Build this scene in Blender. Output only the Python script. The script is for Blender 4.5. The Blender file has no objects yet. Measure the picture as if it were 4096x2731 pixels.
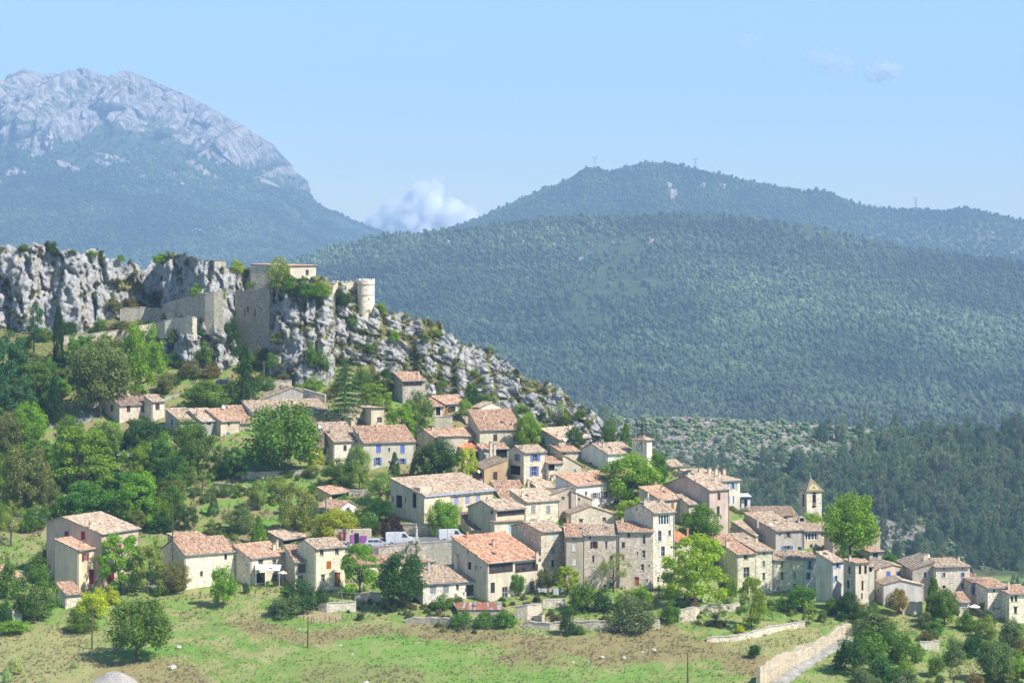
import bpy, math, random
import numpy as np
from mathutils import Vector
sc = bpy.context.scene
COL = sc.collection
random.seed(7)
rng = np.random.default_rng(11)

# ------------------------------------------------------------------ camera
F, HY, CX = 10000.0, 1000.0, 2048.0      # focal length, horizon row and centre column, in photograph pixels
cam = bpy.data.cameras.new('camera'); camo = bpy.data.objects.new('camera', cam); COL.objects.link(camo)
cam.sensor_width = 36; cam.lens = F / 4096 * 36
cam.shift_y = -(1365.5 - HY) / 4096
cam.clip_start = 1; cam.clip_end = 60000
camo.rotation_euler = (math.radians(90), 0, 0)
sc.camera = camo
# ------------------------------------------------------------------ light
SUN_AZ, SUN_EL = math.radians(122), math.radians(47)      # clockwise from the view direction
world = bpy.data.worlds.new('World'); sc.world = world; world.use_nodes = True
wt = world.node_tree; bg = wt.nodes['Background']
sky = wt.nodes.new('ShaderNodeTexSky'); sky.sky_type = 'NISHITA'; sky.sun_disc = False
sky.sun_elevation = SUN_EL; sky.sun_rotation = SUN_AZ
sky.altitude = 500; sky.air_density = 1.0; sky.dust_density = 0.1; sky.ozone_density = 5.0
wt.links.new(sky.outputs[0], bg.inputs[0]); bg.inputs[1].default_value = 0.1
sl = bpy.data.lights.new('sun', 'SUN'); sl.energy = 4.6; sl.angle = math.radians(0.5); sl.color = (1, .95, .87)
so = bpy.data.objects.new('sun', sl); COL.objects.link(so); so.location = (200, -200, 300)
sd = Vector((math.sin(SUN_AZ) * math.cos(SUN_EL), math.cos(SUN_AZ) * math.cos(SUN_EL), math.sin(SUN_EL)))
so.rotation_euler = sd.to_track_quat('Z', 'Y').to_euler()
vs = sc.view_settings; sc.display_settings.display_device = 'sRGB'
vs.view_transform = 'Standard'; vs.look = 'None'; vs.exposure = 0.82; vs.gamma = 1; vs.use_curve_mapping = False
cy = sc.cycles; cy.max_bounces = 24; cy.diffuse_bounces = 3; cy.glossy_bounces = 2; cy.transmission_bounces = 3
cy.volume_bounces = 24; cy.transparent_max_bounces = 6; cy.volume_max_steps = 128
cy.use_denoising = True

# ------------------------------------------------------------------ noise (numpy)
def _h(ix, iy, iz, s=0):
    n = (ix.astype(np.int64) * 374761393 + iy.astype(np.int64) * 668265263 + iz.astype(np.int64) * 2147483647 + s * 1274126177) & 0xFFFFFFFF
    n = ((n ^ (n >> 13)) * 1274126177) & 0xFFFFFFFF
    n = (n ^ (n >> 16)) & 0xFFFFFF
    return n / float(0xFFFFFF)
def vn(x, y, z, s=0):
    x, y, z = np.broadcast_arrays(np.asarray(x, float), np.asarray(y, float), np.asarray(z, float))
    xi, yi, zi = np.floor(x), np.floor(y), np.floor(z)
    fx, fy, fz = x - xi, y - yi, z - zi
    fx, fy, fz = [f * f * (3 - 2 * f) for f in (fx, fy, fz)]
    r = 0
    for a in (0, 1):
        for b in (0, 1):
            for c in (0, 1):
                r = r + _h(xi + a, yi + b, zi + c, s) * (fx if a else 1 - fx) * (fy if b else 1 - fy) * (fz if c else 1 - fz)
    return r * 2 - 1
def fbm(x, y, z, o=4, s=0):
    r, a, t = 0, 1, 0
    for i in range(o):
        r = r + vn(x * 2 ** i, y * 2 ** i, z * 2 ** i, s + i) * a; t += a; a *= .5
    return r / t
def ridged(x, y, z, o=4, s=0):
    r, a, t = 0, 1, 0
    for i in range(o):
        r = r + (1 - abs(vn(x * 2 ** i, y * 2 ** i, z * 2 ** i, s + i)) * 2) * a; t += a; a *= .5
    return r / t
def worley(x, y, z, s=0):
    xi, yi, zi = np.floor(x), np.floor(y), np.floor(z)
    f1 = np.full(x.shape, 9.); f2 = np.full(x.shape, 9.); cid = np.zeros(x.shape)
    for a in (-1, 0, 1):
        for b in (-1, 0, 1):
            for c in (-1, 0, 1):
                cx, cy_, cz = xi + a, yi + b, zi + c
                h1, h2, h3 = _h(cx, cy_, cz, s), _h(cx, cy_, cz, s + 5), _h(cx, cy_, cz, s + 9)
                d = np.sqrt((cx + h1 - x) ** 2 + (cy_ + h2 - y) ** 2 + (cz + h3 - z) ** 2)
                m = d < f1
                f2 = np.where(m, f1, np.minimum(f2, d)); cid = np.where(m, h2, cid); f1 = np.where(m, d, f1)
    return f1, f2, cid
def smooth(a, b, x):
    t = np.clip((x - a) / (b - a), 0, 1); return t * t * (3 - 2 * t)
def inpoly(px, py, poly):
    px = np.asarray(px, float); py = np.asarray(py, float); r = np.zeros(np.broadcast(px, py).shape, bool)
    n = len(poly)
    for i in range(n):
        x1, y1 = poly[i]; x2, y2 = poly[(i + 1) % n]
        c = ((y1 > py) != (y2 > py)) & (px < (x2 - x1) * (py - y1) / ((y2 - y1) or 1e-9) + x1)
        r ^= c
    return r

# ------------------------------------------------------------------ object helpers
def mk(name, V, Fs, mat=None, parent=None, attrs=None, smooth_=False, kind=None, color=None, loc=None, rz=0):
    me = mesh(name, V, Fs, attrs, smooth_)
    if mat: me.materials.append(mat)
    return link(name, me, parent, kind, color, loc, rz)
def mesh(name, V, Fs, attrs=None, smooth_=False):
    me = bpy.data.meshes.new(name)
    V = np.asarray(V, np.float32).reshape(-1, 3)
    if isinstance(Fs, np.ndarray):
        nf, k = Fs.shape
        me.vertices.add(len(V)); me.vertices.foreach_set('co', V.ravel())
        me.loops.add(nf * k); me.loops.foreach_set('vertex_index', Fs.astype(np.int32).ravel())
        me.polygons.add(nf); me.polygons.foreach_set('loop_start', np.arange(0, nf * k, k, dtype=np.int32))
        me.update(calc_edges=True)
    else:
        me.from_pydata(V.tolist(), [], Fs); me.update()
    if smooth_: me.polygons.foreach_set('use_smooth', [True] * len(me.polygons))
    for k, (dom, typ, data) in (attrs or {}).items():
        a = me.attributes.new(k, typ, dom)
        a.data.foreach_set('color' if 'COLOR' in typ else ('vector' if 'VECTOR' in typ else 'value'), np.asarray(data, np.float32).ravel())
    return me
def link(name, me, parent=None, kind=None, color=None, loc=None, rz=0):
    o = bpy.data.objects.new(name, me); COL.objects.link(o)
    if parent: o.parent = parent
    if kind: o['kind'] = kind
    if color: o.color = (*color[:3], 1)
    if loc is not None: o.location = loc
    if rz: o.rotation_euler = (0, 0, rz)
    return o
def thing(name, label, cat, loc=(0, 0, 0), rz=0, group=None):
    o = link(name, None, loc=loc, rz=rz); tag(o, label, cat, group); return o
def tag(o, label, cat, group=None):
    o['label'] = label; o['category'] = cat
    if group: o['group'] = group
    return o
class MB:
    """collects boxes, tubes and quads into one mesh"""
    def __init__(s): s.v = []; s.f = []
    def add(s, V, Fs):
        n = len(s.v); s.v += [tuple(p) for p in V]; s.f += [tuple(i + n for i in f) for f in Fs]; return s
    def box(s, x0, y0, z0, x1, y1, z1):
        return s.add([(x0, y0, z0), (x1, y0, z0), (x1, y1, z0), (x0, y1, z0), (x0, y0, z1), (x1, y0, z1), (x1, y1, z1), (x0, y1, z1)],
                     [(0, 3, 2, 1), (4, 5, 6, 7), (0, 1, 5, 4), (1, 2, 6, 5), (2, 3, 7, 6), (3, 0, 4, 7)])
    def tube(s, pts, rad, n=6, cap=True):
        pts = [Vector(p) for p in pts]
        if not hasattr(rad, '__len__'): rad = [rad] * len(pts)
        V = []; Fs = []
        for i, p in enumerate(pts):
            d = (pts[min(i + 1, len(pts) - 1)] - pts[max(i - 1, 0)]).normalized()
            a = d.orthogonal().normalized() if abs(d.z) < .99 else Vector((1, 0, 0)); 
            a = (a - d * a.dot(d)).normalized(); b = d.cross(a)
            for k in range(n):
                t = 2 * math.pi * k / n; V.append(p + (a * math.cos(t) + b * math.sin(t)) * rad[i])
        for i in range(len(pts) - 1):
            for k in range(n):
                Fs.append((i * n + k, i * n + (k + 1) % n, (i + 1) * n + (k + 1) % n, (i + 1) * n + k))
        if cap: Fs += [tuple(range(n - 1, -1, -1)), tuple(range((len(pts) - 1) * n, len(pts) * n))]
        return s.add(V, Fs)
    def lathe(s, prof, n=16, c=(0, 0, 0), a0=0, a1=2 * math.pi):
        V = []; Fs = []; full = a1 - a0 > 6.28
        m = n if full else n + 1
        for r, z in prof:
            for k in range(m):
                t = a0 + (a1 - a0) * k / n; V.append((c[0] + r * math.cos(t), c[1] + r * math.sin(t), c[2] + z))
        for i in range(len(prof) - 1):
            for k in range(n):
                k2 = (k + 1) % m; Fs.append((i * m + k, i * m + k2, (i + 1) * m + k2, (i + 1) * m + k))
        return s.add(V, Fs)
    def build(s, name, mat, parent=None, **k): return mk(name, s.v, s.f, mat, parent, **k)

# ------------------------------------------------------------------ materials
class NT:
    def __init__(s, name, rough=.9, spec=.2):
        s.m = bpy.data.materials.new(name); s.m.use_nodes = True; s.t = s.m.node_tree
        s.b = s.t.nodes['Principled BSDF']; s.b.inputs['Roughness'].default_value = rough
        s.b.inputs['Specular IOR Level'].default_value = spec
        g = s.t.nodes.new('ShaderNodeNewGeometry'); s.pos = g.outputs['Position']
    def n(s, typ, ins=None, **kw):
        nd = s.t.nodes.new('ShaderNode' + typ)
        for k, v in kw.items(): setattr(nd, k, v)
        for k, v in (ins or {}).items():
            if isinstance(v, bpy.types.NodeSocket): s.t.links.new(v, nd.inputs[k])
            else: nd.inputs[k].default_value = v
        return nd
    def noise(s, scale, detail=4, vec=None, rough=.55, out=0):
        return s.n('TexNoise', {'Vector': s.pos if vec is None else vec, 'Scale': scale, 'Detail': detail, 'Roughness': rough}).outputs[out]
    def vor(s, scale, feature='F1', vec=None, out=0, rnd=1):
        return s.n('TexVoronoi', {'Vector': s.pos if vec is None else vec, 'Scale': scale, 'Randomness': rnd}, feature=feature).outputs[out]
    def mapping(s, scale=(1, 1, 1), vec=None):
        return s.n('Mapping', {'Vector': s.pos if vec is None else vec, 'Scale': scale}).outputs[0]
    def ramp(s, fac, stops, interp='LINEAR'):
        r = s.n('ValToRGB', {'Fac': fac}); e = r.color_ramp.elements; r.color_ramp.interpolation = interp
        while len(e) < len(stops): e.new(.5)
        for k, (p, c) in enumerate(stops):
            e[k].position = p; e[k].color = (*c, 1) if hasattr(c, '__len__') else (c, c, c, 1)
        return r.outputs[0]
    def mix(s, fac, a, b, mode='MIX'):
        m = s.n('Mix', data_type='RGBA', blend_type=mode)
        for k, v in ((0, fac), (6, a), (7, b)):
            if isinstance(v, bpy.types.NodeSocket): s.t.links.new(v, m.inputs[k])
            else: m.inputs[k].default_value = (*v, 1) if hasattr(v, '__len__') else v
        return m.outputs[2]
    def math(s, op, a, b=0., c=None):
        m = s.n('Math', operation=op)
        for k, v in ((0, a), (1, b)) + (((2, c),) if c is not None else ()):
            if isinstance(v, bpy.types.NodeSocket): s.t.links.new(v, m.inputs[k])
            else: m.inputs[k].default_value = v
        return m.outputs[0]
    def attr(s, name, out=2): return s.n('Attribute', attribute_name=name).outputs[out]
    def ocol(s): return s.n('ObjectInfo').outputs['Color']
    def orand(s): return s.n('ObjectInfo').outputs['Random']
    def color(s, c):
        if isinstance(c, bpy.types.NodeSocket): s.t.links.new(c, s.b.inputs['Base Color'])
        else: s.b.inputs['Base Color'].default_value = (*c, 1)
        return s
    def bump(s, h, strength=.5, dist=.1):
        b = s.n('Bump', {'Height': h, 'Strength': strength, 'Distance': dist}); s.t.links.new(b.outputs[0], s.b.inputs['Normal']); return s

def m_plain(name, c, rough=.6, spec=.3, var=.15, scale=1.5):
    t = NT(name, rough, spec); n = t.noise(scale, 4)
    d = tuple(x * (1 - var * 1.6) for x in c); l = tuple(min(1, x * (1 + var)) for x in c)
    t.color(t.ramp(n, [(.25, d), (.75, l)])); return t.m
def m_ocol(name, rough=.6, spec=.3, var=.25, scale=2.):
    t = NT(name, rough, spec)
    t.color(t.mix(1., t.ocol(), t.ramp(t.noise(scale, 5), [(.25, 1 - var), (.8, 1 + var * .5)]), 'MULTIPLY')); return t.m

def stone_wall():
    t = NT('stone_wall', .95, .1)
    mp = t.mapping((1, 1, 1.7))
    wob = t.mix(.12, mp, t.noise(2.5, 3, out=1))
    cell = t.vor(2.9, vec=wob, out=1); edge = t.vor(2.9, 'DISTANCE_TO_EDGE', vec=wob)
    sep = t.n('SeparateColor', {0: cell}).outputs[0]
    st = t.ramp(sep, [(0, (.52, .48, .41)), (.3, (.74, .68, .57)), (.55, (.86, .81, .71)), (.8, (.70, .60, .45)), (1, (.98, .95, .88))])
    jt = t.ramp(edge, [(.02, .62), (.10, 1.)])
    c = t.mix(.8, st, jt, 'MULTIPLY')
    pl = t.ramp(t.noise(.28, 5, rough=.65), [(.5, 0.), (.62, 1.)])          # patches where old render still covers the stones
    c = t.mix(t.math('MULTIPLY', pl, .75), c, (.74, .68, .56))
    c = t.mix(1., c, t.ocol(), 'MULTIPLY')
    stain = t.ramp(t.noise(1., 6, vec=t.mapping((.9, .9, .16)), rough=.7), [(.3, .74), (.58, 1.1)])
    c = t.mix(.75, c, stain, 'MULTIPLY')
    t.color(c); t.bump(t.mix(.5, jt, t.noise(9, 3)), .8, .06); return t.m
def plaster_wall():
    t = NT('plaster_wall', .93, .12)
    stain = t.ramp(t.noise(.9, 6, vec=t.mapping((1, 1, .2)), rough=.7), [(.28, .7), (.6, 1.05)])
    blot = t.ramp(t.noise(.35, 5, rough=.65), [(.3, .84), (.7, 1.08)])
    c = t.mix(1., t.mix(1., t.ocol(), stain, 'MULTIPLY'), blot, 'MULTIPLY')
    t.color(c); t.bump(t.noise(6, 5), .35, .04); return t.m
def tile_mat():
    t = NT('clay_tile', .9, .12)
    r = t.attr('rnd')
    base = t.ramp(r, [(0, (.10, .075, .06)), (.15, (.21, .145, .11)), (.38, (.33, .24, .18)), (.58, (.42, .325, .25)), (.8, (.53, .44, .35)), (1, (.66, .60, .51))])
    n = t.noise(.55, 5, rough=.7)
    red = t.mix(t.ramp(n, [(.35, 0.), (.65, 1.)]), base, t.mix(.5, base, (.40, .31, .245)))
    li = t.ramp(t.noise(1.6, 5, rough=.75), [(.52, 0.), (.72, 1.)])
    c = t.mix(t.math('MULTIPLY', li, .5), red, (.40, .36, .30))
    c = t.mix(1., c, t.ocol(), 'MULTIPLY')
    t.color(c); t.bump(t.noise(12, 3), .4, .03); return t.m
def leaf_mat():
    t = NT('leaf', .62, .22)
    r = t.attr('rnd')
    v = t.ramp(r, [(0, .55), (.5, 1.), (1, 1.5)])
    c = t.mix(1., t.ocol(), v, 'MULTIPLY')
    hue = t.mix(t.ramp(t.noise(.35, 3), [(.35, 0.), (.7, .5)]), c, t.mix(1., c, (1.18, 1.1, .7), 'MULTIPLY'))
    t.color(hue)
    tr = t.n('BsdfTranslucent', {'Color': t.mix(1., hue, (1.5, 1.45, .7), 'MULTIPLY')})
    mx = t.n('MixShader', {0: .4, 1: t.b.outputs[0], 2: tr.outputs[0]})
    t.t.links.new(mx.outputs[0], t.t.nodes['Material Output'].inputs[0]); return t.m
def rock_mat():
    t = NT('limestone', .95, .1)
    n1 = t.noise(.25, 7, rough=.65); n2 = t.noise(1.7, 7, rough=.72)
    v = t.mapping((1, 1, .3))
    st = t.noise(.8, 6, vec=v, rough=.7)
    c = t.ramp(n2, [(.25, (.17, .165, .16)), (.45, (.33, .325, .31)), (.62, (.44, .435, .42)), (.85, (.58, .575, .55))])
    c = t.mix(t.ramp(st, [(.3, .55), (.5, 0.)]), c, (.17, .17, .17))
    c = t.mix(t.ramp(n1, [(.55, 0.), (.75, .45)]), c, (.52, .42, .30))
    cr = t.ramp(t.vor(.75, 'DISTANCE_TO_EDGE', vec=t.mix(.25, t.mapping((1, 1, .6)), t.noise(.8, 5, out=1))), [(.0, .35), (.045, 1.)])
    c = t.mix(.8, c, cr, 'MULTIPLY')
    veg = t.math('ADD', t.attr('veg'), t.math('MULTIPLY', t.math('SUBTRACT', t.noise(.5, 6, rough=.7), .5), 1.3))
    g = t.ramp(t.noise(.9, 5, rough=.7), [(.3, (.07, .085, .03)), (.5, (.15, .15, .055)), (.68, (.26, .21, .10)), (.85, (.33, .26, .15))])
    c = t.mix(t.ramp(veg, [(.45, 0.), (.6, 1.)]), c, g)
    c = t.mix(t.attr('msk'), c, t.attr('col', 0))
    t.color(c)
    t.bump(t.mix(.5, t.mix(.5, n2, cr), t.noise(5, 5)), .8, .3); return t.m
M = dict(
    stone=stone_wall(), plaster=plaster_wall(), tile=tile_mat(), leaf=leaf_mat(), rock=rock_mat(),
    paint=m_ocol('painted_wood', .55, .3), metal=m_plain('grey_metal', (.28, .29, .3), .45, .5),
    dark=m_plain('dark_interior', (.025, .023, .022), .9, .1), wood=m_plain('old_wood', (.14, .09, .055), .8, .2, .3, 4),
    white=m_plain('white_paint', (.74, .74, .72), .5, .3, .06), bark=m_plain('bark', (.12, .095, .07), .95, .1, .35, 3),
    conc=m_plain('pale_stone', (.50, .46, .39), .95, .1, .25, 3), soffit=m_plain('roof_underside', (.26, .19, .14), .9, .1, .2, 4),
    iron=m_plain('dark_iron', (.035, .035, .035), .6, .3), rubber=m_plain('tyre_rubber', (.02, .02, .02), .8, .2),
    skin=m_plain('skin', (.48, .30, .22), .6, .3, .05))
def glass():
    t = NT('window_glass', .08, .6)
    t.color(t.ramp(t.noise(1.1, 3), [(.3, (.012, .016, .02)), (.7, (.07, .085, .10))])); return t.m
M['glass'] = glass()
# ------------------------------------------------------------------ the hillside sheet
def tab(s):
    a = np.array([float(v) for v in s.split()]).reshape(-1, 2); return a[:, 0], a[:, 1]
CR = tab('-400 1010 -150 1000 0 990 87 984 130 970 200 974 262 1000 348 1001 409 1013 440 1040 470 1034 500 1062 522 1045 548 1048 570 1085 592 1080 606 1036 662 1014 750 1027 836 1041 905 1078 940 1072 975 1084 1045 1100 1271 1118 1376 1140 1440 1190 1498 1232 '
         '1550 1243 1588 1250 1650 1268 1672 1262 1700 1277 1715 1262 1728 1290 1760 1302 1811 1350 1860 1372 1916 1393 1950 1400 1965 1388 2003 1428 2050 1462 2090 1494 2130 1512 2177 1532 2246 1555 2280 1590 2299 1622 2340 1636 2386 1654 2429 1698 2456 1765 '
         '2500 1785 2620 1810 2700 1895 2760 1900 2850 1990 2950 2050 3080 2075 3200 2088 3300 2120 3480 2215 3550 2280 3700 2300 3880 2330 4000 2380 4096 2410 4350 2480')
def crest(px): return np.interp(px, *CR)
LOW = tab('-400 1300 0 1310 150 1330 320 1325 420 1275 600 1240 720 1235 780 1330 850 1400 1080 1420 1100 1405 1250 1420 1450 1470 1600 1535 1720 1595 1850 1600 2000 1615 2100 1672 2250 1745 2400 1805 2456 1815 2500 1700 4350 1700')
NX, NR = 740, 330
gx = np.linspace(-420, 4420, NX)
u = np.linspace(0, 1, NR)                     # 0 = crest, 1 = bottom row 2900
GX = np.repeat(gx[:, None], NR, 1)
C0 = crest(gx)[:, None]; low = np.interp(gx, *LOW)[:, None]
GP = C0 + (2900 - C0) * u[None, :] ** 1.12
wob = fbm(GX / 90, GP / 70, 0 * GX, 4, 3) * 34
rk = smooth(12, -12, GP - low - wob) * (GX < 2475)
for poly in ([(1060, 1425), (1200, 1400), (1340, 1425), (1345, 1500), (1290, 1545), (1180, 1548), (1075, 1505)],
             [(640, 1335), (780, 1330), (930, 1390), (960, 1440), (880, 1490), (760, 1480), (640, 1430)],
             [(1700, 1540), (1860, 1570), (1850, 1625), (1760, 1590)]):
    rk = np.maximum(rk, inpoly(GX + wob * .5, GP + wob * .3, poly) * 1.)
steep = rk * (1 - .5 * smooth(1300, 1700, GX))
g = .136 * (1 - .84 * steep)
bandx = smooth(2780, 2900, GX) * smooth(3420, 3300, GX)
g = g * (1 + bandx * (5.2 * smooth(2378, 2390, GP) * smooth(2425, 2410, GP) - .5 * smooth(2180, 2230, GP) * smooth(2385, 2370, GP)))
dp = np.diff(GP, axis=1)
GY = np.zeros_like(GP); GY[:, -1] = 376.
for j in range(NR - 2, -1, -1):
    GY[:, j] = GY[:, j + 1] + dp[:, j] * .5 * (g[:, j] + g[:, j + 1])
GY0 = GY.copy()
def gnd(px, py):
    """depth of the hillside behind a given photograph pixel"""
    i = np.clip((px + 420) / 4840 * (NX - 1), 0, NX - 1.001); i0 = int(i); fi = i - i0; r = 0
    for k, w in ((i0, 1 - fi), (i0 + 1, fi)): r += w * np.interp(py, GP[k], GY0[k])
    return float(r)
def P(px, py, Y=None, dz=0):
    if Y is None: Y = gnd(px, py)
    return Vector(((px - CX) / F * Y, Y, (HY - py) / F * Y + dz))
def gz(X, Y):
    """ground height at a plan position"""
    px = X / Y * F + CX; i = int(np.clip((px + 420) / 4840 * (NX - 1), 0, NX - 1))
    return (HY - float(np.interp(-Y, -GY0[i][::-1][::-1], GP[i])) ) / F * Y
# relief
X0, Y0, Z0 = (GX - CX) / F * GY, GY, (HY - GP) / F * GY
left = 1 - smooth(900, 1500, GX)
vx = X0 * .16 + .05 * Z0; 
f1, f2, cid = worley(vx + .2 * vn(X0 * .1, Z0 * .1, 0), Y0 * .1, Z0 * (.055 * left + .17 * (1 - left)), 2)
g1, g2, cid2 = worley(X0 * .5 + .3 * vn(X0 * .3, Z0 * .3, 0), Y0 * .3, Z0 * (.2 * left + .6 * (1 - left)) + X0 * .12 * (1 - left), 4)
e1 = f2 - f1; e2 = g2 - g1
disp = (cid - .5) * (1.2 + 1.2 * left) - (.7 + .9 * left) * np.exp(-(e1 / .10) ** 2) + (cid2 - .5) * 1.1 - .7 * np.exp(-(e2 / .12) ** 2) + (1 - left) * 1.1 * ridged(X0 * .12 + Z0 * .22, Y0 * .1, Z0 * .5 + X0 * .22, 4, 6) + fbm(X0 * .5, Y0 * .5, Z0 * .4, 5, 8) * 1.9 + ridged(X0 * .25, Y0 * .2, Z0 * (.07 + .2 * (1 - left)), 3, 5) * 1.3 * left
edge_f = np.minimum(1, (GP - C0) / 40)
GY = GY - disp * rk * (.55 + .45 * edge_f)
Zs = Z0 + rk * (1 - edge_f * .6) * (fbm(X0 * .35, Y0 * .3, Z0 * .3, 4, 12) * 1.5 + (cid2 - .5) * .9)
soft = fbm(X0 * .12, Y0 * .12, 0 * X0, 4, 21) * .35 + fbm(X0 * .7, Y0 * .7, 0 * X0, 3, 22) * .16
Zs = Zs + soft * (1 - rk) * smooth(0, 60, GP - C0)
Xs = (GX - CX) / F * GY0 + rk * fbm(X0 * .4, Y0 * .3, Z0 * .4, 3, 31) * .8
# what grows or lies where: veg = grassy patches on the rock; col/msk = plain ground
veg = .18 + .55 * smooth(.1, .6, fbm(X0 * .06, Y0 * .1, Z0 * .12, 4, 40)) + .5 * np.exp(-(e1 / .16) ** 2) * (1 - left * .5)
veg = veg * rk + (1 - rk) * 1.0
def cmix(a, b, t): return a * (1 - t[..., None]) + np.array(b) * t[..., None]
n1 = fbm(X0 * .05, Y0 * .05, 0 * X0, 5, 50) * .5 + .5; n2 = fbm(X0 * .35, Y0 * .35, 0 * X0, 4, 51) * .5 + .5; n3 = fbm(X0 * 1.5, Y0 * 1.5, 0 * X0, 3, 52) * .5 + .5
GREEN, LUSH, DRY, BROWN, DIRT, SAND = (.18, .27, .065), (.14, .29, .05), (.32, .29, .13), (.26, .20, .10), (.24, .17, .11), (.36, .27, .17)
col = np.ones(GX.shape + (3,)) * np.array(GREEN)
col = cmix(col, LUSH, smooth(.5, .7, n1) * .8)
col = cmix(col, DRY, smooth(.42, .62, n2) * .75)
col = cmix(col, (.12, .16, .05), smooth(.55, .75, n3) * .4)
col = cmix(col, BROWN, smooth(2250, 2050, GP) * smooth(.35, .6, n2) * .6)
def paint(poly, c, k=1., soft_=14, s=0):
    global col
    wx = fbm(X0 * .25, Y0 * .25, 0 * X0, 3, 60 + s) * soft_; wy = fbm(X0 * .25, Y0 * .25, 0 * X0, 3, 70 + s) * soft_
    m = inpoly(GX + wx, GP + wy, poly) * k * 1.
    col = cmix(col, c, m * (.75 + .25 * n3))
# dry weed bands and worn patches of the meadow
paint([(1160, 2690), (1260, 2660), (1500, 2655), (1700, 2690), (1690, 2731), (1500, 2745), (1250, 2735)], BROWN, .95, 30, 1)
paint([(900, 2480), (1100, 2500), (1250, 2530), (1500, 2500), (1800, 2500), (2200, 2550), (2700, 2480), (2760, 2560), (2830, 2560), (3080, 2640), (3060, 2731), (2960, 2700), (2850, 2640), (2500, 2660), (2100, 2690), (1950, 2650), (2100, 2590), (1700, 2560), (1500, 2540), (1300, 2560), (1150, 2570), (1000, 2540)], BROWN, .9, 26, 2)
paint([(0, 2500), (280, 2490), (340, 2560), (380, 2660), (700, 2620), (880, 2731), (900, 2900), (-400, 2900), (-400, 2500)], DRY, .7, 40, 3)
paint([(350, 2640), (520, 2640), (740, 2660), (850, 2740), (400, 2760)], BROWN, .7, 30, 4)
paint([(1183, 2430), (1250, 2420), (1360, 2455), (1370, 2480), (1260, 2490), (1200, 2470)], SAND, .9, 10, 5)
paint([(2890, 2560), (3070, 2510), (3260, 2500), (3290, 2530), (3180, 2590), (3050, 2630), (2900, 2600)], DRY, .85, 12, 6)
paint([(1400, 2560), (2950, 2700), (2980, 2900), (1000, 2900), (950, 2731)], (.17, .27, .06), .6, 60, 7)
paint([(2080, 2470), (2240, 2480), (2240, 2500), (2080, 2510)], SAND, .8, 12, 8)
paint([(2020, 2395), (2160, 2385), (2170, 2410), (2060, 2430)], (.26, .24, .10), .8, 10, 9)
paint([(3090, 2640), (3180, 2600), (3400, 2480), (3420, 2520), (3340, 2600), (3190, 2670), (3100, 2731), (3060, 2731)], (.42, .35, .26), .8, 14, 10)
paint([(80, 2110), (190, 2110), (190, 2160), (60, 2150)], SAND, .6, 12, 11)
paint([(3230, 2700), (4500, 2600), (4500, 2900), (3150, 2900)], DRY, .55, 30, 12)
paint([(850, 2120), (1010, 2130), (1060, 2200), (900, 2190)], (.22, .18, .11), .7, 20, 13)
paint([(650, 1590), (740, 1545), (760, 1600), (700, 1620)], (.24, .24, .09), .8, 10, 14)
ASPH = (.21, .205, .21)
paint([(185, 1700), (260, 1680), (400, 1640), (400, 1668), (300, 1705), (200, 1712)], (.34, .33, .31), 1, 3, 15)
paint([(60, 2052), (250, 2058), (250, 2072), (40, 2078)], (.36, .35, .33), 1, 3, 16)
paint([(640, 1594), (722, 1574), (722, 1584), (660, 1600)], (.36, .35, .33), 1, 3, 17)
paint([(300, 2345), (420, 2330), (545, 2300), (660, 2318), (660, 2345), (420, 2352), (320, 2356)], ASPH, 1, 3, 18)
msk = (1 - rk) * smooth(1250, 1600, GP + (GX - 1000) * .0 + fbm(GX / 60, GP / 60, 0 * GX, 3, 77) * 60)
# the slope behind the crest, out of sight, down to the valley
BD = np.array([0, 1.5, 4, 8, 16, 30, 60, 110, 190, 300])
bX, bY, bZ = [], [], []
for d in BD[1:][::-1]:
    y = GY[:, :1] + d; bY.append(y); bX.append((gx[:, None] - CX) / F * y)
    bZ.append(np.maximum(Zs[:, :1] - .12 * d - .34 * d ** 1.02 + .15 * vn(gx[:, None] / 30, d / 5, 0), -122))
def cat(b, a): return np.concatenate(b + [a], 1)
AX, AY, AZ = cat(bX, Xs), cat(bY, GY), cat(bZ, Zs)
nb = len(bX)
def ext(a, v=None):
    f = np.repeat(a[:, :1], nb, 1); return np.concatenate([f, a], 1)
def grid_faces(nx, ny):
    i = np.arange(nx - 1)[:, None] * ny + np.arange(ny - 1)[None, :]
    i = i.ravel(); return np.stack([i, i + 1, i + ny + 1, i + ny], 1)
c4 = np.concatenate([ext(col[..., 0])[..., None], ext(col[..., 1])[..., None], ext(col[..., 2])[..., None], np.ones(AX.shape + (1,))], -1)
mk('hillside_ground', np.stack([AX, AY, AZ], -1), grid_faces(NX, NR + nb), M['rock'], kind='structure', smooth_=False,
   attrs=dict(veg=('POINT', 'FLOAT', ext(veg)), msk=('POINT', 'FLOAT', ext(msk)), col=('POINT', 'FLOAT_COLOR', c4)))

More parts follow.
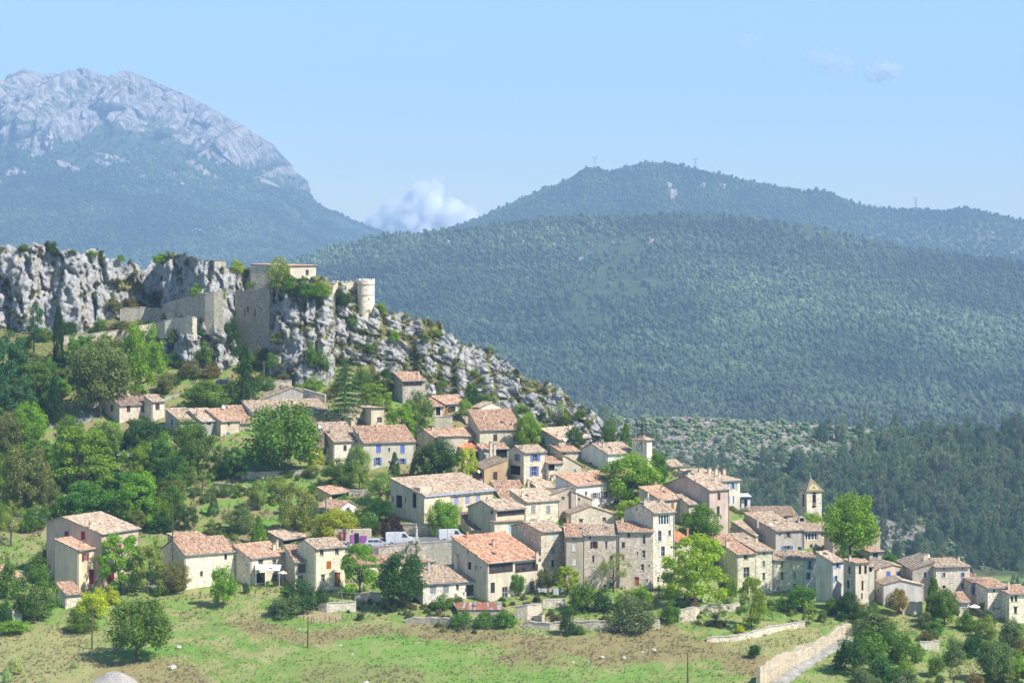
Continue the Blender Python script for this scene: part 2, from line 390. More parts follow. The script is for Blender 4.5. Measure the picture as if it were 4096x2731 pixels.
# ------------------------------------------------------------------ distant land
def land(name, bx, crest_t, rows_bottom, Yb, Yc, nx, ny, relief, mat, attrs=None, curve=1., skirt=500):
    px = np.linspace(bx[0], bx[1], nx)[:, None]; t = np.linspace(0, 1, ny)[None, :]
    c = np.interp(px, *crest_t); rows = c + (rows_bottom - c) * t; px = px + 0 * t
    Y = Yc + (Yb - Yc) * t ** curve
    X, Z = (px - CX) / F * Y, (HY - rows) / F * Y
    dX, dY, dZ = relief(X, Y, Z, t, px, rows)
    X, Y2, Z = X + dX, Y + dY, Z + dZ
    nb = 6; bX = []; bY = []; bZ = []
    for d in np.linspace(0, 1, nb + 1)[1:][::-1]:
        y = Y2[:, :1] + d * skirt; bY.append(y); bX.append(X[:, :1] * y / Y2[:, :1]); bZ.append(Z[:, :1] - skirt * .45 * d ** 1.3)
    A = np.stack([np.concatenate(bX + [X], 1), np.concatenate(bY + [Y2], 1), np.concatenate(bZ + [Z], 1)], -1)
    at = {}
    for k, v in (attrs(X, Y2, Z, t, px, rows) if attrs else {}).items():
        at[k] = ('POINT', 'FLOAT', np.concatenate([np.repeat(v[:, :1], nb, 1), v], 1))
    mk(name, A, grid_faces(nx, ny + nb), mat, kind='structure', attrs=at, smooth_=(name != 'limestone_mountain'))
    def samp(qx, qt):
        fx = (qx - bx[0]) / (bx[1] - bx[0]) * (nx - 1); ft = qt * (ny - 1)
        i, j = np.clip(fx.astype(int), 0, nx - 2), np.clip(ft.astype(int), 0, ny - 2); fx, ft = fx - i, ft - j
        r = []
        for a in (X, Y2, Z, rows):
            r.append(a[i, j] * (1 - fx) * (1 - ft) + a[i + 1, j] * fx * (1 - ft) + a[i, j + 1] * (1 - fx) * ft + a[i + 1, j + 1] * fx * ft)
        return r
    return samp
def far_ground(name, green, rock, scale):
    t = NT(name, .95, .05)
    n = t.noise(scale, 6, rough=.65)
    c = t.ramp(n, [(.3, tuple(x * .6 for x in green)), (.7, tuple(x * 1.5 for x in green))])
    r = t.math('ADD', t.attr('rock'), t.math('MULTIPLY', t.math('SUBTRACT', t.noise(scale * 2.5, 6, rough=.7), .5), 1.1))
    rc = t.mix(t.ramp(t.noise(scale * 2.2, 8, vec=t.mapping((1, 1, .35)), rough=.72), [(.40, 0.), (.58, 1.)]), tuple(x * .30 for x in rock), rock)
    rc = t.mix(t.ramp(t.vor(scale * 1.2, 'DISTANCE_TO_EDGE', vec=t.mix(.3, t.mapping((1, 1, .4)), t.noise(scale * 2, 5, out=1))), [(0., .75), (.08, 0.)]), rc, tuple(x * .28 for x in rock))
    c = t.mix(t.ramp(r, [(.47, 0.), (.56, 1.)]), c, rc)
    c = t.mix(t.attr('lawn'), c, (.20, .27, .08))
    t.color(c); t.bump(t.noise(scale * 2, 7, rough=.7), 1., 6 if scale < .02 else 1.); return t.m
SCR = tab('1300 1740 2150 1700 2350 1668 2420 1664 2700 1668 2900 1675 3100 1684 3300 1698 3480 1718 3560 1738 3700 1742 3850 1738 4000 1726 4500 1690 5600 1640')
def rel0(X, Y, Z, t, px, rows):
    k = np.sin(np.clip(t, 0, 1) * math.pi)
    return 0, fbm(X * .012, Z * .02, 0 * X, 4, 3) * 22 * k, fbm(X * .03, Y * .03, 0 * X, 4, 9) * 1.5
def at0(X, Y, Z, t, px, rows):
    bare = (1 - smooth(3250, 3650, px)) * smooth(2000, 1850, rows + (px - 2700) * .1) * .62 + .1
    bare = np.maximum(bare, inpoly(px, rows, [(3480, 2060), (3600, 2090), (3760, 2120), (3800, 2160), (3600, 2210), (3500, 2190), (3490, 2110)]) * .62)
    bare = np.maximum(bare, .62 * (t < .014) * (px < 3500))
    return dict(rock=bare + 0 * t, lawn=smooth(2290, 2310, rows) + 0 * t)
s_scrub = land('scrub_slope', (1300, 5600), SCR, 2740, 900, 1380, 420, 170, rel0, far_ground('scrub_ground', (.085, .10, .04), (.38, .34, .29), .18), at0)
H1 = tab('-600 1480 300 1300 600 1210 900 1120 1100 1062 1219 1027 1323 989 1445 958 1567 940 1741 932 1916 909 2090 885 2264 871 2473 860 2699 859 2873 862 3048 876 3222 897 3309 914 3413 949 3570 984 3744 1010 3918 1031 4096 1045 4600 1080 5400 1160')
def rel1(X, Y, Z, t, px, rows):
    k = np.sin(np.clip(t * 1.05, 0, 1) * math.pi) ** .5
    r = ridged(X * .0016 + 3, Z * .0014, 0 * X, 3, 14)
    wv = 90 * fbm(px / 400, rows / 300, 0 * px, 3, 17); step = -60 * np.exp(-((rows - 1400 - 30 * np.sin(px / 300) + wv) / 75) ** 2) - 45 * np.exp(-((rows - 1180 - 60 * np.sin(px / 420 + 1) + wv) / 70) ** 2)
    return 0, (fbm(X * .0021, Z * .0042, 0 * X, 4, 13) * 190 + r * 100 + step * 1.4) * k * smooth(0, .15, t), fbm(X * .01, Y * .006, 0 * X, 4, 19) * 9 * smooth(.02, .2, t)
def at1(X, Y, Z, t, px, rows):
    r = 0 * px + .05
    for cx, cy_, w, h in ((1790, 970, 25, 16), (1720, 1010, 60, 14), (1590, 1020, 40, 10), (2040, 1000, 14, 40), (2090, 970, 18, 18), (2330, 1040, 60, 14), (2220, 1075, 60, 12), (2200, 940, 30, 12), (1330, 1010, 70, 12), (2600, 960, 50, 20), (1500, 1010, 30, 14), (2360, 1020, 20, 16)):
        r = np.maximum(r, .75 * np.exp(-((px - cx) / w) ** 2 - ((rows - cy_) / h) ** 2))
    return dict(rock=r)
s_h1 = land('wooded_hill', (-600, 5400), H1, 1780, 2300, 4200, 440, 190, rel1, far_ground('hill_ground', (.06, .08, .03), (.50, .42, .35), .035), at1, skirt=900)
H2 = tab('600 1200 1200 1100 1600 985 1785 920 1916 871 2090 792 2180 752 2246 731 2300 700 2316 684 2351 668 2395 672 2447 688 2508 665 2577 650 2682 651 2786 676 2960 717 3135 749 3230 768 3257 762 3309 764 3413 810 3480 828 3570 837 3700 838 3762 845 3805 836 3849 830 3910 839 4005 866 4096 883 4600 960 5400 1040')
def rel2(X, Y, Z, t, px, rows):
    return 0, fbm(X * .0016, Z * .003, 0 * X, 4, 23) * 240 * smooth(0, .2, t), fbm(X * .006, Y * .004, 0 * X, 4, 29) * 12 * smooth(0.01, .2, t)
def at2(X, Y, Z, t, px, rows):
    r = 0 * px + .04
    for cx, cy_, w, h in ((2700, 780, 18, 46), (2680, 740, 12, 25), (2815, 745, 14, 20), (2890, 745, 22, 14), (2950, 738, 12, 8)):
        r = np.maximum(r, .9 * np.exp(-((px - cx) / w) ** 2 - ((rows - cy_) / h) ** 2))
    r = np.maximum(r, .44 * smooth(3330, 3500, px) * smooth(880, 910, rows))
    return dict(rock=r)
s_h2 = land('pylon_hill', (600, 5400), H2, 1200, 5200, 6500, 440, 110, rel2, far_ground('far_hill_ground', (.06, .075, .03), (.50, .44, .38), .03), at2, skirt=1500)
MT = tab('-2600 980 -1900 850 -1200 690 -600 520 -200 440 0 374 40 345 78 300 105 284 122 279 140 290 183 301 261 298 300 294 374 290 420 302 460 293 522 296 601 322 731 374 871 444 1000 516 1027 533 1097 577 1141 636 1202 707 1240 752 1262 790 1268 808 1323 838 1445 888 1562 940 1640 980 1900 1050 2300 1100')
def rel3(X, Y, Z, t, px, rows):
    rz = smooth(.62, .28, t)
    cl = ridged(X * .0042 - Z * .0014, Z * .0007, 0 * X, 5, 33)
    fl = fbm(X * .002, Z * .0022, 0 * X, 5, 37)
    st = np.sin(Z * .05 + 3 * fbm(X * .003, Z * .003, 0 * X, 3, 39)) * 10 * smooth(600, 900, px)
    f_ = ridged(X * .012 - Z * .003, Z * .0028, 0 * X, 5, 36); w1, w2, wc = worley(X * .006 - Z * .002, Y * 0, Z * .0035, 7); v1, v2, v3 = worley(X * .02 + .4 * vn(X * .01, Z * .01, 0), Y * 0, Z * .009, 8)
    return 0, (cl * -330 + st * 2.5 - f_ * 150 - (wc - .5) * 160 + 90 * np.exp(-((w2 - w1) / .12) ** 2) - (v3 - .5) * 110 + 50 * np.exp(-((v2 - v1) / .15) ** 2)) * rz + fl * 420 * smooth(0, .1, t), (fbm(X * .01, Z * .01, 0 * X, 4, 35) * 14) * smooth(.0, .08, t)
def SCREE(px, rows):
    s_ = 0 * px
    for cx, cy_, w, h, sl in ((790, 670, 95, 16, .55), (450, 630, 55, 14, .35), (290, 670, 45, 12, .3), (100, 700, 60, 14, .1), (400, 650, 30, 14, .6), (560, 705, 26, 10, .3), (680, 690, 40, 12, .6), (150, 660, 60, 9, -.3), (1050, 720, 50, 8, .5), (720, 735, 30, 8, .5), (620, 710, 36, 8, .5), (800, 925, 30, 8, 0), (20, 735, 26, 12, -.3)):
        dy = rows - cy_ - (px - cx) * sl
        s_ = np.maximum(s_, np.exp(-((px - cx) / w) ** 2 - (dy / h) ** 2))
    return np.minimum(1, s_ * 1.3)
def at3(X, Y, Z, t, px, rows):
    rl = np.interp(px, [-600, 0, 300, 420, 700, 900, 1100, 1270, 1900], [520, 545, 600, 560, 575, 640, 740, 800, 700])
    r = smooth(40, -90, rows - rl + fbm(X * .004, Z * .006, 0 * X, 4, 43) * 90)
    scree = SCREE(px, rows)
    r = smooth(30, -70, rows - rl + fbm(X * .006, Z * .006, 0 * X, 5, 43) * 190)
    gully = smooth(.05, .5, fbm(X * .011 - Z * .004, Z * .0035, 0 * X, 5, 47)) + .8 * smooth(.15, .5, fbm(X * .004, Z * .02, 0 * X, 4, 48))
    gully = gully + 1.1 * smooth(.25, -.15, ridged(X * .0042 - Z * .0014, Z * .0007, 0 * X, 5, 33))
    return dict(rock=np.maximum(r * (.80 - .33 * np.minimum(1.2, gully)), 1.15 * scree) + .05)
s_mt = land('limestone_mountain', (-2600, 2300), MT, 1200, 6000, 9200, 800, 300, rel3, far_ground('mountain_ground', (.06, .085, .036), (.47, .42, .375), .012), at3, curve=.85, skirt=1300)
mk('valley_floor', [(-9300, -500, -215), (9300, -500, -215), (9300, 10800, -215), (-9300, 10800, -215)], [(0, 1, 2, 3)], m_plain('valley_grass', (.07, .09, .035), .95, .05, .3, .01), kind='structure')
# ------------------------------------------------------------------ trees
def leaves_mesh(name, C, R, per, leaf, seed, flat=.0, up=.25, stretch=1., shell=.55):
    """leaf-sized faces spread over and through clumps (centres C, radii R)"""
    r = np.random.default_rng(seed); C = np.asarray(C, float); R = np.asarray(R, float)
    w = R ** 2; cnt = np.maximum(4, (per * w / w.sum())).astype(int)
    idx = np.repeat(np.arange(len(C)), cnt); n = len(idx)
    d = r.normal(size=(n, 3)); d /= np.linalg.norm(d, axis=1)[:, None]
    rad = R[idx] * (shell + (1 - shell) * r.random(n) ** .6) * (1 + .25 * r.normal(size=n) * .6)
    pos = C[idx] + d * rad[:, None] * np.array([1, 1, 1 - flat])
    nrm = d + r.normal(size=(n, 3)) * .55 + np.array([0, 0, up]); nrm /= np.linalg.norm(nrm, axis=1)[:, None]
    a = np.cross(nrm, r.normal(size=(n, 3))); a /= np.linalg.norm(a, axis=1)[:, None]; b = np.cross(nrm, a)
    s = leaf * (.6 + .8 * r.random(n))[:, None]
    k = (.55 + .35 * r.random(n))[:, None] * stretch
    V = np.stack([pos - a * s, pos + b * s * k, pos + a * s, pos - b * s * k], 1).reshape(-1, 3)
    V[:, 2] = np.maximum(V[:, 2], .005)
    rn = np.clip(.5 + .22 * r.normal(size=n) + .28 * (r.random(len(C))[idx] - .5), 0, 1)
    m = mesh(name, V, np.arange(4 * n).reshape(-1, 4), dict(rnd=('FACE', 'FLOAT', rn))); m.materials.append(M['leaf']); return m
def ell(n, r, a, c, lo=-.7, jit=.25, inner=.35):
    out = []
    while len(out) < n:
        d = r.normal(size=3); d /= np.linalg.norm(d)
        if d[2] < lo: continue
        k = (inner + (1 - inner) * r.random() ** .5) * (1 + jit * (r.random() - .5))
        out.append((c[0] + d[0] * a[0] * k, c[1] + d[1] * a[1] * k, c[2] + d[2] * a[2] * k))
    return out
def crown(kind, seed):
    r = np.random.default_rng(seed); C = []; R = []
    if kind == 'round':
        C = ell(74, r, (.38, .38, .40), (0, 0, .53), lo=-.85, inner=.35); R = .075 + .055 * r.random(len(C)); return C, R, 9800, .0155, {}
    if kind == 'oval':
        C = ell(64, r, (.34, .34, .43), (0, 0, .52), lo=-.9, inner=.3); R = .07 + .06 * r.random(len(C)); return C, R, 8000, .0155, {}
    if kind == 'bush':
        C = ell(44, r, (.38, .38, .72), (0, 0, .12), lo=-.05); R = .09 + .07 * r.random(len(C)); return C, R, 4600, .021, {}
    if kind == 'acacia':
        for k in range(84):
            z = .14 + .82 * r.random() ** .85; q = .43 * math.sin(min(1, (1.04 - z) / .78 + .10) * 1.75) ** .7
            t = r.random() * 6.28; q *= .35 + .65 * r.random() ** .5; C.append((q * math.cos(t), q * math.sin(t), z))
        R = .055 + .06 * r.random(len(C)); return C, R, 10500, .0135, dict(flat=.35, stretch=1.3)
    if kind == 'sparse':
        C = ell(46, r, (.38, .38, .38), (0, 0, .58), inner=.45); R = .05 + .045 * r.random(len(C)); return C, R, 4200, .0115, dict(shell=.2, stretch=.7)
    if kind == 'tall':
        C = ell(70, r, (.38, .38, .48), (0, 0, .48), lo=-.95, inner=.35); R = .06 + .06 * r.random(len(C)); return C, R, 8800, .0140, dict(shell=.4)
    if kind == 'cone':
        for k in range(230):
            z = .03 + .93 * r.random(); q = .44 * (1 - z) ** .75 * min(1, .55 + z * 3); t = r.random() * 6.28; q *= .75 + .3 * r.random(); C.append((q * math.cos(t), q * math.sin(t), z))
        R = .04 + .04 * r.random(len(C)); return C, R, 9600, .015, dict(stretch=1.2)
    if kind == 'cypress':
        for k in range(300):
            z = .02 + .96 * r.random(); q = .40 * math.sin(min(1, (1.01 - z) * 1.45 + .03) * 1.57) ** .8 * (.8 + .2 * min(1, z * 6)); t = r.random() * 6.28; q *= .7 + .3 * r.random(); C.append((q * math.cos(t), q * math.sin(t), z))
        R = .04 + .04 * r.random(len(C)); return C, R, 10000, .019, dict(stretch=1.1)
    if kind == 'spruce' or kind == 'cedar':
        lay = 15 if kind == 'spruce' else 12
        for L in range(lay):
            z = .1 + .86 * L / (lay - 1); q = (.46 if kind == 'cedar' else .44) * (1 - z) ** (.62 if kind == 'cedar' else .8) + .02
            nb_ = 9
            for k in range(nb_):
                t = k * 6.28 / nb_ + r.random() * .7 + L; qq = q * (.8 + .35 * r.random())
                for f in (.3, .55, .78, 1.):
                    C.append((qq * f * math.cos(t), qq * f * math.sin(t), z - (.05 if kind == 'spruce' else -.0) * f + .02 * r.random() - .03 * f * f)); R.append((.052 if kind == 'spruce' else .046) * (1.25 - .55 * f) * (.5 + q * 1.6))
        return C, R, 11000, .0135, dict(flat=.5 if kind == 'cedar' else .25, shell=.3, up=.1, stretch=.8)
    if kind == 'pine':
        for k in range(36):
            z = .3 + .66 * r.random(); q = .38 * (1.12 - z) ** .5 * (.3 + .75 * r.random()); t = r.random() * 6.28; C.append((q * math.cos(t), q * math.sin(t), z))
        R = .06 + .05 * r.random(len(C)); return C, R, 4200, .015, dict(flat=.3, shell=.3, stretch=.7)
TR = {}
def limbs(kind, C, r):
    m = MB(); h = .93 if kind in ('spruce', 'cedar', 'cone', 'cypress', 'pine') else .42
    m.tube([(0, 0, -.03), (.006, .004, h * .3), (-.008, .006, h * .6), (.004, 0, h)], [.027, .021, .016, .004 if h > .5 else .012], 7)
    if h < .5:
        for c in sorted(C, key=lambda c: r.random())[:9]:
            b = (0, 0, .16 + .24 * r.random()); e = [x * .88 for x in c]; e[2] = max(e[2], b[2] + .05)
            mid = [(b[i] * .45 + e[i] * .55) for i in range(3)]; mid[2] -= .02
            m.tube([b, mid, e], [.013, .008, .003], 5)
    elif kind in ('pine',):
        for c in C[:14]: m.tube([(0, 0, max(.2, c[2] - .12)), [x * .9 for x in c]], [.007, .002], 4)
    me = mesh('trunk_' + kind, m.v, m.f); me.materials.append(M['bark']); return me
def proto(kind, i):
    if (kind, i) not in TR:
        s = int(sum(ord(ch) for ch in kind) * 7 + i)
        C, R, per, leaf, kw = crown(kind, s)
        TR[kind, i] = (leaves_mesh('crown_' + kind, C, R, per, leaf, s, **kw), limbs(kind, C, random.Random(s)))
    return TR[kind, i]
G = dict(bright=(.135, .215, .03), yellow=(.21, .265, .03), mid=(.085, .145, .032), rich=(.07, .15, .028), dark=(.035, .082, .024), olive=(.115, .135, .058), grey=(.10, .135, .075),
         blue=(.05, .11, .06), lime=(.29, .36, .035), deep=(.022, .05, .018), purple=(.035, .018, .028), cedar=(.07, .115, .055), brown=(.14, .12, .055), light=(.17, .215, .075), thuja=(.12, .20, .02), pale=(.26, .30, .20), pink=(.20, .16, .085))
tree_i = 0
def tree(cx, top, base, w, kind, colour, label=None, group=None, cat=None, name=None, dY=0, ivar=None):
    global tree_i
    tree_i += 1; i = (tree_i % 3) if ivar is None else ivar
    c, t = proto(kind, int(i))
    Y = gnd(cx, base) + dY; o = P(cx, base, Y); h = (base - top) / F * Y; ww = w / F * Y
    name = name or {'bush': 'bush', 'cone': 'conifer', 'cypress': 'cypress_tree', 'spruce': 'spruce_tree', 'cedar': 'cedar_tree', 'pine': 'pine_tree'}.get(kind, 'tree')
    r = thing(name, label, cat or ('bush' if kind == 'bush' else 'tree'), o, random.random() * 6.28, group)
    ww *= 1.06; k = dict(bush=.98, cypress=.86, cone=.98, spruce=.98).get(kind, .92)
    r.scale = (ww / k, ww / k, h)
    j = lambda v: v * random.uniform(.9, 1.1)
    link('crown', c, r, color=tuple(min(.5, j(v) * m_) for v, m_ in zip(G[colour], (1.5, 1.58, 1.1))))
    if kind != 'bush': link('trunk', t, r)
    return r
# ------------------------------------------------------------------ houses
CREAM, WARM, PINK, GREY, WHITE, SAND_W, TAN, YEL = (.62, .55, .42), (.66, .55, .40), (.58, .46, .38), (.46, .43, .38), (.72, .70, .64), (.58, .50, .37), (.58, .43, .25), (.70, .56, .28)
STONE, STONE_G, STONE_W = (.88, .83, .75), (.64, .62, .575), (1.0, .965, .89)
T0, TRED, TTAN, TPALE, TDARK = (1.02, .99, .95), (1.13, .93, .80), (1.08, 1.05, .97), (1.24, 1.22, 1.12), (.66, .6, .58)
BLUE, LILAC, SKY_B, LTB, WHT, BRN, RED, ORG, GRY, GRB = (.13, .20, .55), (.32, .33, .56), (.28, .42, .62), (.5, .62, .7), (.75, .75, .72), (.10, .045, .03), (.30, .012, .03), (.42, .14, .025), (.30, .30, .31), (.08, .22, .5)
def unit_box():
    m = MB(); m.box(-.5, 0, -.5, .5, 1, .5); return m
def shutter_mesh():
    m = MB(); n = 4
    for k in range(n): m.box(-.5 + k / n + .012, 0, -.5, -.5 + (k + 1) / n - .012, .6, .5)
    for z in (-.32, .3): m.box(-.46, -.4, z - .035, .46, 0, z + .035)
    return m
def frame_mesh(nx=2, nz=2):
    m = MB(); t = .06
    m.box(-.5, 0, -.5, .5, 1, -.5 + t); m.box(-.5, 0, .5 - t, .5, 1, .5); m.box(-.5, 0, -.5 + t, -.5 + t * 1.3, 1, .5 - t); m.box(.5 - t * 1.3, 0, -.5 + t, .5, 1, .5 - t)
    for k in range(1, nx): x = -.5 + k / nx; m.box(x - .03, .1, -.5 + t, x + .03, .9, .5 - t)
    for k in range(1, nz): z = -.5 + k / nz; m.box(-.5 + t, .2, z - .018, .5 - t, .8, z + .018)
    return m
def door_mesh():
    m = MB(); n = 5
    for k in range(n): m.box(-.5 + k / n + .01, 0, -.5, -.5 + (k + 1) / n - .01, 1, .5)
    for z in (-.3, .05, .38): m.box(-.47, -.5, z - .02, .47, 0, z + .02)
    return m
def unit(name, mb, mat):
    me = mesh(name, mb.v, mb.f); me.materials.append(mat); return me
U = dict(shutter=unit('shutter', shutter_mesh(), M['paint']), frame=unit('window_frame', frame_mesh(), M['paint']), frame1=unit('window_frame_plain', frame_mesh(2, 1), M['paint']),
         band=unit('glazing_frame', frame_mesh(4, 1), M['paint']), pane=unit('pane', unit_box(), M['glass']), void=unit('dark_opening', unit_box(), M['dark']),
         door=unit('door', door_mesh(), M['paint']), sill=unit('sill', unit_box(), M['conc']), lintel=unit('lintel', unit_box(), M['wood']), tilebit=unit('sill_tile', unit_box(), M['tile']))
def put(name, me, parent, loc, rz, scale, color=None, rx=0):
    o = link(name, me, parent, color=color, loc=loc, rz=rz)
    o.rotation_euler = (rx, 0, rz); o.scale = scale; return o

def tile_plane(Lu, Lv, seed, vmax=None, du=.27, dv=.48):
    """courses of half-round tiles on a plane: x along the eave, y up the slope, z out of it"""
    r = np.random.default_rng(seed)
    nu, nv = max(2, int(round(Lu / du))), max(2, int(round(Lv / dv))); du, dv = Lu / nu, Lv / nv
    iu, iv = [a.ravel() for a in np.meshgrid(np.arange(nu), np.arange(nv), indexing='ij')]
    if vmax is not None:
        lo, hi = vmax((iu + .5) * du); keep = ((iv + 1.) * dv <= hi + dv * .5) & (iv * dv >= lo - dv * .5); iu, iv = iu[keep], iv[keep]
    n = len(iu); j = lambda s: r.normal(size=n) * s
    x0 = iu * du + j(.012); y0 = iv * dv + j(.02) - .03; z0 = j(.009) + .012 * np.sin(iu * .9 + seed) + .03 * vn(iu * .1, iv * .12, 0, seed)
    V = []
    for yy, zz in ((0, .045), (dv + .02, .0)):
        for xx, hh in ((.0, .0), (.22, .062), (.62, .068), (.86, .0)):
            V.append(np.stack([x0 + xx * du, y0 + yy, z0 + hh + zz], 1))
    V = np.stack(V, 1).reshape(-1, 3); b = np.arange(n)[:, None] * 8
    Fs = np.concatenate([b + np.array(q) for q in ((0, 1, 5, 4), (1, 2, 6, 5), (2, 3, 7, 6), (3 - 3, 3, 2, 1))]).reshape(-1, 4)
    rn = np.clip(.5 + .27 * r.normal(size=n), 0, 1); rn = np.tile(rn, 4)
    return mesh('roof_tiles', V, Fs, dict(rnd=('FACE', 'FLOAT', rn)))
class House: pass
house_seed = 100
HS = {}
ALLH = []
def house(key, label, x0, x1, x2, b, ev, rg, roof='shed', t=None, wall='stone', wc=STONE, tc=T0, th=None, wins='', chim='', dish='', sky_='', D=None, dY=0, cat='house', name='stone_house', gutter=True, slope=.34, base=None, thr=(12, 52), after=None):
    """x0 far-left edge, x1 near corner, x2 right edge, b ground row, ev eave row at the near corner, rg ridge row"""
    global house_seed
    house_seed += 1
    t = {'shed': 1., 'gable': .5, 'sl': 1., 'sr': 0., 'gfront': .5, 'flat': 1., 'hip': .5}[roof] if t is None else t
    Y1 = gnd(x1, b) + dY
    if after: q0 = HS[after]; Y1 = q0.p1[1] + q0.u[1] * q0.W + .12 + dY
    a0, a1, a2 = [(x - CX) / F for x in (x0, x1, x2)]
    p1 = np.array([a1 * Y1, Y1]); phi = math.atan(a1)
    def solve(th):
        w = math.radians(th) - phi; uu = np.array([math.cos(w), math.sin(w)]); vv = np.array([-uu[1], uu[0]])
        W_ = (a2 * p1[1] - p1[0]) / (uu[0] - a2 * uu[1]); D_ = (a0 * p1[1] - p1[0]) / (vv[0] - a0 * vv[1]) if D is None else D
        zE = (HY - ev) / F * Y1
        q = p1 + (vv * D_ * t if roof in ('shed', 'gable') else uu * W_ * (t if roof != 'sr' else 1))
        zR = (HY - rg) / F * q[1]
        run = D_ * t if roof in ('shed', 'gable') else W_ * (t if roof != 'sr' else 1)
        return w, uu, vv, W_, D_, zE, zR, run
    if th is None:
        if roof in ('flat', 'hip'): th = 30
        else:
            best = None
            for k in range(thr[0], thr[1], 2):
                s = solve(k); sl_ = abs(s[6] - s[5]) / max(s[7], .1)
                if s[3] <= 0 or s[4] <= 0 or s[4] > 22 or s[3] > 40: continue
                e = abs(sl_ - slope)
                if best is None or e < best[0]: best = (e, k)
            th = best[1] if best else 30
    w, uu, vv, W_, D_, zE, zR, run = solve(th)
    zb = (HY - b) / F * Y1
    h = House(); h.w, h.u, h.v, h.W, h.D, h.p1, h.z0, h.Y1, h.th = w, uu, vv, W_, D_, p1, zb, Y1, th
    ALLH.append((key, round(th), round(W_, 1), round(D_, 1), round((zR - zE) / run, 2), round(zE - zb, 1)))
    root = thing(name, label, cat, (p1[0], p1[1], zb), w); h.root = root; HS[key] = h
    E, R = zE - zb, zR - zb; sl_ = (R - E) / max(run, .01)
    if roof in ('shed', 'gable'): top = lambda x, y: E + sl_ * y if y <= t * D_ + 1e-6 else R - abs(sl_) * (y - t * D_)
    elif roof in ('sl', 'gfront'): top = lambda x, y: E + sl_ * x if x <= t * W_ + 1e-6 else R - abs(sl_) * (x - t * W_)
    elif roof == 'sr': top = lambda x, y: E + sl_ * x
    else: top = lambda x, y: E
    h.top = top; bot = -4.5 if base is None else -base
    # openings
    ops = dict(R=[], L=[])
    for wd in [q.split() for q in wins.split(';') if q.strip()]:
        f, px, py, ww, hh, st = wd[0], *[float(v) for v in wd[1:5]], wd[5]; cc = wd[6] if len(wd) > 6 else None
        d = uu if f == 'R' else vv
        sol = lambda p_: ((p_ - CX) / F * p1[1] - p1[0]) / (d[0] - (p_ - CX) / F * d[1])
        s = sol(px); wm = abs(sol(px + ww / 2) - sol(px - ww / 2)); yy = p1[1] + s * d[1]
        zc = (HY - py) / F * yy - zb; hm = hh / F * yy
        L_ = W_ if f == 'R' else D_
        s = min(max(s, wm / 2 + .12), L_ - wm / 2 - .12)
        if s - wm / 2 < .05: continue
        ops[f].append((s, zc, wm, hm, st, cc))
    V, Fs = [], []
    def q(*pts):
        n = len(V); V.extend(pts); Fs.append(tuple(range(n, n + len(pts))))
    def face(L_, pt, tp, breaks, opl, flip):
        cuts = sorted(set([0., L_] + [k for k in breaks if 0 < k < L_] + [c for o in opl for c in (o[0] - o[2] / 2, o[0] + o[2] / 2)]))
        for s0, s1 in zip(cuts, cuts[1:]):
            if s1 - s0 < 1e-5: continue
            m = (s0 + s1) / 2
            inside = sorted([(o[1] - o[3] / 2, o[1] + o[3] / 2) for o in opl if o[0] - o[2] / 2 < m < o[0] + o[2] / 2])
            z = bot
            for a, b_ in inside:
                if a > z: q(pt(s0, z), pt(s1, z), pt(s1, a), pt(s0, a))
                z = max(z, b_)
            q(pt(s0, z), pt(s1, z), pt(s1, max(z, tp(s1 - 1e-4))), pt(s0, max(z, tp(s0 + 1e-4))))
    rb = [t * W_] if roof in ('gfront',) else []; lb = [t * D_] if roof == 'gable' else []
    face(W_, lambda s, z: (s, 0, z), lambda s: top(s, 0), rb, ops['R'], 0)
    face(D_, lambda s, z: (0, s, z), lambda s: top(0, s), lb, ops['L'], 1)
    face(W_, lambda s, z: (s, D_, z), lambda s: top(s, D_), rb, [], 1)
    face(D_, lambda s, z: (W_, s, z), lambda s: top(W_, s), lb, [], 0)
    RD = .24
    for f, L in ops.items():
        for s, zc, wm, hm, st, cc in L:
            a, b_, z_, Z_ = s - wm / 2, s + wm / 2, zc - hm / 2, zc + hm / 2
            g_ = (lambda p_, dd, z: (p_, dd, z)) if f == 'R' else (lambda p_, dd, z: (dd, p_, z))
            q(g_(a, 0, z_), g_(b_, 0, z_), g_(b_, RD, z_), g_(a, RD, z_)); q(g_(a, 0, Z_), g_(b_, 0, Z_), g_(b_, RD, Z_), g_(a, RD, Z_))
            q(g_(a, 0, z_), g_(a, 0, Z_), g_(a, RD, Z_), g_(a, RD, z_)); q(g_(b_, 0, z_), g_(b_, 0, Z_), g_(b_, RD, Z_), g_(b_, RD, z_))
    hv = random.Random(key); vv_ = hv.uniform(.86, 1.06); wc = tuple(c_ * vv_ * hv.uniform(.97, 1.03) for c_ in wc)
    mk('wall', V, Fs, M[wall], root, color=wc)
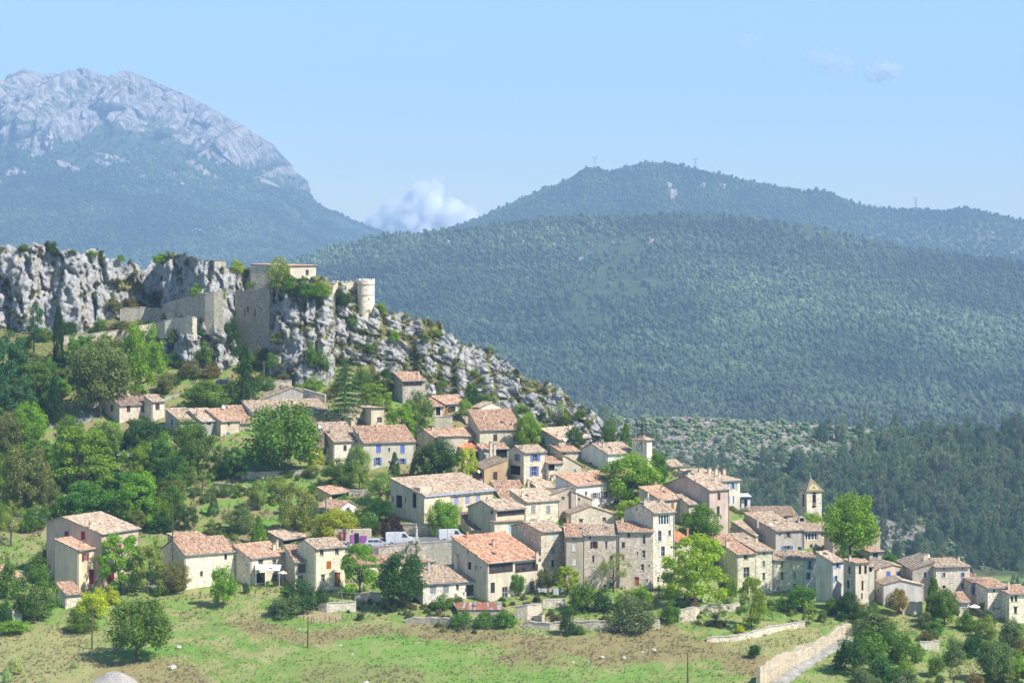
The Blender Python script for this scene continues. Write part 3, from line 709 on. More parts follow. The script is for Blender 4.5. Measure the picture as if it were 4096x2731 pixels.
    # windows and doors
    for f, L in ops.items():
        for s, zc, wm, hm, st, cc in L:
            rz_ = 0 if f == 'R' else -math.pi / 2
            C_ = globals().get(cc) if cc else WHT
            def at(ds, dd, z): return (s + ds, dd, z) if f == 'R' else (dd, s - ds, z)
            if st == 'd':
                put('door', U['door'], root, at(0, .12, zc), rz_, (wm, .06, hm), C_)
                put('lintel', U['lintel'], root, at(0, -.03, zc + hm / 2 + .09), rz_, (wm * 1.25, .2, .16))
                continue
            if st == 'v':
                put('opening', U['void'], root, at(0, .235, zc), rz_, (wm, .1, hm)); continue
            if st == 'c':
                sh = put('shutter', U['shutter'], root, at(-wm / 4, .05, zc), rz_, (wm / 2 - .02, .05, hm), C_)
                put('shutter', U['shutter'], root, at(wm / 4, .05, zc), rz_, (wm / 2 - .02, .05, hm), C_)
            else:
                fc = WHT if cc in (None, 'WHT') or st in ('s', 'g', 'w') else (.3, .26, .22)
                if st in ('s', 'l', 'r', 'o', 'q'): fc = (.45, .43, .4)
                if cc == 'BRN' : fc = BRN
                wn = put('window', U['band'] if st == 'g' else U['frame' if hm > 1.1 else 'frame1'], root, at(0, .17, zc), rz_, (wm, .06, hm), fc)
                put('pane', U['pane'], wn, (0, .6, 0), 0, (1, .5, 1))
                for sd_, on in ((-1, st in 'sl'), (1, st in 'sr')):
                    if on: put('shutter', U['shutter'], root, at(sd_ * (wm / 2 + wm * .26 + .03), -.07, zc), rz_, (wm * .52, .05, hm), C_)
            if hm < 2.6 and wm < 2 and random.random() < .8: put('sill', U['sill'], root, at(0, -.06, zc - hm / 2 - .04), rz_, (wm + .2, .3, .07))
            if st == 'q' or (wall == 'stone' and st == 'o' and random.random() < .4): put('lintel', U['lintel'], root, at(0, -.02, zc + hm / 2 + .07), rz_, (wm + .35, .2, .13))
            if st == 'w':
                m = MB(); e = .16; m.box(-wm / 2 - e, -.025, -hm / 2 - e, wm / 2 + e, 0, -hm / 2); m.box(-wm / 2 - e, -.025, hm / 2, wm / 2 + e, 0, hm / 2 + e); m.box(-wm / 2 - e, -.025, -hm / 2, -wm / 2, 0, hm / 2); m.box(wm / 2, -.025, -hm / 2, wm / 2 + e, 0, hm / 2)
                m.build('window_surround', M['plaster'], root, color=CREAM, loc=at(0, -.01, zc), rz=rz_)
    # roof planes: origin, eave direction, up-slope direction (plan), lengths
    OH, OG = .38, .16; planes = []
    def plane(o, ex, up, Lu, run_, s, name='roof', vmax=None):
        ex, up = Vector(ex), Vector(up); sv = Vector((up.x, up.y, s)).normalized(); nz = ex.cross(sv); 
        Lv = run_ * math.sqrt(1 + s * s); o = Vector(o)
        if nz.z < 0: nz = -nz
        m = MB(); c = [o, o + ex * Lu, o + ex * Lu + sv * Lv, o + sv * Lv]; dn = nz * -.12
        if vmax is None:
            m.add([p + dn for p in c] + [p + nz * -.003 for p in c], [(0, 1, 2, 3), (4, 5, 6, 7), (0, 1, 5, 4), (1, 2, 6, 5), (2, 3, 7, 6), (3, 0, 4, 7)])
        else:
            tri = vmax[1]; pts = [o + ex * a + sv * b_ for a, b_ in tri]; k = len(pts)
            m.add([p + dn for p in pts] + [p + nz * -.003 for p in pts], [tuple(range(k)), tuple(range(k, 2 * k))] + [(i, (i + 1) % k, k + (i + 1) % k, k + i) for i in range(k)])
        ro = m.build(name, M['soffit'], root)
        me = tile_plane(Lu, Lv, house_seed * 3 + len(planes), vmax[0] if vmax else None); me.materials.append(M['tile'])
        to = link('roof_tiles', me, ro, kind='stuff', color=tc)
        mt = np.array([[ex.x, sv.x, nz.x, o.x], [ex.y, sv.y, nz.y, o.y], [ex.z, sv.z, nz.z, o.z], [0, 0, 0, 1]])
        from mathutils import Matrix
        to.matrix_local = Matrix(mt.tolist())
        planes.append((o, ex, sv, nz, Lu, Lv)); return ro
    if roof in ('shed', 'gable'):
        ra = plane((-OG, -OH, E - sl_ * OH), (1, 0, 0), (0, 1, 0), W_ + 2 * OG, t * D_ + OH + (.1 if t == 1 else 0), sl_)
        if t < 1: plane((W_ + OG, D_ + OH, R - abs(sl_) * ((1 - t) * D_ + OH)), (-1, 0, 0), (0, -1, 0), W_ + 2 * OG, (1 - t) * D_ + OH, abs(sl_))
        rp = [(-OG, t * D_, R + .04), (W_ + OG, t * D_, R + .04)]
    elif roof in ('sl', 'gfront'):
        plane((-OH, D_ + OG, E - sl_ * OH), (0, -1, 0), (1, 0, 0), D_ + 2 * OG, t * W_ + OH + (.1 if t == 1 else 0), sl_)
        if t < 1: plane((W_ + OH, -OG, R - abs(sl_) * ((1 - t) * W_ + OH)), (0, 1, 0), (-1, 0, 0), D_ + 2 * OG, (1 - t) * W_ + OH, abs(sl_))
        rp = [(t * W_, -OG, R + .04), (t * W_, D_ + OG, R + .04)]
    elif roof == 'sr':
        plane((W_ + OH, -OG, E + sl_ * (W_ + OH)), (0, 1, 0), (-1, 0, 0), D_ + 2 * OG, W_ + OH + .1, -sl_)
        rp = [(0, -OG, E + .04), (0, D_ + OG, E + .04)]
    elif roof == 'hip':
        oh = .45; a, b_ = W_ + 2 * oh, D_ + 2 * oh; hh_ = R - E
        for (o_, ex_, up_, La, Lb) in (((-oh, -oh, E), (1, 0, 0), (0, 1, 0), a, b_), ((W_ + oh, -oh, E), (0, 1, 0), (-1, 0, 0), b_, a), ((W_ + oh, D_ + oh, E), (-1, 0, 0), (0, -1, 0), a, b_), ((-oh, D_ + oh, E), (0, -1, 0), (1, 0, 0), b_, a)):
            run_ = Lb / 2; Lv = math.hypot(run_, hh_)
            vm = (lambda x, La=La, Lv=Lv: (0, Lv * (1 - np.abs(2 * x / La - 1))), [(0, 0), (La, 0), (La / 2, Lv)])
            plane(o_, ex_, up_, La, run_, hh_ / run_, vmax=vm)
        rp = None
    elif roof == 'flat':
        m = MB(); m.box(-.1, -.1, E, W_ + .1, D_ + .1, E + .12); m.build('roof', M['soffit'], root); rp = None
    if rp:
        L_ = (Vector(rp[1]) - Vector(rp[0])); k = max(2, int(L_.length / .42)); m = MB()
        for i in range(k):
            a = Vector(rp[0]) + L_ * (i / k); b2 = Vector(rp[0]) + L_ * ((i + 1.08) / k); j = random.uniform(-.02, .03)
            m.tube([a + Vector((0, 0, j)), b2 + Vector((0, 0, j - .02))], [.13, .10], 6)
        me = mesh('ridge_cap', m.v, m.f, dict(rnd=('FACE', 'FLOAT', np.repeat(np.random.default_rng(house_seed).random(k), 8)))); me.materials.append(M['tile']); link('ridge_cap', me, root, color=tc)
    # eaves: a rendered cornice and a gutter along the low edge that shows
    m = MB()
    if roof in ('shed', 'gable'): m.box(0, -.16, E - .30, W_, -.003, E - .1)
    elif roof in ('gfront', 'sl'): m.box(-.16, 0, E - .30, -.003, D_, E - .1)
    if m.v: m.build('cornice', M['plaster'], root, color=CREAM)
    if gutter and roof in ('shed', 'gable'):
        g_ = MB(); zz = E - sl_ * OH - .06; g_.tube([(-.1, -OH - .06, zz), (W_ + .1, -OH - .06, zz)], .07, 6)
        xx = W_ - .18 if house_seed % 2 else .15
        g_.tube([(xx, -OH - .06, zz), (xx, -.09, zz - .35), (xx, -.09, 0 if base is None else -base)], .05, 6); g_.build('gutter', M['metal'], root)
    # chimneys, dishes and roof lights stand where their pixel meets the first roof plane
    def hit(px, py, k=0):
        inv = lambda p_: Vector((p_.x * math.cos(-w) - p_.y * math.sin(-w), p_.x * math.sin(-w) + p_.y * math.cos(-w), p_.z))
        o_ = inv(Vector((-p1[0], -p1[1], -zb))); d_ = inv(Vector(((px - CX) / F, 1, (HY - py) / F)))
        if k >= len(planes): k = 0
        po, ex, sv, nz, Lu, Lv = planes[k]; den = d_.dot(nz)
        tt = (po - o_).dot(nz) / den if abs(den) > 1e-4 else Y1 + 3
        tt = min(max(tt, Y1 - 1), Y1 + max(D_, W_) + 1)
        return o_ + d_ * tt, tt
    for cd in [q_.split() for q_ in chim.split(';') if q_.strip()]:
        px, yt, yb, wp = [float(v) for v in cd[:4]]; k = int(cd[4]) if len(cd) > 4 else 0; st = cd[5] if len(cd) > 5 else ''
        p, yy = hit(px, yb, k) if planes else (Vector((.5, .5, E)), Y1); s_ = max(.4, wp / F * yy) * .8; hh = (yb - yt) / F * yy
        m = MB(); m.box(-s_ / 2, -s_ * .36, -.9, s_ / 2, s_ * .36, hh - .22)
        ch = m.build('chimney', M['plaster'], root, color=(.55, .30, .2) if st == 'red' else random.choice([CREAM, WARM, PINK, GREY]), loc=p)
        c_ = MB(); z_ = hh - .22
        for a in (-1, 1): c_.box(a * s_ * .42 - .05, -s_ * .34, z_, a * s_ * .42 + .05, s_ * .34, z_ + .15)
        c_.box(-s_ * .62, -s_ * .46, z_ + .15, s_ * .62, s_ * .46, z_ + .22)
        for a in range(4): x_ = -s_ * .45 + a * s_ * .3; c_.tube([(x_, -s_ * .42, z_ + .24), (x_, s_ * .42, z_ + .24)], .06, 5)
        me = mesh('chimney_cap', c_.v, c_.f, dict(rnd=('FACE', 'FLOAT', np.full(len(c_.f), .45)))); me.materials.append(M['tile']); link('chimney_cap', me, ch, color=tc)
    for cd in [q_.split() for q_ in dish.split(';') if q_.strip()]:
        px, py, rr = [float(v) for v in cd[:3]]; k = int(cd[3]) if len(cd) > 3 else 0
        p, yy = hit(px, py + rr * 1.6, k) if planes else (Vector((0, 0, E)), Y1); r_ = rr / F * yy
        prof = [(r_ * .02, -.02)] + [(r_ * math.sin(a), r_ * .32 * (1 - math.cos(a)) * 1.6) for a in (.4, .8, 1.2, 1.5)]
        m = MB(); m.lathe(prof, 14); m.tube([(0, 0, 0), (0, -r_ * .5, r_ * .75)], .015, 4)
        dsh = m.build('satellite_dish', M['white'], root, loc=p + Vector((0, 0, r_ * 1.6))); dsh.rotation_euler = (math.radians(68), 0, -w + random.choice([-.9, .7, .3]))
        m = MB(); m.tube([(0, .03, -.1), (0, .03, r_ * 1.6)], .025, 5); m.build('mast', M['metal'], root, loc=p)
    for cd in [q_.split() for q_ in sky_.split(';') if q_.strip()]:
        px, py = [float(v) for v in cd[:2]]; p, yy = hit(px, py)
        po, ex, sv, nz, Lu, Lv = planes[0]; m = MB(); c = [p + ex * a + sv * b_ for a, b_ in ((-.32, -.4), (.32, -.4), (.32, .4), (-.32, .4))]
        m.add([x + nz * .02 for x in c] + [x + nz * .15 for x in c], [(4, 5, 6, 7), (0, 1, 5, 4), (1, 2, 6, 5), (2, 3, 7, 6), (3, 0, 4, 7)]); m.build('roof_light', M['glass'], root)
    return h
# ------------------------------------------------------------------ the village, roughly top left to bottom right
H = house
H('h1', 'stone house with closed brown shutters below the tall forked tree', 420, 478, 608, 1690, 1618, 1569, wc=STONE, tc=TDARK, wins='L 447 1632 10 26 c BRN;R 514 1634 15 26 c BRN;R 573 1634 15 26 c BRN', chim='513 1556 1580 18', dish='511 1569 7')
H('h1b', 'narrow stone annex with one brown shutter beside the forked tree house', 575, 607, 658, 1688, 1604, 1580, wc=STONE_W, wins='R 630 1626 17 24 c BRN', dY=.6)
H('h2a', 'stone end of the long terrace with pale blue shutters behind the dark round tree', 662, 723, 803, 1752, 1684, 1634, wc=STONE_G, tc=TTAN, wins='L 689 1689 10 26 s LTB;R 783 1699 10 22 c LTB', chim='736 1634 1645 8')
H('h2b', 'grey rendered middle of the long terrace with a small blue shuttered window', 752, 804, 882, 1752, 1683, 1635, wall='plaster', wc=GREY, tc=TPALE, wins='R 836 1693 16 12 s LTB;R 850 1740 12 20 o', chim='790 1637 1664 10', dY=.2)
H('h2c', 'warm rendered terrace house under orange tiles beside the huge tree', 822, 883, 960, 1752, 1683, 1635, wall='plaster', wc=WARM, tc=TRED, wins='R 915 1694 9 16 o;R 912 1738 14 18 c GRB', dish='895 1627 8', dY=.4)
H('h2d', 'small orange roof at the end of the long terrace half behind the huge tree', 906, 935, 1010, 1740, 1690, 1622, wall='plaster', wc=PINK, tc=TRED, dY=1.5)
H('h3a', 'wide grey gable with rough render above the huge tree', 1010, 1046, 1312, 1655, 1598, 1549, 'gfront', t=.46, wall='plaster', wc=GREY, tc=TPALE, dY=5, th=14, D=9, chim='1128 1539 1549 12')
H('h3b', 'white house with pale blue shutters half hidden right of the huge tree', 985, 1005, 1312, 1702, 1643, 1603, wall='plaster', wc=WHITE, tc=TTAN, wins='R 1255 1656 10 18 r LTB;R 1215 1656 12 14 o', chim='1003 1572 1592 12', th=20, D=6)
H('h4', 'cream house with a tiled slope and a white french window', 1319, 1405, 1484, 1712, 1667, 1621, 'sl', wall='plaster', wc=WARM, tc=TPALE, wins='L 1370 1680 14 22 o;R 1440 1683 24 24 o WHT')
H('h4b', 'plain cream block with one white window between cream house and bright trees', 1479, 1484, 1537, 1715, 1630, 1628, wall='plaster', wc=WARM, tc=TTAN, th=20, D=5, wins='R 1518 1679 19 22 o WHT', dY=-.3, gutter=False)
H('h5c', 'lean-to with dark tiles below two white dishes', 1255, 1262, 1330, 1862, 1778, 1726, wc=STONE_W, tc=TDARK, wins='R 1300 1801 13 28 o BRN;R 1287 1845 12 26 o', dY=1)
H('h5a', 'white stone house with a covered roof terrace', 1268, 1334, 1447, 1868, 1763, 1691, wc=STONE_W, tc=TTAN, wins='R 1380 1791 13 23 o BRN;R 1400 1845 12 20 o', chim='1324 1709 1734 11;1387 1689 1700 8', dish='1279 1707 8;1280 1725 9')
H('h5b', 'large grey rendered farmhouse with open and closed blue shutters', 1412, 1453, 1661, 1880, 1768, 1705, wall='plaster', wc=CREAM, tc=TRED, slope=.42, wins='R 1514 1794 19 32 c BLUE;R 1610 1796 18 33 c BLUE;R 1557 1798 7 14 o;R 1511 1845 14 32 s BLUE;R 1609 1848 15 30 s BLUE;R 1557 1847 7 10 o', chim='1439 1714 1742 10;1508 1688 1706 9')
H('h6', 'tall narrow grey house with a glazed loggia directly under the crag', 1575, 1608, 1701, 1612, 1521, 1489, wc=STONE_G, tc=TRED, wins='R 1650 1534 76 20 g BRN', chim='1674 1484 1500 9')
H('h7a', 'little orange lean-to roof left of the orange door', 1717, 1730, 1776, 1664, 1622, 1592, wc=STONE, tc=TRED, wins='R 1753 1643 17 36 v', dY=-.6)
H('h7', 'stone house with an orange shutter and a round dish under the crag', 1724, 1776, 1880, 1668, 1614, 1584, wc=STONE, tc=TRED, wins='R 1776 1642 13 34 d ORG;R 1812 1638 20 25 l BRN', dish='1736 1568 8', dY=.6)
H('h8', 'small pale stone gable at the foot of the crag above the big stone house', 1888, 1922, 2028, 1668, 1629, 1608, 'gfront', t=.4, wc=STONE_W, tc=TPALE, wins='R 2003 1642 14 13 r ORG')
H('h9b', 'grey rendered flank of the big stone house', 1838, 1866, 1900, 1735, 1690, 1640, wall='plaster', wc=GREY, tc=TTAN, th=24, dY=5)
H('h9', 'big square stone house with brown shutters below the crag', 1872, 1919, 2090, 1800, 1717, 1640, wc=STONE, tc=TRED, slope=.42, wins='R 1981 1750 16 27 c BRN;R 2062 1752 17 27 r BRN', chim='1935 1656 1675 9;2051 1682 1702 10', sky_='2008 1690')
H('h10', 'low cream house with a long tiled roof above the dark round tree', 1667, 1736, 1935, 1822, 1747, 1717, 'gable', t=.57, wall='plaster', wc=WARM, tc=TRED, wins='R 1888 1772 15 20 c BRN', chim='1731 1706 1722 9')
H('h10b', 'plain rendered block in front of the low cream house', 1770, 1776, 1855, 1830, 1745, 1743, wall='plaster', wc=SAND_W, tc=TPALE, th=24, D=3, dY=-2.2, gutter=False)
H('h10c', 'porch under a bright orange roof right of the yellow green tree', 1852, 1858, 1921, 1838, 1800, 1776, wall='plaster', wc=WARM, tc=(1.45, .75, .5), th=28, D=4, dY=-2, wins='R 1898 1822 40 26 v')
H('h11', 'grey house with tall white chimney flues and an open loggia', 1908, 1926, 2032, 1850, 1794, 1776, wall='plaster', wc=GREY, tc=TRED, th=26, wins='R 2006 1813 42 34 v', chim='1963 1768 1834 14;1978 1774 1832 12')
H('h12', 'tan rendered house with one brown shuttered window', 1888, 1937, 2029, 1935, 1872, 1837, 'sl', wall='plaster', wc=TAN, tc=TTAN, wins='R 1981 1902 17 31 c BRN;L 1915 1895 26 20 v', dish='1914 1886 7')
H('h13', 'stone house with three blue shuttered openings in the middle of the village', 2034, 2095, 2184, 1940, 1808, 1783, 'gable', t=.54, wc=STONE, tc=TTAN, wins='L 2064 1829 15 28 r BLUE;L 2060 1879 42 36 v;R 2141 1830 18 29 s BLUE;R 2137 1884 17 40 s BLUE;R 2143 1915 14 7 c BLUE', chim='2091 1778 1797 11')
H('h14', 'stone house with a dark picture window beside the blue shuttered house', 2184, 2190, 2252, 1935, 1851, 1828, wc=STONE, tc=TRED, th=22, D=6, wins='R 2199 1870 27 24 v;R 2225 1877 7 8 o;R 2208 1908 12 14 o', dY=1)
H('h14b', 'pale cream wing with a narrow blue door and a falling roof line', 2238, 2252, 2325, 1915, 1818, 1858, 'sr', wall='plaster', wc=(.68, .60, .44), tc=TTAN, th=16, D=7, wins='R 2300 1887 9 22 c GRB', dY=1)
H('h15', 'stone house with faded blue shutters and a corner terrace', 2161, 2232, 2361, 1822, 1755, 1713, wc=STONE_G, tc=TPALE, wins='L 2174 1761 11 24 s SKY_B;L 2201 1764 11 24 c SKY_B;R 2334 1771 40 18 v', chim='2277 1699 1720 13;2231 1724 1746 8', dish='2260 1758 8')
H('h15b', 'lower orange roof in front of the corner terrace', 2232, 2240, 2318, 1830, 1804, 1779, wc=STONE, tc=TRED, th=24, D=5, dY=-2.5, wins='R 2252 1812 20 10 v')
H('h16', 'white rendered gable wall left of the plane tree', 2302, 2428, 2546, 1885, 1814, 1774, 'gable', t=.47, wall='plaster', wc=WHITE, tc=TTAN, wins='L 2364 1860 11 22 c BRN', chim='2413 1768 1793 9;2396 1766 1781 8', dish='2412 1763 7', sky_='2438 1791')
h17 = H('h17', 'square clock tower with an iron bell cage on its tiled roof', 2528, 2587, 2608, 1880, 1760, 1745, 'hip', wc=STONE_W, tc=TTAN, th=50, wins='L 2565 1771 7 9 v', cat='clock tower', name='clock_tower')
H('h18', 'small cream house showing right of the plane tree', 2655, 2681, 2731, 1905, 1862, 1841, wall='plaster', wc=(.72, .62, .42), tc=TTAN, wins='R 2715 1880 8 14 o', dY=3)
H('h36b', 'low grey side wall with a thin tiled edge left of the long pale house', 2657, 2752, 2764, 1962, 1880, 1912, 'gable', t=.95, wall='plaster', wc=GREY, tc=TPALE, dY=6, th=56, thr=(50, 58), slope=-.2)
H('h36', 'long pale house with blue shutters and many chimneys on the ridge', 2720, 2873, 2960, 2092, 1924, 1878, wall='plaster', wc=(.70, .62, .48), tc=TTAN, th=40, wins='R 2885 1943 8 26 o;R 2912 1944 8 30 c SKY_B;R 2931 1942 9 26 s SKY_B;R 2945 1945 6 24 c SKY_B;R 2917 1997 6 30 c SKY_B;R 2934 1997 6 30 c BLUE;R 2928 2046 6 24 c WHT', chim='2799 1870 1890 16;2837 1870 1894 18;2864 1872 1897 14;2895 1874 1898 18;2877 1886 1906 10', dish='2876 1886 6', dY=8)
H('h35', 'tall house with a bare pink gable and a pale front', 2657, 2838, 2916, 2150, 1958, 1902, 'gable', t=.52, wall='plaster', wc=PINK, tc=TTAN, wins='R 2876 1985 11 29 c BRN;R 2873 2041 11 34 o BRN', chim='2859 1902 1926 8;2707 1906 1920 8 1')
H('h34', 'stone barn with a low tiled roof under the pink gable', 2704, 2753, 2838, 2120, 2014, 1977, wc=STONE, tc=TTAN, dY=2, wins='R 2800 2050 9 20 o')
H('h33', 'plain rendered house with one rust coloured shutter beside the tower house', 2556, 2640, 2727, 2110, 1998, 1947, wall='plaster', wc=CREAM, tc=TRED, wins='R 2690 2023 11 26 c ORG', chim='2592 1965 1982 9;2647 1944 1960 9', sky_='2655 1968')
H('h75', 'small house with a bright red tiled roof behind the huge yellow green tree', 2690, 2700, 2768, 2240, 2164, 2112, wc=STONE, tc=(1.45, .75, .5), th=30, D=8, chim='2750 2112 2136 9 0 red')
H('h19', 'white rendered house with grey shutters beside the cafe square', 2222, 2304, 2472, 2072, 1941, 1897, wall='plaster', wc=(.74, .71, .63), tc=TRED, wins='R 2344 1973 10 15 o;R 2380 1982 17 23 s GRY;R 2425 1978 20 27 s GRY;R 2425 2028 11 23 c ORG;R 2394 2025 6 14 o;R 2380 2030 18 8 v', dish='2349 1885 8', sky_='2352 1924')
H('h20', 'low tiled house with a pinkish gable in the centre of the village', 2070, 2150, 2226, 1975, 1949, 1917, 'gable', t=.5, wall='plaster', wc=PINK, tc=TPALE, chim='2113 1917 1950 11;2208 1905 1925 10', dY=2)
H('h21', 'broad red tiled roof in a hollow between the houses', 1965, 2000, 2112, 2010, 1986, 1923, wall='plaster', wc=GREY, tc=TRED, dY=2, slope=.4)
H('h21b', 'red tiled roof joining the long bracketed house', 1845, 1895, 2003, 2000, 1966, 1903, wall='plaster', wc=CREAM, tc=TRED, chim='1898 1914 1928 11;1925 1916 1940 15', dY=5, slope=.4)
H('h22', 'long low modern house with lilac shutters and white brackets under the eaves', 1562, 1694, 1975, 2102, 1978, 1913, wall='plaster', wc=(.66, .59, .44), tc=TTAN, slope=.26, wins='R 1825 2000 17 34 c LILAC;R 1869 1998 17 34 c LILAC;R 1912 1995 16 30 c LILAC;L 1596 2005 25 50 v;L 1571 1995 6 24 o;L 1621 1997 6 26 o;L 1657 2000 16 60 v')
H('h24', 'grey rendered house with a tiny square window between two roofs', 2180, 2207, 2284, 2070, 1976, 1947, 'sl', wall='plaster', wc=SAND_W, tc=TPALE, wins='R 2252 1992 12 13 o', dY=-1)
H('h24b', 'low rendered wing with a falling roof edge before the white house', 2276, 2285, 2370, 2066, 1962, 1996, 'sr', wall='plaster', wc=SAND_W, tc=TTAN, th=18, D=4, wins='R 2316 1997 8 14 o ORG', dY=-1)
H('h25', 'rough stone gable with one dark window below the white house', 2239, 2284, 2462, 2108, 2052, 2022, 'gfront', t=.45, wc=STONE, tc=TPALE, wins='R 2324 2083 14 13 o;R 2417 2077 15 18 o', chim='2250 2018 2043 9')
H('h23', 'upright stone house with grey slatted shutters and a flat tiled roof', 2038, 2103, 2237, 2118, 2005, 1958, wc=STONE, tc=TPALE, wins='R 2133 2038 17 32 c GRY;R 2193 2037 17 32 c GRY;R 2132 2086 17 22 c GRY;R 2193 2086 17 22 c GRY', chim='2089 1965 1989 9', sky_='2107 1982')
H('h27', 'low outbuilding with a dark mossy roof beside the linden', 1842, 1884, 1974, 2162, 2114, 2048, wc=STONE_W, tc=TDARK, slope=.4)
H('h26', 'house with a long glazed veranda over a rough stone base', 1871, 1983, 2101, 2180, 2038, 2002, 'gable', t=.5, wall='plaster', wc=WARM, tc=TTAN, wins='L 1967 2048 13 16 o;R 2043 2052 110 21 g BRN', dish='1949 1993 7', dY=-.5)
H('h26b', 'rough stone lower storey with one tall pale blue window', 1972, 1978, 2090, 2182, 2086, 2083, wc=STONE_W, tc=TRED, th=24, D=2, wins='R 2039 2112 11 46 c LTB', dY=-1.6, gutter=False)
H('h28', 'tall stone house with a dark shaded gable and pale closed shutters', 2045, 2164, 2262, 2338, 2125, 2088, 'gable', t=.56, wc=STONE, tc=TTAN, wins='R 2213 2144 13 27 c LTB;R 2212 2200 15 29 c GRY;R 2211 2254 11 25 o BRN;R 2245 2138 5 5 v;R 2247 2191 5 5 v;R 2242 2248 5 5 v;L 2120 2180 5 5 v', chim='2123 2078 2096 8', th=34)
H('h29', 'smooth rendered terrace house with white shutters next to the tall stone gable', 2225, 2262, 2335, 2350, 2143, 2095, th=3, D=6.5, wall='plaster', wc=SAND_W, tc=TRED, wins='R 2296 2187 15 32 c WHT;R 2298 2247 15 28 c WHT;R 2295 2152 9 9 o GRY', chim='2271 2070 2104 11 0 red', sky_='2324 2115', dY=-.5)
H('h30', 'patched stone terrace house with open brown shutters', 2300, 2336, 2473, 2350, 2138, 2097, th=3, D=6.5, wc=STONE, tc=TTAN, wins='R 2360 2149 8 11 v;R 2377 2178 13 28 s BRN;R 2425 2180 8 28 o;R 2373 2234 9 28 o;R 2446 2232 14 22 c BRN;R 2419 2345 12 15 c BRN;R 2446 2339 12 12 o', sky_='2424 2112', dY=-.5)
H('h31', 'stone terrace house with white framed tall windows and an orange door', 2440, 2474, 2613, 2350, 2124, 2084, th=3, D=6.5, wc=STONE, tc=TRED, wins='R 2515 2138 12 21 c BRN;R 2493 2178 13 23 c BRN;R 2576 2156 12 40 w;R 2575 2215 12 32 w;R 2550 2212 6 12 w;R 2570 2268 13 26 w;R 2597 2262 6 13 w;R 2492 2227 11 22 c ORG;R 2547 2326 17 32 d ORG;R 2588 2321 6 13 w', chim='2490 2068 2092 12', dY=-.5)
H('h32', 'tall tower house with a wide curtained window under the roof', 2497, 2613, 2698, 2362, 2048, 2008, 'gable', t=.44, wc=STONE_W, tc=TTAN, wins='L 2547 2035 6 10 v;R 2656 2078 46 40 g WHT;R 2638 2143 13 42 s WHT;R 2678 2131 9 22 r WHT;R 2651 2205 14 42 s WHT;R 2635 2266 12 43 c WHT;R 2675 2256 9 30 c WHT;R 2633 2317 9 22 o;R 2672 2320 12 38 c GRY', chim='2579 1994 2018 16;2643 1992 2010 9', dish='2592 1995 9', dY=2.2)
H('h40', 'grey rendered wing with a wide dark window below the church', 2925, 3017, 3101, 2205, 2139, 2083, wall='plaster', wc=GREY, tc=TTAN, wins='R 3055 2169 44 22 r BRN', dY=2)
H('h38', 'grey rendered house with a bright blue shuttered window below the bell tower', 2977, 3103, 3212, 2225, 2121, 2051, wall='plaster', wc=GREY, tc=TTAN, wins='R 3119 2139 6 8 v;R 3153 2139 14 24 s GRY;R 3149 2191 22 18 s GRB;R 3197 2193 12 14 r GRB', chim='3031 2070 2092 9', dish='3082 2096 8', sky_='3096 2082', th=30)
H('h39', 'cream house with wide glazed balconies below the bell tower', 3140, 3213, 3332, 2225, 2121, 2072, wall='plaster', wc=WARM, tc=TTAN, th=20, D=9, after='h38', wins='R 3245 2145 52 27 g WHT;R 3303 2138 38 20 g WHT;R 3245 2188 12 24 o;R 3303 2193 34 27 g WHT', chim='3153 2070 2096 5')
H('h53', 'bare rendered end house left of the church tree', 3322, 3331, 3412, 2245, 2154, 2187, 'sr', wall='plaster', wc=PINK, tc=(1.3, 1.2, .95), th=16, D=6, chim='3353 2130 2157 12;3401 2148 2180 12', dish='3363 2152 6;3410 2166 7')
H('h52', 'slim rendered tower behind the church tree at the edge of the village', 3470, 3487, 3521, 2235, 2130, 2114, wall='plaster', wc=SAND_W, tc=TRED, dY=6, th=26)
H('h52b', 'grey stone annex with a black window at the edge of the village', 3468, 3478, 3533, 2262, 2204, 2187, wc=STONE_G, tc=TRED, th=24, D=6, wins='R 3502 2220 20 20 o GRB', dY=2)
H('h41', 'narrow stone house with a red tiled roof and a white french window', 2828, 2946, 3022, 2385, 2214, 2139, wc=STONE, tc=TRED, wins='R 2983 2229 16 18 o WHT;R 2986 2289 24 44 o WHT;R 2992 2334 15 22 c LTB', chim='2909 2160 2188 18', sky_='2896 2153', th=26)
H('h42', 'stone house with three small windows one above the other', 2906, 3024, 3093, 2390, 2202, 2134, wc=STONE_W, tc=TTAN, wins='R 3056 2211 7 15 o;R 3055 2254 9 24 w;R 3055 2306 10 27 o', chim='3026 2148 2166 12', sky_='2987 2154', th=26, after='h41')
H('h43', 'broad stone house with two rows of small windows in the lower terrace', 3062, 3094, 3215, 2398, 2237, 2201, wc=STONE_W, tc=TTAN, wins='R 3128 2259 8 20 o;R 3178 2250 7 22 c WHT;R 3129 2304 12 26 o;R 3179 2301 10 26 c GRY;R 3116 2355 4 14 v;R 3179 2345 8 16 o', chim='3137 2196 2228 18', th=14, D=7, after='h42')
H('h43b', 'white rendered house with pale blue shutters in the corner of the terrace', 3200, 3216, 3275, 2402, 2236, 2206, wall='plaster', wc=WHITE, tc=TTAN, th=12, D=7, wins='R 3240 2258 12 38 s SKY_B;R 3235 2303 12 28 l SKY_B;R 3236 2347 6 16 o', after='h43')
H('h43c', 'tall rendered house jutting forward with pale blue shutters at its corner', 3264, 3328, 3374, 2408, 2245, 2207, wall='plaster', wc=(.66, .63, .57), tc=TTAN, wins='R 3350 2260 13 24 s SKY_B;R 3344 2314 11 24 l SKY_B;R 3336 2362 6 14 o', sky_='3300 2215')
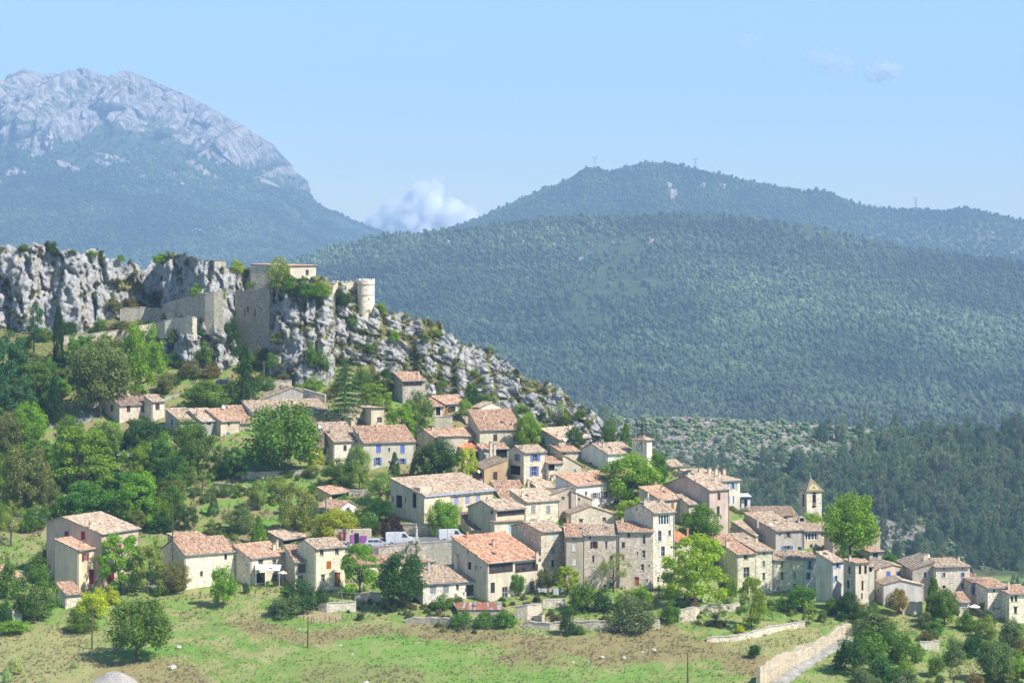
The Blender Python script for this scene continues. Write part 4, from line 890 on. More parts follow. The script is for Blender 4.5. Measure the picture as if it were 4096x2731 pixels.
H('h44', 'roofless looking stone tower with empty window holes', 3374, 3422, 3475, 2458, 2250, 2236, wc=STONE, tc=TRED, wins='L 3397 2279 10 30 v;L 3392 2337 10 32 v;R 3440 2279 10 34 v;R 3462 2277 10 34 v;R 3450 2341 8 40 v;R 3448 2383 6 24 v;R 3447 2434 12 26 d BRN', chim='3399 2220 2244 13', th=34, gutter=False)
H('h44b', 'pale rendered strip of a house squeezed behind the stone tower', 3468, 3472, 3497, 2425, 2262, 2236, wall='plaster', wc=(.68, .62, .5), tc=TRED, th=20, D=5, wins='R 3482 2274 12 24 v', dY=2)
H('h45', 'cream gabled house with two closed blue shutters', 3494, 3507, 3637, 2395, 2276, 2256, 'gfront', t=.51, wall='plaster', wc=WARM, tc=TPALE, th=22, D=8, wins='R 3553 2295 17 22 c BLUE;R 3593 2295 17 22 c BLUE', dish='3522 2280 6', dY=3)
H('h46', 'low pale gabled house without windows on its front', 3506, 3534, 3687, 2418, 2336, 2318, 'gfront', t=.47, wall='plaster', wc=(.62, .58, .52), tc=TPALE, wins='L 3524 2352 6 26 c LTB;L 3513 2361 5 18 v', dY=-1)
H('h47a', 'stone wing with a single narrow window beside the big stone farmhouse', 3590, 3650, 3740, 2415, 2275, 2246, 'sl', wc=STONE_G, tc=TPALE, wins='R 3700 2298 10 22 o', chim='3702 2214 2240 22', dish='3712 2222 8', dY=1)
H('h47', 'big stone farmhouse with lilac shutters at the right end of the village', 3725, 3739, 3879, 2415, 2265, 2234, wc=STONE, tc=TTAN, wins='R 3776 2272 9 10 v;R 3851 2272 5 7 v;R 3777 2298 8 18 l SKY_B;R 3853 2298 8 18 l BLUE;R 3853 2341 8 18 l BLUE;R 3776 2346 13 12 v', chim='3775 2225 2240 10;3835 2225 2240 10', th=18, D=9)
H('h48', 'stone house with a tall lilac shuttered glass door', 3872, 3882, 3945, 2425, 2325, 2295, wc=STONE, tc=TDARK, th=22, D=7, wins='R 3900 2332 14 9 v;R 3898 2359 12 36 s BLUE', dY=-1, chim='3900 2288 2300 8')
H('h49', 'stone house with three small dark windows at the far right', 3935, 3946, 4037, 2462, 2349, 2313, wc=STONE_W, tc=TRED, th=22, D=8, wins='R 3976 2361 8 16 v;R 4018 2363 12 24 o BRN;R 4012 2398 7 16 v;R 4022 2440 10 20 o', dY=-1, chim='4035 2322 2350 9')
H('h50', 'last stone house cut by the right edge of the picture', 4026, 4037, 4150, 2482, 2373, 2341, wc=STONE_W, tc=TRED, th=22, D=8, wins='R 4048 2394 10 22 o BRN;R 4064 2394 10 22 o BRN;R 4062 2440 12 26 o BRN', dY=-1.5)
H('h51', 'small low house with a tiled roof behind the white parasol', 3808, 3836, 3877, 2450, 2403, 2368, wall='plaster', wc=(.68, .62, .48), tc=TRED, wins='R 3850 2420 8 16 c WHT;R 3864 2420 6 18 c LTB', dY=-2)
# lower left
H('h60', 'large pinkish house with dark red closed shutters on its blank side', 186, 406, 557, 2352, 2133, 2067, 'gable', t=.70, wall='plaster', wc=(.64, .52, .39), tc=TTAN, wins='L 266 2138 17 30 c RED;L 332 2141 17 33 c RED;R 443 2300 27 48 d RED;R 470 2190 14 26 s RED', chim='360 2092 2112 10', dish='359 2088 7')
H('h61', 'lower wing with bright red open shutters and a wide red barn door', 220, 311, 402, 2352, 2199, 2155, wall='plaster', wc=(.68, .56, .39), tc=TRED, wins='R 341 2227 13 32 s RED;R 373 2306 33 55 d RED', dY=-3)
H('h62b', 'steep older roof rising behind the stone barn', 728, 745, 862, 2300, 2166, 2134, wc=STONE, tc=TRED, th=26, D=8, dY=7)
H('h62', 'stone barn with a shaded gable and one tiny front window', 637, 738, 938, 2362, 2215, 2155, 'gable', t=.46, wc=STONE_W, tc=TRED, wins='L 690 2198 10 16 v;R 806 2294 11 22 o WHT;R 903 2226 11 22 v', slope=.45)
H('h66', 'open garage with a tiled roof beside the yellow green cone tree', 1072, 1131, 1228, 2185, 2156, 2125, wall='plaster', wc=GREY, tc=TTAN, wins='R 1170 2170 74 24 v')
H('h63', 'cream farmhouse with a white awning over its terrace', 932, 1001, 1145, 2345, 2229, 2178, wc=STONE_W, tc=TRED, wins='R 1043 2250 19 20 q LTB;R 1098 2248 16 18 q;R 1040 2310 40 40 v;R 1100 2312 20 34 o', chim='1096 2172 2202 14;1108 2158 2194 11', dish='1090 2262 7')
H('h64', 'stone wing with a wide black framed window', 1140, 1180, 1277, 2345, 2244, 2180, wc=STONE, tc=TRED, wins='R 1223 2272 60 36 g BRN;R 1246 2316 17 30 q BRN;R 1203 2312 18 26 o BRN', dY=-1.5)
H('h65', 'tall pale house with an orange shutter and an orange barn door', 1188, 1260, 1379, 2352, 2191, 2156, 'gable', t=.55, wc=(1.0, .92, .8), tc=TTAN, wins='R 1287 2210 14 24 q;R 1348 2207 15 23 q;R 1315 2259 19 32 c ORG;R 1292 2311 14 26 q ORG;R 1350 2319 22 54 d ORG', dY=-2.5)
H('h67', 'yellow garage with a dark open front', 1269, 1317, 1405, 2010, 1973, 1948, wall='plaster', wc=YEL, tc=TRED, wins='R 1359 1990 62 26 v')
H('h68', 'white gabled cottage below the yellow garage', 1262, 1352, 1454, 2072, 2034, 2003, 'gfront', t=.4, wall='plaster', wc=WHITE, tc=TRED, wins='R 1392 2036 12 14 s WHT', chim='1306 1992 2034 10')
H('h71', 'long low house with an old roof under the road wall', 1385, 1392, 1802, 2300, 2256, 2205, wc=STONE, tc=TRED, th=16, D=8, chim='1755 2198 2226 12', wins='R 1760 2262 16 10 v;R 1420 2300 14 22 v')
H('h69', 'big front house with a sweeping orange roof and a glazed veranda', 1806, 1948, 2164, 2412, 2249, 2146, wall='plaster', wc=CREAM, tc=(1.24, .90, .74), wins='R 2004 2271 96 40 g BRN;R 2106 2268 92 38 g BRN;R 1971 2350 17 42 o BRN;R 2020 2369 22 46 o WHT;R 2080 2370 14 44 o WHT;R 2129 2345 20 42 o;L 1871 2208 5 14 v;L 1877 2262 14 30 v;L 1903 2268 10 16 c GRY;L 1924 2269 5 10 v;L 1936 2276 7 24 c WHT', chim='1869 2126 2152 12 0 red;1973 2158 2184 13;2147 2206 2234 14', sky_='1974 2214')
H('h70', 'low front house with dark shutters and a tall chimney', 1640, 1692, 1936, 2420, 2331, 2267, wc=(.98, .96, .92), tc=TTAN, wins='R 1731 2357 24 32 c GRY;R 1783 2354 24 32 c GRY;R 1830 2348 11 24 o GRY;R 1886 2359 42 44 r BRN', chim='1824 2218 2276 15;1715 2246 2283 12', dish='1857 2374 7')
H('h74a', 'small roof corner showing between the bushes under the red doors', 225, 262, 327, 2420, 2374, 2330, wc=STONE_W, tc=TRED, dY=-2)
H('h74b', 'half hidden house with an orange roof at the left edge', -60, 8, 92, 2345, 2312, 2272, wc=STONE_W, tc=TRED)
H('h74c', 'white washed shed at the left edge above the hedge', 20, 50, 88, 2495, 2440, 2432, 'flat', wall='plaster', wc=WHITE)
H('h73', 'tiny stone hut with an orange roof on the cliff at the left edge', -30, 8, 50, 1318, 1288, 1272, wc=STONE, tc=TRED, wins='R 30 1302 26 18 v')
# the castle
H('k1', 'flat stone castle wing with one black window on the cliff top', 806, 858, 903, 1086, 1044, 1042, 'flat', wc=STONE_G, wins='L 840 1068 20 22 o BRN', cat='castle building', name='castle_wing')
H('k2', 'long low castle hall with a thin tiled roof edge', 1002, 1160, 1264, 1128, 1062, 1057, wc=STONE, tc=TRED, th=58, slope=.1, wins='R 1229 1090 13 21 o BRN', cat='castle building', name='castle_hall', gutter=False, dY=3)

# ------------------------------------------------------------------ castle ruins, walls
def wall_run(key, label, pts, thick, mat=None, color=STONE_G, name='stone_wall', cat='wall', cap=True, dY=0, step=26, rough=.0, group=None):
    """pts: (px, top row, bottom row[, depth]) from left to right; a wall with real thickness standing on the slope"""
    P_ = []
    for a, b_ in zip(pts, pts[1:]):
        n = max(1, int(abs(b_[0] - a[0]) / step))
        for k in range(n): P_.append([a[i] + (b_[i] - a[i]) * k / n for i in range(3)])
    P_.append(list(pts[-1][:3])); V = []; n = len(P_); m = MB(); cm = MB(); r = random.Random(len(label))
    o = None; pr = None; S = []
    for px, tp, bt in P_:
        Y = gnd(px, bt) + dY; S.append((P(px, tp + r.uniform(-1, 1) * rough, Y), P(px, bt, Y)))
    o = S[0][1].copy(); f = []
    for k, (a, b_) in enumerate(S):
        d = (S[min(k + 1, n - 1)][0] - S[max(k - 1, 0)][0]); d.z = 0; d.normalize(); nn = Vector((-d.y, d.x, 0)) * thick
        j = r.uniform(-.05, .05) * nn.normalized() * (1 if rough < 6 else 8)
        V += [a - o + j, b_ - o - Vector((0, 0, 1.5)) + j, a - o + nn, b_ - o + nn - Vector((0, 0, 1.5))]
    for k in range(n - 1):
        i = 4 * k; f += [(i, i + 1, i + 5, i + 4), (i, i + 4, i + 6, i + 2), (i + 2, i + 6, i + 7, i + 3)]
    f += [(0, 2, 3, 1), (4 * n - 4, 4 * n - 3, 4 * n - 1, 4 * n - 2)]
    root = thing(name, label, cat, o, group=group); mk('wall', V, f, mat or M['stone'], root, color=color)
    if cap:
        tot = 0
        for k in range(n - 1):
            a, b_ = S[k][0] - o, S[k + 1][0] - o; L = (b_ - a).length; q_ = max(1, int(L / .55)); d = (b_ - a) / q_; nn = Vector((-d.y, d.x, 0)).normalized()
            for i in range(q_):
                h_ = r.uniform(.08, .2); c0 = a + d * i + d * .04 - nn * .06; c1 = a + d * (i + 1) - d * .04 - nn * .06; w_ = nn * (thick + .12)
                cm.add([c0, c1, c1 + w_, c0 + w_] + [p + Vector((0, 0, h_)) for p in (c0, c1, c1 + w_, c0 + w_)], [(4, 5, 6, 7), (0, 1, 5, 4), (1, 2, 6, 5), (2, 3, 7, 6), (3, 0, 4, 7)]); tot += 1
        cm.build('coping_stones', M['conc'], root, kind='stuff')
    return root
wall_run('w1', 'high ruined curtain wall left of the square keep', [(649, 1218, 1262), (740, 1192, 1290), (820, 1172, 1308), (893, 1166, 1326)], 1.2, dY=-.5, rough=2)
wall_run('w2', 'long sloping ramp wall ending in a curved bastion', [(249, 1346, 1362), (360, 1337, 1360), (500, 1318, 1345), (600, 1296, 1330), (690, 1276, 1325), (740, 1270, 1336), (770, 1270, 1336), (788, 1272, 1334)], .8, color=STONE, dY=-2.5, rough=1.5)
wall_run('w3', 'short curved terrace wall below the left cliff', [(480, 1236, 1275), (560, 1228, 1278), (640, 1236, 1275), (700, 1252, 1280)], .6, dY=-1, rough=2)
wall_run('w4', 'dry stone retaining wall behind the wide grey gable', [(1055, 1526, 1560), (1110, 1524, 1560), (1166, 1524, 1560)], .6, color=STONE, rough=1)
wall_run('w4b', 'rough stone wall climbing right of the wide grey gable', [(1180, 1552, 1585), (1240, 1565, 1602), (1300, 1580, 1612)], .6, color=STONE_G, rough=1.5)
wall_run('w5', 'stone retaining wall below the orange door', [(1738, 1668, 1714), (1808, 1668, 1716)], .6, color=STONE, rough=1)
wall_run('w6', 'tall retaining wall of pale blocks carrying the village road', [(1378, 2199, 2225), (1450, 2193, 2240), (1560, 2182, 2250), (1700, 2172, 2255), (1812, 2164, 2262)], 1., color=(.92, .9, .86), rough=.5, dY=-.5)
wall_run('w7', 'low stone block wall around the play lawn', [(1272, 2420, 2440), (1307, 2413, 2447), (1424, 2405, 2446)], .6, color=STONE_W, rough=1)
wall_run('w8', 'dry stone wall below the dark yew', [(1417, 2374, 2400), (1470, 2372, 2402), (1525, 2372, 2402)], .5, color=STONE_G, rough=2)
wall_run('w9', 'broken terrace wall under the washing line', [(2060, 2426, 2470), (2110, 2422, 2474), (2167, 2418, 2466)], .7, color=STONE, rough=3)
wall_run('w9b', 'overgrown stone bank beside the washing line', [(2170, 2402, 2432), (2230, 2398, 2430), (2262, 2398, 2426)], .7, color=STONE, rough=3)
wall_run('w10', 'long overgrown field wall under the ivy covered shed', [(1620, 2476, 2494), (1720, 2470, 2500), (1800, 2474, 2508), (1900, 2478, 2514), (2000, 2482, 2514)], .6, color=STONE_G, rough=3)
wall_run('w11', 'crumbling field wall in front of the grey green bush', [(2090, 2488, 2508), (2200, 2490, 2520), (2320, 2484, 2518), (2420, 2488, 2525), (2640, 2482, 2515)], .6, color=STONE, rough=4)
wall_run('w12', 'rough stone wall on the terrace below the huge yellow green tree', [(2715, 2440, 2486), (2780, 2428, 2480), (2800, 2428, 2450), (2960, 2412, 2440)], .6, color=STONE, rough=4)
wall_run('w13', 'low terrace wall along the dry garden', [(2828, 2552, 2568), (2930, 2542, 2562), (3010, 2530, 2550), (3090, 2506, 2530), (3160, 2494, 2512), (3220, 2486, 2506)], .6, color=STONE, rough=3)
wall_run('w14', 'pale crumbling wall along the lane', [(3046, 2664, 2760), (3100, 2640, 2712), (3140, 2622, 2686), (3182, 2600, 2662), (3240, 2584, 2632), (3289, 2562, 2600), (3350, 2530, 2560), (3402, 2486, 2506)], .9, color=(.72, .66, .57), rough=12, cap=False, step=9)
wall_run('w15', 'stone retaining wall beneath the low pale gabled house', [(3610, 2412, 2455), (3690, 2408, 2455)], .6, color=STONE, rough=1)
wall_run('w16', 'garden wall left of the small orange tree', [(3500, 2385, 2400), (3560, 2410, 2432), (3600, 2425, 2445)], .5, mat=M['plaster'], color=WARM, rough=0)
wall_run('w17', 'short pale wall among the bushes on the right', [(3680, 2568, 2604), (3757, 2566, 2604)], .5, color=STONE_W, rough=2)
wall_run('w18', 'garden wall beside the yellow garage', [(1395, 1960, 1985), (1475, 1960, 1984)], .5, color=STONE_G, rough=1)
wall_run('w19', 'broken dry stone wall on the meadow slope above the barn', [(855, 1930, 1948), (920, 1938, 1956), (985, 1948, 1962)], .5, color=STONE_G, rough=4)
wall_run('w20', 'stone terrace wall below the huge tree', [(965, 1888, 1920), (1050, 1890, 1918), (1130, 1884, 1906), (1250, 1880, 1900)], .5, color=STONE_G, rough=3)
wall_run('w21', 'sandy stone wall behind the white van', [(1600, 2097, 2132), (1680, 2097, 2142), (1735, 2097, 2140)], .5, color=(1.05, .92, .74), rough=.5)
wall_run('w22', 'road edge wall at the left edge of the picture', [(-60, 2076, 2086), (60, 2075, 2084), (195, 2072, 2084)], .4, color=STONE, rough=1)
wall_run('w23', 'retaining wall right of the forked tree trunk', [(350, 1612, 1632), (418, 1608, 1632)], .5, color=STONE, rough=2)
wall_run('w24', 'stone garden wall behind the ruined barn roof', [(2130, 2466, 2470), (2168, 2462, 2500)], .5, color=STONE, rough=3)
# keep, towers
def box_tower(label, x0, x1, x2, b, top, th, D, name='ruined_keep', wins='', wc=STONE_G, ragged=True):
    h = house(name + label[:3], label, x0, x1, x2, b, top, top, 'flat', th=th, D=D, wc=wc, wins=wins, base=6, cat='tower', name=name, gutter=False)
    E = h.top(0, 0)
    for c in list(h.root.children):
        if c.name.startswith('roof'): bpy.data.objects.remove(c)
    m = MB(); r = random.Random(5); k = int(h.W / .7); 
    for i in range(k): m.box(i * h.W / k, 0, E - .05, (i + 1) * h.W / k, .6, E + r.choice([.0, .25, .5, .7]) + .06)
    k = int(h.D / .7)
    for i in range(1, k): m.box(0, i * h.D / k, E - .05, .6, (i + 1) * h.D / k, E + r.choice([.1, .3, .6]) + .05); m.box(h.W - .6, i * h.D / k, E - .05, h.W, (i + 1) * h.D / k, E + r.choice([.1, .3, .6]) + .05)
    m.build('parapet', M['stone'], h.root, color=wc)
    m = MB(); m.box(-.12, -.12, E - 1.5, h.W + .12, -.002, E - 1.3); m.build('string_course', M['conc'], h.root)
    m = MB(); m.box(.3, .3, E - 1.2, h.W - .3, h.D - .3, E - 1.); m.build('floor', M['conc'], h.root)
    return h
box_tower('square ruined keep with narrow slits standing against the cliff', 940, 1078, 1094, 1385, 1166, 50, None, wins='L 979 1250 5 30 v;L 1019 1252 5 26 v;L 991 1238 6 26 v;L 1044 1236 4 8 v', wc=(.60, .59, .57))
def round_tower():
    Y = gnd(1464, 1260) + 1.2; o = P(1464, 1232, Y); s = Y / F; R = 34.5 * s; z = lambda row: (1232 - row) * s
    root = thing('round_tower', 'round castle tower with battlements at the end of the crag', 'tower', o)
    m = MB(); m.lathe([(R * 1.02, -4), (R * 1.0, z(1180)), (R * .985, z(1138))], 28); m.build('wall', M['stone'], root, color=(1.1, 1.05, .96), smooth_=False)
    for nm, zz in (('string_course', 1179), ('string_course', 1137)):
        m = MB(); m.lathe([(R * 1.0, z(zz + 2)), (R * 1.05, z(zz + 1)), (R * 1.05, z(zz - 1)), (R, z(zz - 2))], 28); m.build(nm, M['conc'], root)
    m = MB(); m.lathe([(R * .99, z(1137)), (R * 1.03, z(1134)), (R * 1.03, z(1122)), (R * .8, z(1122)), (R * .8, z(1137))], 28); m.build('parapet', M['stone'], root, color=(1.1, 1.05, .96))
    for k in range(9):
        a = k * 2 * math.pi / 9; m = MB(); m.lathe([(R * 1.03, z(1122.2)), (R * 1.03, z(1115)), (R * .8, z(1115)), (R * .8, z(1122.2))], 4, a0=a, a1=a + .42)
        V = m.v; n = 5; m.f += [(0, n, 2 * n, 3 * n), (n - 1, 4 * n - 1, 3 * n - 1, 2 * n - 1)]; m.build('merlon', M['stone'], root, color=(1.1, 1.05, .96))
    m = MB(); m.lathe([(.01, z(1131)), (R * .8, z(1131))], 24); m.build('floor', M['conc'], root)
    put('arrow_slit', U['void'], root, (R * .38, -R * .93, z(1196)), .4, (.35, .12, .35))
    wl = wall_run('k3', 'battlemented castle wall running back from the round tower', [(1326, 1130, 1160), (1380, 1132, 1190), (1436, 1126, 1215)], 1., color=STONE, dY=1.5, cap=False)
    m = MB(); o2 = Vector(wl.location)
    for px in range(1330, 1436, 17):
        a, b_ = P(px, np.interp(px, [1326, 1380, 1436], [1130, 1132, 1126]), gnd(px, np.interp(px, [1326, 1380, 1436], [1160, 1190, 1215])) + 1.5) - o2, None
        mm = MB(); mm.box(a.x, a.y, a.z, a.x + .55, a.y + .5, a.z + .45); mm.build('merlon', M['stone'], wl, color=STONE)
    # parasol, poles and lamps on the tower terrace
    pr = thing('parasol', 'white parasol on top of the round tower', 'parasol', P(1452, 1131, Y)); m = MB(); m.tube([(0, 0, 0), (0, 0, .95)], .03, 5); m.build('pole', M['metal'], pr)
    m = MB(); m.lathe([(.75, .72), (.4, .92), (.02, 1.02)], 8); m.build('canopy', M['white'], pr)
    for px, t_, b_ in ((1492, 1070, 1131), (1433, 1101, 1120), (1363, 1104, 1130)):
        m = MB(); a = P(px, b_, Y); m.tube([(0, 0, -.2), (0, 0, (b_ - t_) * s)], [.05, .03], 6); m.box(-.09, -.09, (b_ - t_) * s - .25, .09, .09, (b_ - t_) * s)
        tag(m.build('flag_pole' if px == 1492 else 'lamp_post', M['iron'], loc=a), {1492: 'tall bare flag pole on the round tower', 1433: 'short lamp post beside the round tower', 1363: 'slim lamp post on the battlemented castle wall'}[px], 'pole' if px == 1492 else 'lamp post')
round_tower()
# ------------------------------------------------------------------ church tower with a glazed pyramid roof
def glazed():
    t = NT('glazed_tile', .3, .5); r = t.attr('rnd')
    t.color(t.ramp(r, [(0, (.34, .25, .12)), (.42, (.42, .33, .17)), (.45, (.17, .19, .13)), (.75, (.26, .26, .18)), (.78, (.52, .42, .20)), (1, (.55, .45, .24))], 'CONSTANT')); return t.m
def church():
    h = house('church', 'church bell tower with a glazed patterned pyramid roof', 3197, 3227, 3287, 2120, 1966, 1966, 'flat', th=26, wc=(1.0, .98, .93), cat='church tower', name='church_tower', gutter=False,
              wins='L 3213 2000 9 50 v;R 3257 2003 14 52 v')
    for c in list(h.root.children):
        if c.name.startswith('roof'): bpy.data.objects.remove(c)
    E = h.top(0, 0); s = h.Y1 / F; oh = .35; A = [(-oh, -oh), (h.W + oh, -oh), (h.W + oh, h.D + oh), (-oh, h.D + oh)]; ap = Vector((h.W / 2, h.D / 2, E + 53 * s)); G_ = M.setdefault('glazed', glazed())
    ro = MB(); ro.add([(*a, E) for a in A] + [ap - Vector((0, 0, .1))], [(0, 1, 4), (1, 2, 4), (2, 3, 4), (3, 0, 4), (3, 2, 1, 0)]); rr = ro.build('roof', M['soffit'], h.root)
    V, Fc, rn = [], [], []
    for k in range(4):
        a, b_ = Vector((*A[k], E + .02)), Vector((*A[(k + 1) % 4], E + .02)); mid = (a + b_) / 2; up = ap - mid; L = (b_ - a).length; nz = (b_ - a).cross(up).normalized(); rows_ = 15
        for j in range(rows_):
            f0, f1 = j / rows_, (j + 1) / rows_; wj = L * (1 - f0); q_ = max(1, int(wj / .28))
            for i in range(q_):
                x0, x1 = -wj / 2 + wj * i / q_, -wj / 2 + wj * (i + 1) / q_; e = (b_ - a).normalized(); sc_ = (1 - f1) / (1 - f0)
                pts = [mid + e * x0 + up * f0 + nz * .05, mid + e * x1 + up * f0 + nz * .05, mid + e * x1 * sc_ + up * f1 + nz * .01, mid + e * x0 * sc_ + up * f1 + nz * .01]
                n = len(V); V += pts; Fc.append((n, n + 1, n + 2, n + 3)); x = abs(x0 + x1) / 2 / L; y = (f0 + f1) / 2
                tri = y > .13 and y < .62 and x < .30 * (1 - (y - .13) / .49) ; inner = y > .22 and y < .45 and x < .15 * (1 - (y - .22) / .23)
                v = .6 if inner else (.85 if tri else ((.2 if (i + j) % 2 else .6))); rn.append(v)
    me = mesh('glazed_tiles', V, Fc, dict(rnd=('FACE', 'FLOAT', rn))); me.materials.append(G_); link('glazed_tiles', me, rr, kind='stuff')
    m = MB(); m.lathe([(.12, 0), (.2, .15), (.08, .3), (.05, .7), (.12, .8), (.01, 1.)], 8, c=ap); m.build('finial', M['metal'], h.root)
    m = MB(); m.box(-.2, -.2, E - .12, h.W + .2, h.D + .2, E); m.build('cornice', M['conc'], h.root)
    # round heads over the belfry openings and the bell
    for px, wx in ((3257, 14),):
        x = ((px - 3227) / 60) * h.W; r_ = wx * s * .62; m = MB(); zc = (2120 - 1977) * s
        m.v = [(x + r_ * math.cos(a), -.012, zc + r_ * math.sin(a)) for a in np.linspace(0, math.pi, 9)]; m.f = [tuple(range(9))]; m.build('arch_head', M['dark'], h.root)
        m = MB(); m.lathe([(.42, 0), (.34, .1), (.26, .45), (.14, .6), (.02, .62)], 12, c=(x, .05, (2120 - 2022) * s)); m.build('bell', m_plain('bronze', (.16, .14, .09), .4, .5), h.root)
church()
H('kc', 'low nave of the church with a brown ribbed roof', 3005, 3020, 3198, 2110, 2072, 2027, wall='plaster', wc=PINK, tc=(.85, .8, .75), th=14, D=7, dY=4, name='church_nave', cat='church')
# clock face and iron cage on the clock tower
def clock():
    h = h17; s = h.Y1 / F; zc = (1880 - 1791) * s; Dm = h.D; y = Dm * (2587 - 2558) / (2587 - 2528); r_ = 13.5 * s
    m = MB(); pts = [(-.03, y - r_ * math.cos(a), zc + r_ * math.sin(a)) for a in np.linspace(0, 2 * math.pi, 28, endpoint=False)]; m.add(pts, [tuple(range(28))]); m.add([(-.001, q_[1], q_[2]) for q_ in pts], []); m.f += [(i, (i + 1) % 28, 28 + (i + 1) % 28, 28 + i) for i in range(28)]
    cf = m.build('clock_face', m_plain('clock_enamel', (.72, .70, .62), .5, .3, .04), h.root)
    m = MB()
    def bar(a, r0, r1, wd, x=-.045):
        d = Vector((0, -math.sin(a), math.cos(a))); p_ = Vector((0, math.cos(a), math.sin(a))); c = Vector((x, y, zc)); q_ = [c + d * r0 - p_ * wd, c + d * r0 + p_ * wd, c + d * r1 + p_ * wd, c + d * r1 - p_ * wd]
        m.add(q_, [(0, 1, 2, 3)])
    for k in range(12): bar(k * math.pi / 6, r_ * .70, r_ * .92, r_ * (.07 if k % 3 else .10))
    m.build('hour_marks', M['iron'], cf); m = MB(); bar(-.10, -r_ * .12, r_ * .68, r_ * .075, -.06); bar(-.42, -r_ * .1, r_ * .5, r_ * .09, -.065); m.build('clock_hands', M['iron'], cf)
    m = MB(); pass
    for k in range(28):
        a0_, a1_ = k * math.pi / 14, (k + 1) * math.pi / 14
        m.add([(-.05, y - math.cos(a) * q_, zc + math.sin(a) * q_) for a, q_ in ((a0_, r_ * 1.0), (a1_, r_ * 1.0), (a1_, r_ * 1.13), (a0_, r_ * 1.13))], [(0, 1, 2, 3)])
    m.build('clock_rim', M['iron'], cf)

    # cage
    cx_, cy_ = h.W / 2, h.D / 2; E = (1880 - 1748) * s; T = (1880 - 1699) * s; a_ = .62; m = MB()
    for i, j in ((-1, -1), (1, -1), (1, 1), (-1, 1)): m.tube([(cx_ + i * a_, cy_ + j * a_, E - .3), (cx_ + i * a_, cy_ + j * a_, T)], .075, 5)
    for z in (E + .5, E + 1.4, T):
        for (i, j), (k, l) in zip(((-1, -1), (1, -1), (1, 1), (-1, 1)), ((1, -1), (1, 1), (-1, 1), (-1, -1))): m.tube([(cx_ + i * a_, cy_ + j * a_, z), (cx_ + k * a_, cy_ + l * a_, z)], .05, 4)
    for i, j in ((-1, -1), (1, -1), (1, 1), (-1, 1)): m.tube([(cx_ + i * a_, cy_ + j * a_, T), (cx_ + i * a_ * .3, cy_ + j * a_ * .3, T + .6), (cx_, cy_, T + 1.)], .035, 4)
    m.tube([(cx_, cy_, T + .9), (cx_, cy_, T + 1.6)], .03, 4); m.box(cx_ - .25, cy_ - .02, T + 1.25, cx_ + .25, cy_ + .02, T + 1.3)
    cg = m.build('bell_cage', M['iron'], h.root)
    m = MB(); m.lathe([(.36, 0), (.3, .1), (.22, .4), (.1, .55), (.02, .56)], 12, c=(cx_, cy_, T - .75)); m.build('bell', M['iron'], cg)
clock()
# white brackets and the fascia of the long modern house, its roof box and stone corner
h = HS['h22']
for k in range(13):
    x = h.W * (.06 + .9 * k / 12); m = MB(); m.box(x - .09, -.6, h.top(0, 0) - .55, x + .09, 0, h.top(0, 0) - .25); m.build('bracket', M['white'], h.root)
m = MB(); m.box(-.2, -.66, h.top(0, 0) - .42, h.W + .2, -.6, h.top(0, 0) - .12); m.build('fascia', M['paint'], h.root, color=(.42, .44, .55))
m = MB(); m.box(0.2, 1.2, h.top(0, 1) - .2, 3.2, 3, h.top(0, 2) + .75); m.build('roof_box', M['plaster'], h.root, color=WARM)
m = MB(); m.box(-.06, -.3, -4, h.W * .36, -.004, h.top(0, 0) - .6); m.build('stone_corner', M['stone'], h.root, color=(1.1, .98, .8))
# glass balcony and awning of the long pale house
h = HS['h36']; b3 = thing('balcony', 'glass fronted balcony on posts at the end of the long pale house', 'balcony', P(2950, 2034, h.Y1 + 5))
m = MB(); m.box(-.6, -.5, 0, 6.8, 2.5, .2); m.build('floor', M['conc'], b3)
for k in range(5): m = MB(); m.box(-.5 + k * .62, -.48, .25, .08 + k * .62, -.44, 1.9 if k > 1 else 2.1); m.build('glass_panel', M['glass'] if k % 2 else M['white'], b3)
m = MB(); m.tube([(.9, -.3, 0), (.9, -.3, -6.5)], .07, 6); m.tube([(6.3, 0, 0), (6.3, 0, -2)], .3, 6); m.build('post', M['metal'], b3)
m = MB(); 
for k in range(12): m.tube([(2.8 + k * .34, -.4, .2), (2.8 + k * .34, -.4, 1.1)], .015, 4)
m.tube([(2.6, -.4, 1.1), (6.7, -.4, 1.1)], .03, 4); m.build('railing', M['iron'], b3)
m = MB(); m.add([(-.4, .6, 3.1), (2.2, .6, 3.1), (2.8, -1.2, 2.6), (.2, -1.2, 2.6), (-.4, .6, 3.05), (2.2, .6, 3.05), (2.8, -1.2, 2.55), (.2, -1.2, 2.55)], [(0, 1, 2, 3), (7, 6, 5, 4), (3, 2, 6, 7), (0, 3, 7, 4), (1, 5, 6, 2)]); m.build('awning', M['white'], b3)
# barrel chimney of the cream house with glazed balconies
h = HS['h39']; s = h.Y1 / F; bc = thing('barrel_chimney', 'big round topped chimney on the roof below the bell tower', 'chimney', P(3206, 2096, h.Y1 + 6))
m = MB(); m.box(-.75, -.8, -1, .75, .8, .9); prof = [(.75 * math.cos(a), .9 + .6 * math.sin(a)) for a in np.linspace(0, math.pi, 9)]
m.add([(x, -.8, z) for x, z in prof] + [(x, .8, z) for x, z in prof], [(i, i + 1, i + 10, i + 9) for i in range(8)] + [tuple(range(9)), tuple(range(17, 8, -1))]); m.build('body', M['plaster'], bc, color=(.62, .52, .46))
m = MB(); m.v = [(.45 * math.cos(a), -.82, 1.0 + .36 * math.sin(a)) for a in np.linspace(0, 2 * math.pi, 14, endpoint=False)]; m.f = [tuple(range(14))]; m.build('flue_opening', M['dark'], bc)
